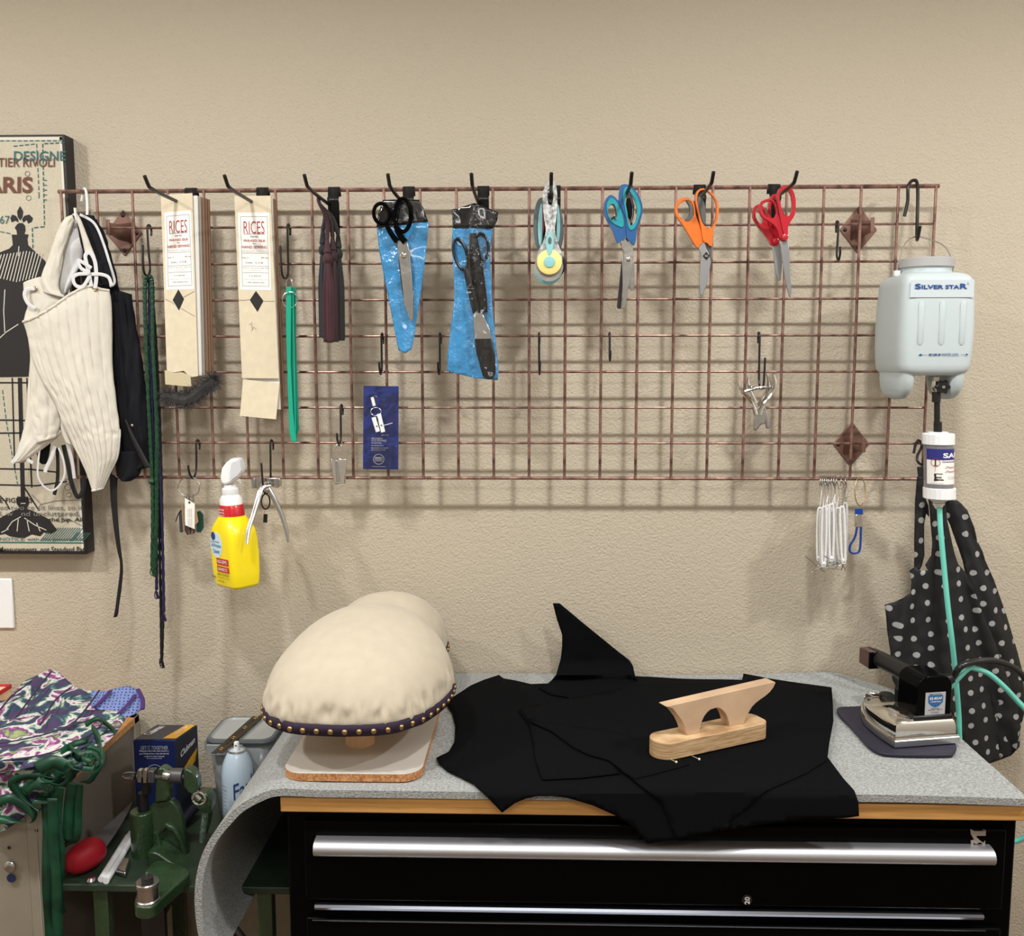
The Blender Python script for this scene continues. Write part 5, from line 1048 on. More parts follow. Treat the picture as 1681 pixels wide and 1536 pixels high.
prism(b, [pts], (0, .010, 0)); kb = obj('valve_knob', b, M_blackplastic, e, bevel=.001, ang=50)
b = NB(); lathe(b, [(.003, 0), (.003, .002), (0, .0025)], C, (0, -1, 0), 12); obj('knob_screw', b, M_chrome, kb)
b = NB(); lathe(b, [(.006, 0), (.006, .012)], C+Vector((0, .009, 0)), (-.5, 1, 0), 12); obj('knob_stem', b, M_blackplastic, kb)
def cyl(name, x, y0, y1, rpx, Y, m, par, n=24, **k):
    a, c = W(x, y1, Y), W(x, y0, Y); b = NB(); r = rpx*(Y-CAM.y)/FPX*1.01; lathe(b, [(r, 0), (r, (c-a).length)], a, c-a, n); return obj(name, b, m, par, **k)
FYc = -.205
e = empty('hose', W(1539, 708, FYc), 'short black hose between the tank valve and the white capped filter', 'hose')
cyl('fitting', 1537, 643, 660, 6.6, VY, M_blackplastic, e); cyl('tube', 1538.3, 658, 695, 4.6, VY, M_blackplastic, e); cyl('fitting', 1539.5, 692, 710, 6.4, VY+.003, M_blackplastic, e)
e = empty('water_filter', W(1541, 824, FYc), 'clear demineralizer filter with white ribbed caps and blue label', 'filter')
def ribcap(name, x, y0, y1, rpx, Y, m):
    a, c = W(x, y1, Y), W(x, y0, Y); ax_ = (c-a).normalized(); L_ = (c-a).length; r = rpx*(Y-CAM.y)/FPX; b = NB(); n = 80
    rows = []
    for h, f in ((0, .93), (.0015, 1), (L_-.0015, 1), (L_, .93)): rows.append([a+ax_*h+(Vector((1, 0, 0))*math.cos(2*math.pi*k/n)+Vector((0, 1, 0))*math.sin(2*math.pi*k/n))*(r*f*(1+(.02 if k % 4 < 2 else 0))) for k in range(n)])
    vv = loft(b, rows, closed=True); b.faces.new(vv[0]); b.faces.new(vv[-1][::-1]); return obj(name, b, m, e)
ribcap('top_cap', 1540.3, 711, 729.5, 24.4, FYc, M_white); ribcap('bottom_cap', 1542, 799.5, 818, 24.6, FYc, M_white); cyl('cap_boss', 1540, 708.5, 712, 15, FYc, M_white, e)
cyl('filter_tube', 1541, 728, 801, 22.5, FYc, mat('smoky_tube', srgb(120, 118, 128), .15, coat=1, spec=.6), e, n=40)
a_, c_ = W(1541, 792.4, FYc), W(1540.7, 735, FYc); rF = 22.8*(FYc-CAM.y)/FPX; axF = (c_-a_).normalized(); LF = (c_-a_).length
def fb(phi, h, rr_=0): # phi in degrees from the camera-facing side, + to the right
    t = R(phi); return a_+axF*h+Vector((math.sin(t), -math.cos(t), 0))*(rF+rr_)
def fpatch2(name, p0, p1, h0, h1, m, lift, par=e):
    b = NB(); n = 30; loft(b, [[fb(p0+(p1-p0)*k/n, h, lift) for k in range(n+1)] for h in (h0, h1)]); return obj(name, b, m, par)
lbl = fpatch2('paper_label', -72, 84, 0, LF, M_paper, .0003); fpatch2('blue_band', -72, 84, LF*.69, LF*1.0, mat('indigo_print', srgb(40, 44, 120), .5), .0006, lbl)
def ftxt(s, m, p0, p1, h0, h1, bd=.02, lift=.001): text(s, m, lbl, (0, 0, 0), (1, 0, 0), (0, 1, 0), bold=bd, bend=lambda a, c: fb(p0+(p1-p0)*a, LF*(h0+(h1-h0)*c), lift))
ftxt('SAP', M_white_ink, -6, 72, .75, .89, .05); ftxt('Demineralizer', M_ink, -8, 66, .62, .67); ftxt('Reduce scale', M_red_ink, 14, 68, .46, .51); ftxt('Extend life', M_red_ink, 14, 68, .34, .39); ftxt('For steam irons', M_ink, 14, 62, .2, .225, 0); ftxt('hang upright only', M_ink, 14, 66, .15, .175, 0); ftxt('replace often', M_ink, -55, -5, .02, .04, 0)
b = NB()
for h in (.48, .36): tube(b, [fb(2, LF*h, .0012), fb(5, LF*(h-.02), .0012), fb(12, LF*(h+.05), .0012)], .0004, 5)
obj('check_marks', b, M_ink, lbl)
b = NB(); tube(b, [fb(-34+17*math.cos(t*.2618), LF*(.62+.11*math.sin(t*.2618)), .001) for t in range(24)], .0005, 5, closed=True); obj('red_circle', b, M_red_ink, lbl)
b = NB(); tube(b, [fb(-34, LF*.54, .001), fb(-34, LF*.70, .001)], .0012, 6); tube(b, [fb(-40, LF*.54, .001), fb(-28, LF*.54, .001)], .0006, 6); tube(b, [fb(-40, LF*.70, .001), fb(-28, LF*.70, .001)], .0006, 6); tube(b, [fb(-34, LF*.5, .001), fb(-36, LF*.36, .001)], .0003, 5); obj('arrow_print', b, M_ink, lbl)
b = NB(); tube(b, [fb(-38, LF*.30, .0006), fb(-8, LF*.30, .0006)], .0016, 6, flat=.5); tube(b, [fb(-36, LF*.30, .0006), fb(-34, LF*.14, .0006)], .0018, 6); tube(b, [fb(-40, LF*.13, .0006), fb(-4, LF*.13, .0006)], [.0026, .0012], 6); tube(b, [fb(-34, LF*.20, .0006), fb(-12, LF*.20, .0006)], .0012, 6); obj('iron_print', b, M_ink, lbl)
b = NB(); aa = W(1541, 818, FYc); lathe(b, [(.0225, 0), (.014, -.005), (.010, -.009)], aa, n=24); obj('outlet_cone', b, M_white, e)
b = NB(); lathe(b, [(.0085, -.0095), (.0115, -.0095), (.0115, -.0125), (.009, -.0135), (.009, -.0165)], aa, n=24); obj('outlet_nut', b, M_chrome, e)
M_hose = mat('turquoise_tube', srgb(110, 205, 190), .3, spec=.6, coat=.3, sss=.1)
b = NB(); tube(b, [W(1542, 826, FYc), W(1543, 850, FYc-.005), W(1544.5, 875, FYc-.01), W(1550, 935, FYc-.015), W(1556, 995, FYc-.02), W(1562, 1045, FYc-.02), W(1566.6, 1087, FYc-.01), W(1569.6, 1117, FYc), W(1574, 1174, FYc+.01), W(1576.5, 1225, FYc+.01), W(1590, 1330, FYc), W(1625, 1380, FYc-.02), W(1690, 1370, FYc-.04), W(1735, 1300, FYc-.08), W(1715, 1210, FYc-.12), W(1690, 1172, FYc-.13), W(1668, 1148, FYc-.13), W(1647, 1126, FYc-.135), W(1623.5, 1106, FYc-.14), W(1602, 1097.5, FYc-.145), W(1588, 1098, FYc-.15), I(.05, .074, T+.096), I(.05, .068, T+.092)], .0052, 12, smooth=6)
obj('water_hose', b, M_hose, None, 'turquoise water hose running from the filter down past the bench to the iron', 'hose', origin=W(1576, 1225, FYc))
# ------------------------------------------------------------------ polka dot bag
def dots(name, base, dot, scale, thr, seed=0):
    m = bpy.data.materials.new(name); m.use_nodes = True; nt = m.node_tree; bs = nt.nodes['Principled BSDF']; bs.inputs['Roughness'].default_value = .7
    tc = nt.nodes.new('ShaderNodeTexCoord'); uv = nt.nodes.new('ShaderNodeMapping'); uv.inputs['Location'].default_value = (seed, seed, 0); nt.links.new(tc.outputs['UV'], uv.inputs[0])
    v = nt.nodes.new('ShaderNodeTexVoronoi'); v.voronoi_dimensions = '2D'; v.inputs['Scale'].default_value = scale; v.inputs['Randomness'].default_value = .3; nt.links.new(uv.outputs[0], v.inputs['Vector'])
    cr = nt.nodes.new('ShaderNodeValToRGB'); cr.color_ramp.interpolation = 'LINEAR'; e_ = cr.color_ramp.elements; e_[0].position = thr; e_[1].position = thr+.02; e_[0].color = (*dot, 1); e_[1].color = (*base, 1)
    nt.links.new(v.outputs['Distance'], cr.inputs[0]); nt.links.new(cr.outputs[0], bs.inputs['Base Color']); MATS[name] = m; return m
M_dots = dots('polka_dot_cloth', srgb(17, 17, 19), srgb(156, 156, 156), 29, .17)
def add_uv(o, f):
    me = o.data; uv = me.uv_layers.new(name='u')
    for p in me.polygons:
        for li in p.loop_indices: c = me.vertices[me.loops[li].vertex_index].co+o.location; uv.data[li].uv = f(c)
e = empty('tote_bag', W(1600, 1252, -.11), 'black polka dot cloth bag hanging at the right behind the hose', 'bag')
def bagpart(name, pts, Y, folds, seed, ang=0, step=6, bulge=.02):
    b = NB(); pp = c12(pts); xs = [p[0] for p in pp]; cx = sum(xs)/len(xs); hw = (max(xs)-min(xs))/2
    def f(x, y):
        fan = (x-(1545-.0*y))/max(25, (y-760)*.42)
        dep = bulge*(1-min(1, ((x-cx)/hw)**2))+folds*math.sin(fan*9+seed)*min(1, (y-760)/200)+folds*.6*math.sin(fan*21+seed*2)*min(1, (y-760)/250)+.003*noise.noise(Vector((x/12, y/18, seed)))
        return W(x, y, min(-.012, Y-dep))
    sheet(b, pp, step, f); o = obj(name, b, M_dots, e, solid=.0012, ang=80)
    ca, sa = math.cos(R(ang)), math.sin(R(ang)); ks = seed
    # cloth coordinates follow the folds: sideways length grows with depth changes
    add_uv(o, lambda c: ((c.x*ca-c.z*sa)+(c.y+.1)*.25+ks, c.x*sa+c.z*ca+ks*.3)); return o
bagpart('back_panel', [(690, 60), (725, 85), (762, 125), (800, 220), (815, 290), (845, 350), (860, 400), (905, 500), (940, 600), (975, 700), (1005, 800), (1035, 900), (1060, 1000), (1072, 1100), (1072, 1240), (1050, 1330), (1047, 1420), (1000, 1470), (940, 1490), (900, 1300), (870, 1000), (800, 700), (750, 470), (735, 400), (712, 330), (690, 270), (665, 200), (640, 150), (640, 80)], -.085, .006, 1.3, 12)
bagpart('front_panel', [(530, 425), (565, 370), (570, 300), (560, 200), (555, 120), (545, 60), (640, 60), (650, 180), (668, 260), (690, 360), (710, 420), (755, 470), (800, 570), (850, 700), (905, 830), (960, 980), (1000, 1100), (1040, 1200), (1050, 1330), (1030, 1440), (960, 1485), (880, 1514), (800, 1450), (740, 1400), (715, 1300), (620, 1150), (520, 1060), (440, 1040), (380, 1110), (350, 1050), (340, 900), (322, 790), (315, 700), (308, 642), (360, 628), (405, 608), (450, 580), (455, 520), (445, 455), (475, 432), (500, 455), (545, 455)], -.105, .007, .4, -8)
bagpart('strap', [(485, -60), (520, -60), (525, 40), (548, 100), (552, 160), (535, 142), (524, 200), (524, 300), (526, 370), (512, 430), (500, 452), (470, 436), (470, 330), (472, 200), (474, 80)], -.112, .002, 2.1, 5, step=4, bulge=.004)
bagpart('strap', [(485, -112), (520, -118), (560, -60), (640, 60), (640, 170), (590, 100), (540, 60), (500, 20)], -.095, .002, 3.3, 20, step=4, bulge=.004)
# ------------------------------------------------------------------ corsets on the white hook
M_cot = mat('ivory_cotton', srgb(214, 209, 196), .9, bump=.5, bump_scale=300, noise_amt=.06, noise_scale=20); M_cotw = mat('white_lining', srgb(208, 208, 209), .9, bump=.4, bump_scale=300)
M_bk = mat('black_cotton', srgb(21, 22, 27), .85, bump=.4, bump_scale=300, spec=.25)
M_rib = mat('black_ribbon', srgb(20, 20, 23), .6, bump=.2)
def cl(name, L, Rr, Y, m, e, nu=40, nv=50, dep=None, th=.002, **k):
    b = NB(); fold(b, pxy(L, Y), pxy(Rr, Y), nu, nv, dep); return obj(name, b, m, e, solid=th, ang=75, **k)
def bones(n, amp=.0022, curve=.012, wrk=0):
    def f(u, v):
        s = abs(math.sin(math.pi*n*u)); r = amp*(1-(1-s)**3)
        return r+curve*math.sin(math.pi*u)+wrk*noise.noise(Vector((u*5, v*9, 2)))
    return f
e = empty('black_corset', W(215, 790, -.10), 'black corset with a long hanging black ribbon, behind the white corset', 'corset', 'corsets hanging on the white hook')
cl('body', [(178, 470), (180, 560), (184, 650), (188, 720), (190, 760), (192, 782)], [(216, 483), (222, 530), (232, 580), (239, 640), (244, 710), (247, 766)], -.098, M_bk, e, 24, 40, bones(4, .002, .012, .006), label='dark blue black side panel')
cl('lower_loop', [(190, 740), (190, 765), (193, 780), (200, 788)], [(232, 740), (232, 765), (228, 780), (214, 789)], -.105, M_bk, e, 16, 14, bones(1, .001, .014))
cl('shoulder', [(120, 372), (130, 410), (134, 450), (140, 500), (150, 520)], [(158, 360), (174, 390), (184, 425), (197, 480), (203, 500)], -.092, M_bk, e, 20, 30, bones(3, .002, .010, .008), label='black strap and lining behind the white strap')
cl('shoulder', [(126, 352), (133, 400), (150, 440), (165, 470)], [(154, 354), (170, 385), (182, 425), (194, 470)], -.118, M_bk, e, 12, 24, bones(2, .0015, .006), th=.0015)
b = NB(); fold(b, pxy([(180, 775), (183, 820), (188, 870), (192, 905), (196, 930), (193, 970), (190, 1000), (187, 1013)], -.10), pxy([(193, 785), (194, 830), (198, 890), (201, 930), (199, 960), (197, 985), (195, 1008), (191, 1012)], -.098), 3, 40, lambda u, v: .004*math.sin(v*9)); obj('ribbon', b, M_rib, e, solid=.0008)
b = NB(); fold(b, pxy([(203, 690), (212, 715), (226, 745), (238, 768)], -.12), pxy([(207, 688), (218, 712), (236, 745), (247, 766)], -.12), 2, 20); obj('facing_strip', b, M_rib, e, solid=.001)
b = NB(); lathe(b, [(.0028, 0), (.0028, .001), (.0012, .0018), (0, .0018)], W(217, 698, -.119), (0, -1, 0), 14); obj('eyelet', b, M_chrome, e)
# ribbons dangling under the white corset
b = NB(); fold(b, pxy([(60, 728), (61, 745), (64, 757), (70, 762)], -.094), pxy([(83, 728), (80, 748), (76, 760), (72, 762)], -.094), 6, 10); obj('back_edge', b, M_bk, e, solid=.002)
for k, (p, w_) in enumerate((([(94, 735), (95, 765), (94, 790), (89, 812)], .0040), ([(104, 730), (111, 760), (117, 790), (127, 815), (136, 805), (138, 780)], .0050))):
    b = NB(); tube(b, pxy(p, -.096-.004*k), w_, 6, smooth=6, flat=.25, fdir=(0, 1, 0)); obj('ribbon', b, M_rib, e)
e = empty('white_corset', W(160, 805, -.13), 'ivory white boned corset hanging in front at the left', 'corset', 'corsets hanging on the white hook')
cl('rear_panel', [(40, 528), (50, 575), (46, 640), (42, 690), (35, 720), (22, 760)], [(78, 520), (96, 600), (104, 660), (98, 700), (96, 716), (40, 758)], -.114, M_cot, e, 26, 44, bones(4, .0016, .010, .004), label='left panel seen behind the front one')
cl('rear_panel', [(50, 575), (50, 640), (51, 690), (52, 731)], [(84, 570), (98, 640), (100, 690), (92, 718)], -.118, M_cot, e, 24, 34, bones(3, .0018, .008, .003))
cl('rear_panel', [(92, 640), (96, 680), (100, 705), (108, 725)], [(104, 640), (112, 680), (118, 712), (123, 732)], -.112, M_cot, e, 10, 20, bones(2, .001, .006))
cl('shoulder_panel', [(39, 464), (40, 480), (46, 500), (42, 515), (39, 530)], [(69, 454), (84, 470), (108, 488), (100, 500), (80, 514)], -.120, M_cot, e, 18, 20, bones(2, .001, .006))
cl('strap', [(120, 352), (108, 358), (98, 372), (88, 398), (78, 428), (68, 456), (72, 480)], [(124, 362), (118, 372), (108, 400), (100, 430), (97, 455), (97, 475), (108, 489)], -.128, M_cot, e, 10, 40, bones(1, .0008, .005, .003), label='wide ivory shoulder strap')
cl('strap_lining', [(112, 372), (104, 420), (98, 470), (106, 488)], [(124, 362), (137, 385), (132, 430), (112, 478)], -.112, M_cotw, e, 12, 30, lambda u, v: .006*math.sin(math.pi*u)+.006*noise.noise(Vector((u*3, v*4, 1))), label='white inside of the strap')
cl('strap', [(118, 352), (124, 356), (130, 372), (136, 395), (140, 415)], [(126, 350), (133, 362), (141, 382), (152, 410), (157, 422)], -.134, M_cot, e, 8, 24, bones(1, .0006, .003))
FRL = [(39, 529), (45, 552), (52, 578), (68, 620), (86, 651), (102, 688), (117, 722), (135, 758), (146, 785), (153, 805)]
FRR = [(180, 478), (183, 500), (183.5, 560), (184, 600), (190, 651), (196, 700), (196, 722), (192, 750), (181, 772), (168, 801)]
b = NB(); L = smoothpts(pxy(FRL, -.132), 6); Rr = smoothpts(pxy(FRR, -.132), 6); topc = smoothpts([Vector((u, d, 0)) for u, d in ((0, 0), (.2, 2), (.42, -3), (.62, -12), (.80, -16), (.92, -6), (1, 0))], 8)
rows = []; nv, nu = 70, 72
for j in range(nv+1):
    v = j/nv; a, c = poly_at(L, v), poly_at(Rr, v); row = []
    for i in range(nu+1):
        u = i/nu; p = a.lerp(c, u); dz = interp([q.x for q in topc], [q.y for q in topc], u)*-.00131
        n_ = 9-3*v; fr = (u*9) % 1; s = abs(math.sin(math.pi*9*u)); d_ = .0024*(1-(1-s)**4)+.022*math.sin(math.pi*u)**.8*(1-.4*v)+.0045*noise.noise(Vector((u*3.2, v*5, 2)))*(1-v*.5)+.0032*noise.noise(Vector((u*14, v*22, 7)))*math.exp(-((v-.45)/.3)**2)+.001*noise.noise(Vector((u*30, v*70, 7)))
        row.append(p+Vector((0, -d_, dz*max(0, 1-v*2.2))))
    rows.append(row)
loft(b, rows); fpn = obj('front_panel', b, M_cot, e, solid=.002, ang=80)
# binding along the edges of the front panel
ed = [rows[0][i] for i in range(0, nu+1, 2)]; b = NB(); tube(b, [p+Vector((0, -.001, .001)) for p in ed], .0030, 8); obj('binding', b, M_cot, fpn)
ed = [rows[j][nu] for j in range(nu//2+4, nv+1, 2)]+[rows[nv][i] for i in range(nu, -1, -6)]; b = NB(); tube(b, ed, .0026, 8, smooth=2); obj('binding', b, M_cotw, fpn)
for p in ((156, 474.5), (57, 474)):
    b = NB(); tube(b, [W(p[0]+3.6*math.cos(t*.3927), p[1]+3.4*math.sin(t*.3927), -.146 if p[0] > 100 else -.130) for t in range(16)], .0011, 6, closed=True); obj('eyelet', b, M_brass, e)
# laces and bow
def lace(name, pts, Y, wd, m=None, **k):
    b = NB(); tube(b, pxy(pts, Y), wd, 8, smooth=6, flat=.14, fdir=(0, 1, 0)); return obj(name, b, m or M_cotw, e, **k)
lace('lace', [(131, 352), (150, 362), (160, 375), (170, 400), (180, 432), (188, 462), (180, 470)], -.126, 0.0027)
lace('lace', [(156, 473), (158, 455), (156, 430), (148, 415), (140, 420), (145, 445), (150, 470)], -.150, 0.0040)
lace('bow', [(150, 440), (135, 430), (128, 428), (133, 440), (145, 448), (128, 450), (120, 456), (124, 468), (136, 470), (146, 455)], -.152, 0.0036)
lace('bow', [(150, 450), (165, 450), (178, 455), (183, 468)], -.152, 0.0034)
lace('lace', [(57, 474), (44, 474), (40, 484), (46, 498), (58, 506)], -.134, 0.0037)
lace('lace', [(40, 722), (34, 738), (26, 752), (20, 760)], -.122, 0.0045)
lace('lace', [(40, 735), (44, 752), (54, 760)], -.120, 0.0036)
lace('lace', [(66, 730), (63, 755), (62, 780), (70, 796), (84, 805), (97, 797), (106, 778), (104, 755), (96, 735)], -.116, 0.0020)
lace('lace', [(90, 732), (84, 752), (76, 768), (74, 775)], -.112, 0.0040)
lace('lace', [(110, 725), (118, 755), (122, 785)], -.108, 0.0036)
# ------------------------------------------------------------------ left corner: grey cabinet
XC = -.829; ZCAB = .853; YCF = -.425
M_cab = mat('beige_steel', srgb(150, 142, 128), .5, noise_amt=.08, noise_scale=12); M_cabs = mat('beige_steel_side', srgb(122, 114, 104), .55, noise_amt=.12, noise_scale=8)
e = empty('metal_cabinet', (-1.1, -.22, 0), 'beige metal cabinet in the lower left corner, garments on top', 'cabinet')
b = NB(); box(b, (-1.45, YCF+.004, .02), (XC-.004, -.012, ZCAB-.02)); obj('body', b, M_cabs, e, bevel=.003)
b = NB(); box(b, (XC-.036, YCF-.004, .02), (XC, YCF+.012, ZCAB-.006)); box(b, (XC-.018, YCF-.006, .02), (XC-.016, YCF-.003, ZCAB-.006)); obj('corner_post', b, M_cab, e, bevel=.002)
b = NB(); box(b, (XC-.012, -.036, .02), (XC+.003, -.010, ZCAB+.0)); obj('corner_post', b, M_cab, e, bevel=.002)
b = NB(); box(b, (-1.44, YCF, .02), (XC-.038, YCF+.008, ZCAB-.03)); obj('front_panel', b, M_cab, e, bevel=.002)
b = NB(); box(b, (-1.46, YCF-.006, ZCAB-.018), (XC+.003, -.010, ZCAB)); obj('wooden_top', b, M_wood2, e, bevel=.002, label='worn orange wooden top edge')
for p, r_, m in (((60, 1363), .0032, M_ink), ((15, 1391), .0032, M_ink)):
    b = NB(); lathe(b, [(r_, 0), (r_, .0006), (0, .0007)], W(*p, YCF-.0045), (0, -1, 0), 16); obj('screw_hole', b, m, e)
b = NB(); lathe(b, [(.011, 0), (.011, .002), (.009, .004), (.004, .005), (0, .005)], W(16, 1422, YCF-.004), (0, -1, 0), 24); obj('bolt', b, M_steel, e)
b = NB(); lathe(b, [(.0085, 0), (.0085, .0008), (0, .0008)], W(18.5, 1441, YCF-.004), (0, -1, 0), 24); obj('blue_dot', b, mat('dark_blue_spot', srgb(28, 42, 80), .6), e)
for y in (1188, 1300): 
    b = NB(); lathe(b, [(.003, 0), (.003, .001), (0, .0015)], Vector((XC+.003, -.023, wz(228, y, -.023))), (1, 0, 0), 12); obj('rivet', b, M_steel, e)
e = empty('storage_box', W(-20, 1160, -.12), 'cream box with red rim at the far left edge behind the garments', 'box')
b = NB(); p = W(17, 1126, -.03); box(b, (-1.5, -.16, ZCAB+.001), (p.x, -.03, p.z)); obj('carton', b, mat('cream_carton', srgb(228, 196, 160), .7), e, bevel=.002)
b = NB(); box(b, (-1.5, -.034, p.z-.006), (p.x+.003, -.028, p.z+.005)); box(b, (p.x-.001, -.160, p.z-.005), (p.x+.003, -.030, p.z+.005)); obj('red_rim', b, mat('red_rim', srgb(176, 30, 44), .5), e, bevel=.002)
# garments on the cabinet
def floral():
    m = bpy.data.materials.new('floral_print'); m.use_nodes = True; nt = m.node_tree; bs = nt.nodes['Principled BSDF']; bs.inputs['Roughness'].default_value = .8
    tc = nt.nodes.new('ShaderNodeTexCoord'); n = nt.nodes.new('ShaderNodeTexNoise'); n.inputs['Scale'].default_value = 26; n.inputs['Detail'].default_value = 3; n.inputs['Distortion'].default_value = .6
    nt.links.new(tc.outputs['Object'], n.inputs['Vector']); cr = nt.nodes.new('ShaderNodeValToRGB'); E_ = cr.color_ramp.elements
    st = [(0, (64, 44, 78)), (.36, (70, 48, 86)), (.43, (44, 56, 84)), (.47, (52, 92, 92)), (.51, (190, 200, 180)), (.55, (208, 198, 206)), (.58, (150, 66, 128)), (.62, (84, 56, 98)), (.70, (150, 168, 104)), (.78, (60, 44, 80))]
    E_[0].position, E_[0].color = 0, (*srgb(*st[0][1]), 1); E_[1].position, E_[1].color = 1, (*srgb(60, 44, 80), 1)
    for p, c in st[1:]: q = E_.new(p); q.color = (*srgb(*c), 1)
    nt.links.new(n.outputs[0], cr.inputs[0]); nt.links.new(cr.outputs[0], bs.inputs['Base Color']); return m
M_flo = floral(); M_flod = mat('dark_purple_lining', srgb(52, 38, 62), .85)
M_bdot = dots('blue_dotted_cotton', srgb(112, 130, 186), srgb(30, 28, 60), 130, .2); M_grn = mat('green_satin', srgb(16, 72, 48), .42, noise_amt=.4, noise_scale=24, col2=srgb(8, 44, 30)); M_bpur = mat('purple_binding', srgb(66, 38, 100), .7)
def slantY(y): return -.10-.34*max(0, min(1, (y-1100)/150))
def heap(name, pts, m, par, lift=0, amp=.012, fd=(1, .5), fr=26, seed=0, step=6, **k):
    b = NB()
    def f(x, y):
        s = (x*fd[0]+y*fd[1])/fr; d = amp*(abs(math.sin(s+seed))-.4)+.006*noise.noise(Vector((x/16, y/16, seed)))
        return W(x, y, slantY(y)-lift-d)
    sheet(b, pts, step, f); return obj(name, b, m, par, solid=.0015, ang=50, **k)
e = empty('floral_corset', W(90, 1330, -.42), 'purple green floral corset folded in a heap on the cabinet', 'corset')
heap('back_fold', [(-60, 1200), (-60, 1150), (10, 1150), (40, 1118), (62, 1108), (82, 1098), (98, 1103), (112, 1118), (128, 1130), (150, 1134), (168, 1150), (186, 1172), (150, 1200), (60, 1215)], M_flo, e, 0, .012, (1, .9), 14, 1)
heap('front_fold', [(-60, 1330), (-60, 1190), (-5, 1182), (40, 1178), (90, 1172), (140, 1165), (190, 1166), (206, 1180), (190, 1204), (172, 1222), (150, 1250), (120, 1275), (90, 1290), (60, 1310), (40, 1340), (10, 1362), (-20, 1370)], M_flo, e, .016, .012, (.35, 1), 11, 2)
heap('middle_fold', [(20, 1235), (60, 1215), (120, 1200), (160, 1188), (178, 1196), (140, 1225), (90, 1250), (40, 1262), (-30, 1275), (-60, 1262)], M_flo, e, .028, .010, (.35, 1), 9, .6)
for k, l in enumerate(([(66, 1190), (90, 1150), (116, 1128)], [(28, 1176), (50, 1146), (84, 1102)], [(112, 1196), (140, 1165), (163, 1133)], [(0, 1165), (22, 1140), (52, 1118)], [(5, 1248), (80, 1236), (150, 1204), (172, 1180)], [(-10, 1222), (70, 1206), (150, 1180)])):
    b = NB(); tube(b, [W(x, y, slantY(y)-.036) for x, y in l], .0022, 7, smooth=6, flat=.6); obj('boning_strip', b, M_flod, e)
e = empty('dotted_corset', W(200, 1175, -.16), 'blue corset with black dots and purple binding at the back of the cabinet', 'corset')
o = heap('panel', [(150, 1134), (176, 1134), (196, 1128), (212, 1126), (226, 1132), (234, 1148), (234, 1162), (222, 1172), (204, 1178), (186, 1176), (168, 1166), (150, 1160)], M_bdot, e, .01, .006, (1, .8), 9, 0, step=4); add_uv(o, lambda c: (c.x+c.y*.3, c.z+c.y*.5))
for l in ([(156, 1160), (170, 1146), (182, 1133)], [(192, 1173), (208, 1158), (222, 1140)], [(234, 1164), (234, 1148), (226, 1131)]):
    b = NB(); tube(b, [W(x, y, slantY(y)-.024) for x, y in l], .0045, 8, smooth=5, flat=.35); obj('binding', b, M_bpur, e)
e = empty('green_ribbons', W(90, 1520, -.44), 'tangled green satin ribbons hanging down the front of the cabinet', 'ribbon')
rnd = random.Random(11)
def ribb(pts, wd, Y0=-.47, tw=0, n=8):
    b = NB(); P = smoothpts([W(x, y, (slantY(y)-.04) if y < 1300 else Y0) for x, y in pts], n); N = len(P); rows = [[], []]
    for i, p in enumerate(P):
        t = (P[min(i+1, N-1)]-P[max(i-1, 0)]).normalized(); a = tw*i/N*2+math.sin(i*.3)*.3; s = t.cross(Vector((0, -1, 0)))
        if s.length < .05: s = Vector((1, 0, 0))
        s.normalize(); s = s*math.cos(a)+Vector((0, -1, 0))*math.sin(a)*.7
        rows[0].append(p+s*wd); rows[1].append(p-s*wd)
    loft(b, rows); return obj('ribbon', b, M_grn, e, solid=.0006, ang=70)
ribb([(76, 1300), (80, 1360), (78, 1420), (80, 1480), (84, 1545)], .011, -.462, .3)
ribb([(96, 1290), (92, 1350), (98, 1400), (96, 1450), (100, 1500)], .010, -.474, .5)
ribb([(86, 1310), (88, 1380), (92, 1440), (94, 1500), (96, 1545)], .009, -.482, .2)
ribb([(126, 1285), (124, 1330), (122, 1370), (112, 1385), (104, 1390)], .012, -.456, .6)
ribb([(118, 1285), (112, 1330), (110, 1380)], .009, -.466, .4)
ribb([(150, 1196), (162, 1215), (164, 1240), (158, 1265), (148, 1280), (136, 1284)], .011, tw=.7)
ribb([(112, 1225), (128, 1240), (150, 1238), (162, 1252), (150, 1268), (128, 1262), (112, 1250)], .008, tw=1)
ribb([(60, 1262), (84, 1250), (108, 1258), (116, 1275), (100, 1290), (80, 1285), (64, 1275)], .012, tw=.8)
ribb([(40, 1300), (60, 1285), (90, 1295), (84, 1312), (56, 1312)], .011, tw=1)
ribb([(-10, 1320), (14, 1310), (40, 1322), (56, 1338), (50, 1350), (26, 1348), (0, 1345), (-30, 1345)], .009, tw=1.2)
ribb([(70, 1275), (40, 1275), (20, 1285), (40, 1310), (66, 1330)], .008, tw=.8)
ribb([(140, 1190), (160, 1180), (180, 1192), (190, 1204)], .005, tw=.5)
ribb([(100, 1236), (120, 1222), (140, 1216), (150, 1206)], .008, tw=.9)
for k in range(7):
    x0 = rnd.uniform(20, 140); y0 = 1300-x0*.42+rnd.uniform(-12, 12)
    ribb([(x0, y0), (x0+rnd.uniform(6, 16), y0-rnd.uniform(8, 18)), (x0+rnd.uniform(18, 30), y0+rnd.uniform(-8, 6)), (x0+rnd.uniform(10, 22), y0+rnd.uniform(6, 14)), (x0-4, y0+6)], .0065, tw=rnd.uniform(.4, 1.4))
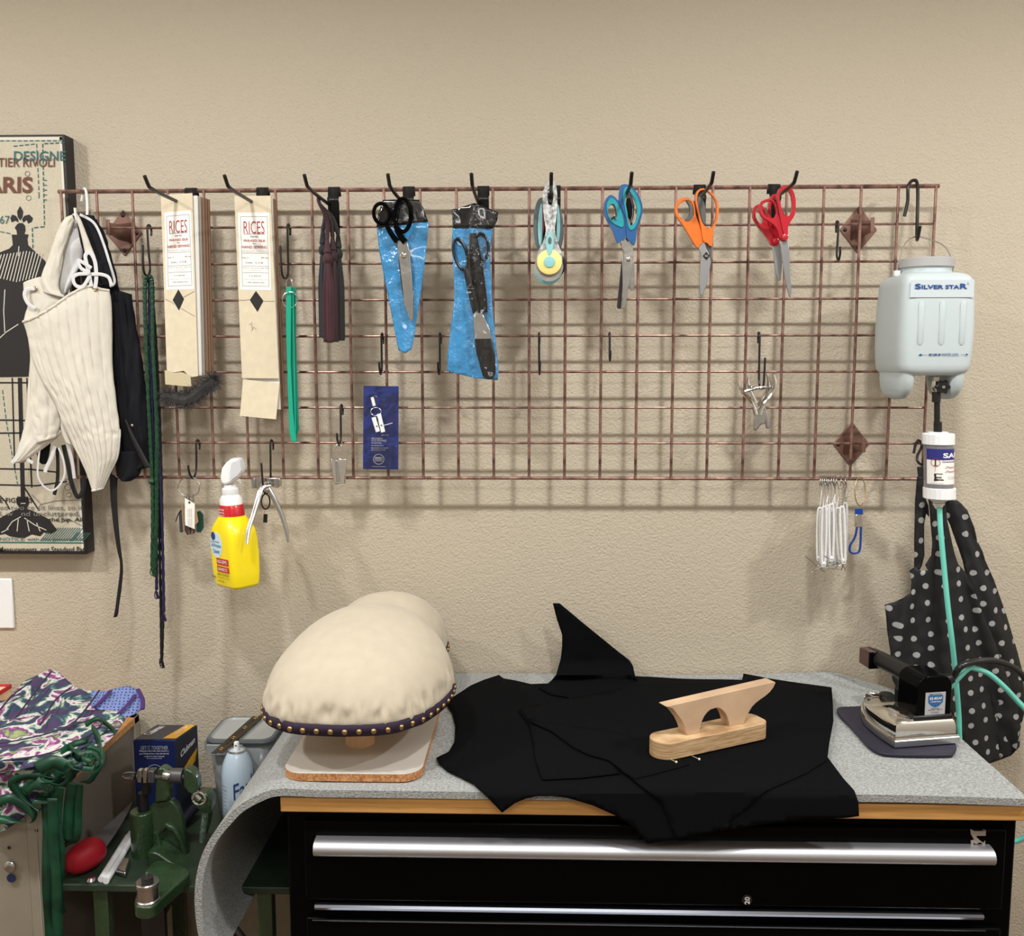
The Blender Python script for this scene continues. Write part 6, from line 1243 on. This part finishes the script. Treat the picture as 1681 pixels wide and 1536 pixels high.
# ------------------------------------------------------------------ green eyelet press table
ZT = .68; M_gp = mat('green_enamel', srgb(44, 68, 42), .3, coat=.5, bump=.8, bump_scale=150, bdist=.0016, noise_amt=.25, noise_scale=25); M_gp2 = mat('dusty_green_enamel', srgb(46, 62, 48), .45, noise_amt=.25, noise_scale=20)
TX0, TX1, TYF = -.812, -.360, -.430
e = empty('press_table', (-.58, -.22, 0), 'green steel stand carrying the press between cabinet and tool chest', 'stand')
b = NB(); box(b, (TX0, TYF, ZT-.014), (TX1, -.02, ZT)); obj('plate', b, M_gp2, e, bevel=.002)
for x, y in ((-.735, TYF+.02), (-.735, -.05), (-.42, TYF+.02), (-.42, -.05)):
    b = NB(); box(b, (x-.014, y-.012, 0), (x+.014, y+.012, ZT-.014)); obj('leg', b, M_gp, e, bevel=.002)
for a, c in (((-.735, TYF+.02, .40), (-.60, TYF+.06, .66)), ((-.42, TYF+.02, .40), (-.54, TYF+.06, .66))):
    b = NB(); tube(b, [a, c], .008, 8); obj('brace', b, M_black, e)
b = NB(); box(b, (-.655, TYF+.0, .30), (-.610, TYF+.012, ZT-.014)); obj('pedal_rod', b, M_black, e)
b = NB(); box(b, (TX0+.01, TYF+.004, .40), (TX1, TYF+.02, .425)); obj('cross_bar', b, M_gp, e)
b = NB(); tube(b, pxy(cM([(690, 1400), (780, 1440), (880, 1560)]), -.40), .0065, 10, smooth=3); obj('spring', b, mat('spring_steel', srgb(90, 88, 86), .4, metal=.8), e)
b = NB(); tube(b, pxy(cM([(270, 1465), (300, 1480), (340, 1480)]), -.40), .002, 6, smooth=3); obj('hook_pin', b, M_chrome, e)
# the press
e = empty('eyelet_press', (-.66, -.36, ZT), 'dark green cast iron eyelet press with steel bolts on the stand', 'press')
foot = [(165, 1330), (168, 1285), (200, 1200), (245, 1090), (320, 1040), (420, 1060), (500, 1090), (520, 1130), (440, 1200), (340, 1290), (300, 1330), (250, 1348), (190, 1345)]
ft = smoothpts([WZ(x, y, ZT+.024) for x, y in cM(foot)], 3, True)
b = NB(); prism(b, [ft], (0, 0, -.0238)); obj('foot', b, M_gp, e, bevel=.003, ang=50)
yC = -.315
def cylm(name, x, y0, y1, rpx, Y, m, par, n=28, taper=1):
    a, c = W(x, y1, Y), W(x, y0, Y); c.x = a.x; c.y = a.y; b = NB(); r = rpx*(Y-CAM.y)/FPX; lathe(b, [(r, 0), (r*taper, c.z-a.z)], a, (0, 0, 1), n); return obj(name, b, m, par, bevel=.002)
cylm('barrel', 236.5, 1330, 1404, 20.5, yC, M_gp, e)
def pp(name, pts, Y, th, m, par=None, bv=.003, conv=cM, sm=0): b = NB(); pxprism(b, [conv(pts)], Y, th, sm); return obj(name, b, m, par or e, bevel=bv, ang=50)
pp('web', [(262, 690), (300, 668), (335, 655), (400, 650), (440, 690), (472, 790), (490, 900), (505, 1010), (510, 1112), (450, 1090), (380, 1060), (318, 1010), (280, 960), (262, 850)], yC-.004, .018, M_gp)
pp('rib', [(318, 860), (360, 800), (420, 830), (468, 905), (500, 1000), (508, 1105), (486, 1098), (478, 1010), (448, 925), (408, 862), (366, 836), (336, 870)], yC-.013, .012, M_gp)
pp('ramp', [(250, 985), (318, 1000), (380, 1045), (450, 1082), (510, 1112), (500, 1150), (420, 1132), (340, 1112), (280, 1104), (245, 1098)], yC-.055, .05, M_gp)
pp('rib', [(310, 870), (330, 950), (380, 1010), (400, 1060), (350, 1120), (250, 1090), (290, 1000)], yC-.03, .014, M_gp)
pp('upright', [(292, 665), (296, 560), (300, 470), (320, 443), (350, 440), (385, 460), (392, 520), (395, 620), (372, 658)], yC-.012, .022, M_gp)
cylm('die_holder', 236, 1300, 1334, 9, yC, M_blackplastic, e, 20)
pp('slide', [(205, 510), (250, 510), (255, 620), (205, 625)], yC-.012, .018, M_blackplastic)
pp('link_plate', [(180, 455), (206, 455), (206, 535), (180, 535)], yC-.02, .012, M_steel, bv=.001); pp('link_plate', [(217, 452), (242, 452), (240, 538), (217, 538)], yC-.02, .012, M_steel, bv=.001)
pp('link_block', [(242, 460), (288, 460), (290, 540), (244, 540)], yC-.018, .02, mat('grey_cast', srgb(92, 92, 92), .45, metal=.6), bv=.002)
def bolt(p, r, Y, ax_=(-1, 0, 0), L=.012):
    b = NB(); C = W(*cM([p])[0], Y); lathe(b, [(r, 0), (r, L*.7), (r*.7, L), (0, L)], C, ax_, 16); obj('bolt', b, M_steel, e)
bolt((165, 495), .009, yC-.014, (-1, 0, 0), .022); bolt((355, 487), .009, yC-.018, (1, 0, 0), .014); bolt((525, 500), .008, yC-.01, (1, 0, 0), .016)
b = NB(); tube(b, pxy(cM([(180, 495), (550, 497)]), yC-.008), .006, 12); obj('axle', b, mat('grey_cast', (0, 0, 0)), e)
b = NB(); tube(b, pxy(cM([(400, 488), (480, 490)]), yC-.008), .0145, 16); obj('sleeve', b, mat('grey_cast', (0, 0, 0)), e, ang=50)
pp('lever_bracket', [(482, 455), (505, 445), (545, 470), (570, 520), (575, 585), (550, 620), (510, 600), (480, 560)], yC-.02, .026, M_gp)
b = NB(); tube(b, pxy(cM([(552, 600), (595, 640)]), yC-.006), .009, 14); obj('lever_pin', b, M_steel, e)
b = NB(); C = W(*cM([(588, 632)])[0], yC-.015); tube(b, [C+Vector((.0125*math.cos(t*.2618), -.004, .0125*math.sin(t*.2618))) for t in range(24)], .0024, 8, closed=True); obj('lever_ring', b, M_chrome, e)
pp('lever_knob', [(548, 640), (570, 600), (640, 610), (665, 660), (660, 720), (610, 735), (560, 700)], yC-.012, .03, M_gp)
b = NB(); tube(b, pxy(cM([(628, 715), (618, 800), (602, 920)]), yC), .0058, 10, smooth=3); obj('lever_arm', b, mat('speckled_enamel', srgb(110, 130, 118), .5, noise_amt=.6, noise_scale=260, col2=srgb(50, 66, 54)), e)
b = NB(); tube(b, pxy(cM([(655, 720), (640, 800), (620, 860)]), yC+.03), .0062, 10); obj('lever_arm', b, M_gp, e)
C = WZ(*cM([(252, 1300)])[0], ZT+.024)
b = NB(); lathe(b, [(.0205, 0), (.0205, .002), (.0185, .004), (.0185, .026), (.0205, .028), (.0205, .034), (.019, .036), (.010, .036), (.010, .042), (.0022, .043), (.002, .052), (0, .053)], C, n=28); obj('die', b, M_steel, e, label='round brushed steel die with a pin')
b = NB(); lathe(b, [(.0105, .0355), (.0105, .044), (.003, .0445)], C, n=20); obj('die_cap', b, M_ink, e)
# things lying on the stand
cen = WZ(136.6, 1432, ZT)
b = NB(); cR = cen+Vector((.002, .008, .0305)); lathe(b, [(0, -.040), (.010, -.039), (.021, -.031), (.0275, -.015), (.029, 0), (.0285, .013), (.025, .026), (.018, .034), (.01, .038), (0, .0385)], cR, (.55, .84, .16), 28)
for v in b.verts: v.co += Vector((0, 0, 0))
obj('red_bulb', b, mat('red_rubber', srgb(158, 24, 38), .5, spec=.3), None, 'red rubber bulb lying on the left end of the green stand', 'bulb', origin=cen)
b = NB(); q = [WZ(x, y, ZT+.012) for x, y in ((217, 1318), (210, 1335), (190, 1370), (166, 1402), (146, 1384), (165, 1366), (192, 1342))]; prism(b, [q], (0, 0, .004)); obj('steel_blade', b, mat('satin_blade', srgb(150, 150, 154), .38, metal=.7), None, 'pointed flat grey steel blade behind the red bulb', 'blade', bevel=.0006)
for i, (a, c) in enumerate((((166, 1443), (214, 1366)), ((174, 1446), (222, 1368)))):
    A_, C_ = WZ(*a, ZT+.006), WZ(*c, ZT+.006); b = NB(); tube(b, [A_, A_.lerp(C_, .9), A_.lerp(C_, .9), C_], [.0062, .0062, .0045, .0045], 14); obj('white_rod', b, M_white, None, ('left white plastic rod lying beside the red bulb', 'right white plastic rod, nearest the green press')[i], 'rod', 'white rods on the green stand')
b = NB(); q = [WZ(x, y, ZT+.012) for x, y in ((190, 1427), (202, 1406), (215, 1408), (206, 1432))]; prism(b, [q], (0, 0, -.0115)); obj('small_buckle', b, M_steel, None, 'small curved silver buckle between the white rods and the press', 'buckle', bevel=.003)
b = NB(); lathe(b, [(0, 0), (.008, 0), (.009, .004), (.006, .009), (0, .010)], WZ(150, 1447, ZT), n=16); obj('bottle_cap', b, M_steel, None, 'tiny silver cap at the foot of the red bulb', 'cap')
# blue carton
e = empty('carton', W(255, 1330, -.15), 'navy and yellow carton standing behind the green press', 'carton')
M_navy = mat('navy_carton', srgb(22, 38, 92), .35, coat=.3); M_char = mat('charcoal_carton', srgb(40, 42, 56), .4, coat=.2); M_yc = mat('amber_print', srgb(214, 158, 40), .4)
BYF = -.20; x0, x1 = wx(220.5, 1260, BYF), wx(289, 1260, BYF); zt_, zb_ = wz(255, 1215, BYF), ZT+.001
sx = .055 # the right side recedes
b = NB(); fl = [(x0, BYF), (x1, BYF), (x1+.016, BYF+.085), (x0+.016, BYF+.085)]
vs0 = [b.verts.new((x, y, zb_)) for x, y in fl]; vs1 = [b.verts.new((x, y, zt_)) for x, y in fl]
b.faces.new(vs0[::-1]); b.faces.new(vs1)
for i in range(4): b.faces.new((vs0[i], vs0[(i+1) % 4], vs1[(i+1) % 4], vs1[i]))
bx = obj('carton_body', b, M_navy, e, bevel=.001)
rt0 = Vector((x1, BYF, 0)); rt1 = Vector((x1+.016, BYF+.085, 0)); du = (rt1-rt0).normalized(); dn = Vector((du.y, -du.x, 0)); Ls = (rt1-rt0).length
b = NB(); q = [rt0+dn*.0006+Zv*zb_, rt1+dn*.0006+Zv*zb_, rt1+dn*.0006+Zv*zt_, rt0+dn*.0006+Zv*zt_]; prism(b, [q], dn*-.0004); obj('side_print', b, M_char, bx, smooth=False)
b = NB(); q = [rt0+du*(Ls*.25)+dn*.001+Zv*(zt_-.098), rt0+du*(Ls*.85)+dn*.001+Zv*(zt_-.075), rt0+du*(Ls*.95)+dn*.001+Zv*(zt_-.05), rt0+du*(Ls*.6)+dn*.001+Zv*(zt_-.062), rt0+du*(Ls*.2)+dn*.001+Zv*(zt_-.08)]; prism(b, [q], dn*-.0003); obj('amber_picture', b, M_yc, bx, smooth=False)
text('Clubman', M_white_ink, bx, rt0+dn*.0012+du*(Ls*.2)+Zv*(zt_-.045), du*(Ls*.65)+Zv*.012, Zv*.014, nrm=dn, bold=.02, shear=.2)
Zt = zt_+.0006
def topq(a, c): return Vector((x0, BYF, 0)).lerp(Vector((x1, BYF, 0)), a)+Vector((.016, .085, 0))*c
b = NB(); prism(b, [[topq(.02, .03)+Zv*Zt, topq(.98, .03)+Zv*Zt, topq(.98, .97)+Zv*Zt, topq(.02, .97)+Zv*Zt]], (0, 0, .0004)); obj('top_print', b, M_char, bx, smooth=False)
b = NB(); prism(b, [[topq(.66, .1)+Zv*(Zt+.0006), topq(.98, .1)+Zv*(Zt+.0006), topq(.98, .97)+Zv*(Zt+.0006), topq(.74, .97)+Zv*(Zt+.0006)]], (0, 0, .0003)); obj('amber_panel', b, M_yc, bx, smooth=False)
O1 = topq(.25, .3)+Zv*(Zt+.001); text('Clubman', M_white_ink, bx, O1, topq(.30, .85)-topq(.25, .3), topq(.05, .3)-topq(.25, .3), nrm=(0, 0, 1), bold=.02); O1 = topq(.86, .35)+Zv*(Zt+.0012); text('CONDITION', M_white_ink, bx, O1, topq(.88, .85)-topq(.86, .35), topq(.78, .35)-topq(.86, .35), nrm=(0, 0, 1), bold=.01)
def btxt(s, px0, py0, px1, py1, m, bd=.01): ptext(s, m, bx, px0, py0, px1, py1, BYF-.0012, bold=bd)
btxt('GET IT TOGETHER', 231, 1224, 276, 1230, mat('gold_print', srgb(170, 180, 200), .4)); btxt('Being part of a daily care ritual is a', 229, 1231, 277, 1234, M_white_ink); btxt('good thing to have. Use with the full', 229, 1235.5, 277, 1238.5, M_white_ink); btxt('range of combs and gels', 237, 1240, 270, 1242.5, M_white_ink); btxt('for a complete look.', 241, 1243.5, 266, 1245.5, M_white_ink)
b = NB(); stroke(b, [(254+13*math.cos(t*.2618), 1267+12*math.sin(t*.2618)) for t in range(24)], 1, BYF-.0012, closed=True); obj('round_seal', b, mat('gold_print', (0, 0, 0)), bx, smooth=False)
# lidded container
e = empty('lidded_container', W(395, 1330, -.12), 'clear grey plastic storage container with a grey lid behind the spray can', 'container')
M_pc = mat('frosted_plastic', srgb(150, 156, 160), .25, alpha=.6, spec=.6, coat=.5); M_gl = mat('grey_gasket', srgb(86, 92, 96), .45)
LZ = wz(395, 1218, -.175); cx0, cx1 = wx(336, 1220, -.175), wx(446, 1220, -.175); cy0, cy1 = -.178, -.045
def rr3(x0, x1, y0, y1, r, z): return [Vector((x, y, z)) for x, y in rrect(x0, x1, y0, y1, r, 6)]
b = NB(); vv = loft(b, [rr3(cx0+.018, cx1-.018, cy0+.018, cy1-.018, .018, ZT+.002), rr3(cx0+.016, cx1-.016, cy0+.016, cy1-.016, .02, ZT+.006), rr3(cx0+.004, cx1-.004, cy0+.004, cy1-.004, .024, LZ-.004)], closed=True); b.faces.new(vv[0]); obj('tub', b, M_pc, e, solid=.002)
b = NB(); vv = loft(b, [rr3(cx0, cx1, cy0, cy1, .026, LZ-.006), rr3(cx0-.002, cx1+.002, cy0-.002, cy1+.002, .027, LZ), rr3(cx0, cx1, cy0, cy1, .026, LZ+.005), rr3(cx0+.006, cx1-.006, cy0+.006, cy1-.006, .022, LZ+.006)], closed=True); obj('gasket', b, M_gl, e)
b = NB(); vv = loft(b, [rr3(cx0+.006, cx1-.006, cy0+.006, cy1-.006, .022, LZ+.006), rr3(cx0+.009, cx1-.009, cy0+.009, cy1-.009, .020, LZ+.002)], closed=True); b.faces.new(vv[-1]); obj('lid', b, mat('translucent_lid', srgb(156, 160, 160), .35, coat=.4), e)
b = NB(); box(b, (cx0+.006, cy0-.008, LZ-.026), (cx0+.085, cy0-.002, LZ-.002)); obj('clip', b, M_pc, e, bevel=.002); b = NB(); box(b, (cx0-.008, cy0+.02, LZ-.026), (cx0-.002, cy1-.02, LZ-.002)); obj('clip', b, M_pc, e, bevel=.002)
# corset busk lying on the lid
P_, Q_ = WZ(356, 1236, LZ+.0085), WZ(424, 1175, LZ+.0085); dB = (Q_-P_).normalized(); sB = Vector((dB.y, -dB.x, 0)); LB = (Q_-P_).length
e = empty('corset_busk', P_.lerp(Q_, .5), 'dark bronze corset busk with brass loops lying across the container lid', 'busk')
M_bz = mat('dark_bronze', srgb(62, 52, 40), .4, metal=.6)
for s in (-1, 1):
    b = NB(); obox(b, P_.lerp(Q_, .5)+sB*(s*.0062)+dB*(s*.003), dB*(LB/2), sB*.0052, Zv*.0008); obj('steel_strip', b, M_bz, e, bevel=.0005)
for k in range(4):
    b = NB(); c_ = P_.lerp(Q_, (.1, .38, .66, .93)[k])+Zv*.0012; tube(b, [c_+dB*(.005*math.cos(t*.4))+sB*(.0045*math.sin(t*.4)) for t in range(16)], .0011, 6, closed=True); obj('loop', b, M_brass, e)
# spray can
SX = W(389, 1240, -.235); M_can = mat('pale_blue_can', srgb(186, 206, 222), .3, coat=.4, spec=.6)
e = empty('spray_can', (SX.x, -.235, ZT), 'pale blue starch spray can in front of the container', 'spray can')
zc = wz(388, 1231, -.235); rC = .0325
b = NB(); lathe(b, [(rC*.95, 0), (rC, .003), (rC, zc-ZT-.062), (rC*.985, zc-ZT-.045), (rC*.88, zc-ZT-.025), (rC*.70, zc-ZT-.010), (rC*.55, zc-ZT-.002), (rC*.5, zc-ZT)], (SX.x, -.235, ZT), n=40); can = obj('can_body', b, M_can, e)
b = NB(); tube(b, [Vector((SX.x+.0165*math.cos(t*.2618), -.235+.0165*math.sin(t*.2618), zc)) for t in range(24)], .0022, 8, closed=True); obj('rim', b, M_steel, e)
b = NB(); lathe(b, [(.015, -.002), (.006, .0), (.006, .003)], (SX.x, -.235, zc), n=20); lathe(b, [(.0055, .002), (.0055, .016), (.0045, .018), (0, .018)], (SX.x, -.235, zc), n=16); nz = obj('nozzle', b, M_white, e)
b = NB(); lathe(b, [(.0016, 0), (.0016, .0008), (0, .0008)], (SX.x, -.235-.0052, zc+.012), (0, -1, 0), 10); obj('nozzle_hole', b, M_ink, nz)
def can_pt(phi, z): t = R(phi); return Vector((SX.x+math.sin(t)*(rC+.0007), -.235-math.cos(t)*(rC+.0007), z))
text('Faultless', mat('navy_print', (0, 0, 0)), can, (0, 0, 0), (1, 0, 0), (0, 1, 0), bold=.02, bend=lambda a, c: can_pt(2+a*165, zc-.094+c*.034+a*.034))
for k in range(9): text(('STARCH', 'PREMIUM FINISH', 'shake well before use', 'hold the can upright', 'spray evenly', 'iron at once', 'keep from heat', 'wipe the iron clean', 'store cool')[k], M_grey_ink if k else mat('orange_ink', srgb(190, 110, 80), .6), can, (0, 0, 0), (1, 0, 0), (0, 1, 0), bend=lambda a, c, k=k: can_pt(-68+a*42, zc-.068-k*.008+c*.003))
e = empty('glue_tube', W(306, 1350, -.2), 'small dark bottle with amber cap lying behind the press', 'bottle')
b = NB(); A_, C_ = W(296, 1352, -.22), W(322, 1322, -.17); tube(b, [A_, C_], .011, 16); obj('barrel', b, mat('dark_vial', srgb(36, 34, 48), .2), e); b = NB(); tube(b, [A_, A_+(A_-C_).normalized()*.014], .0115, 16); obj('amber_cap', b, M_yc, e)
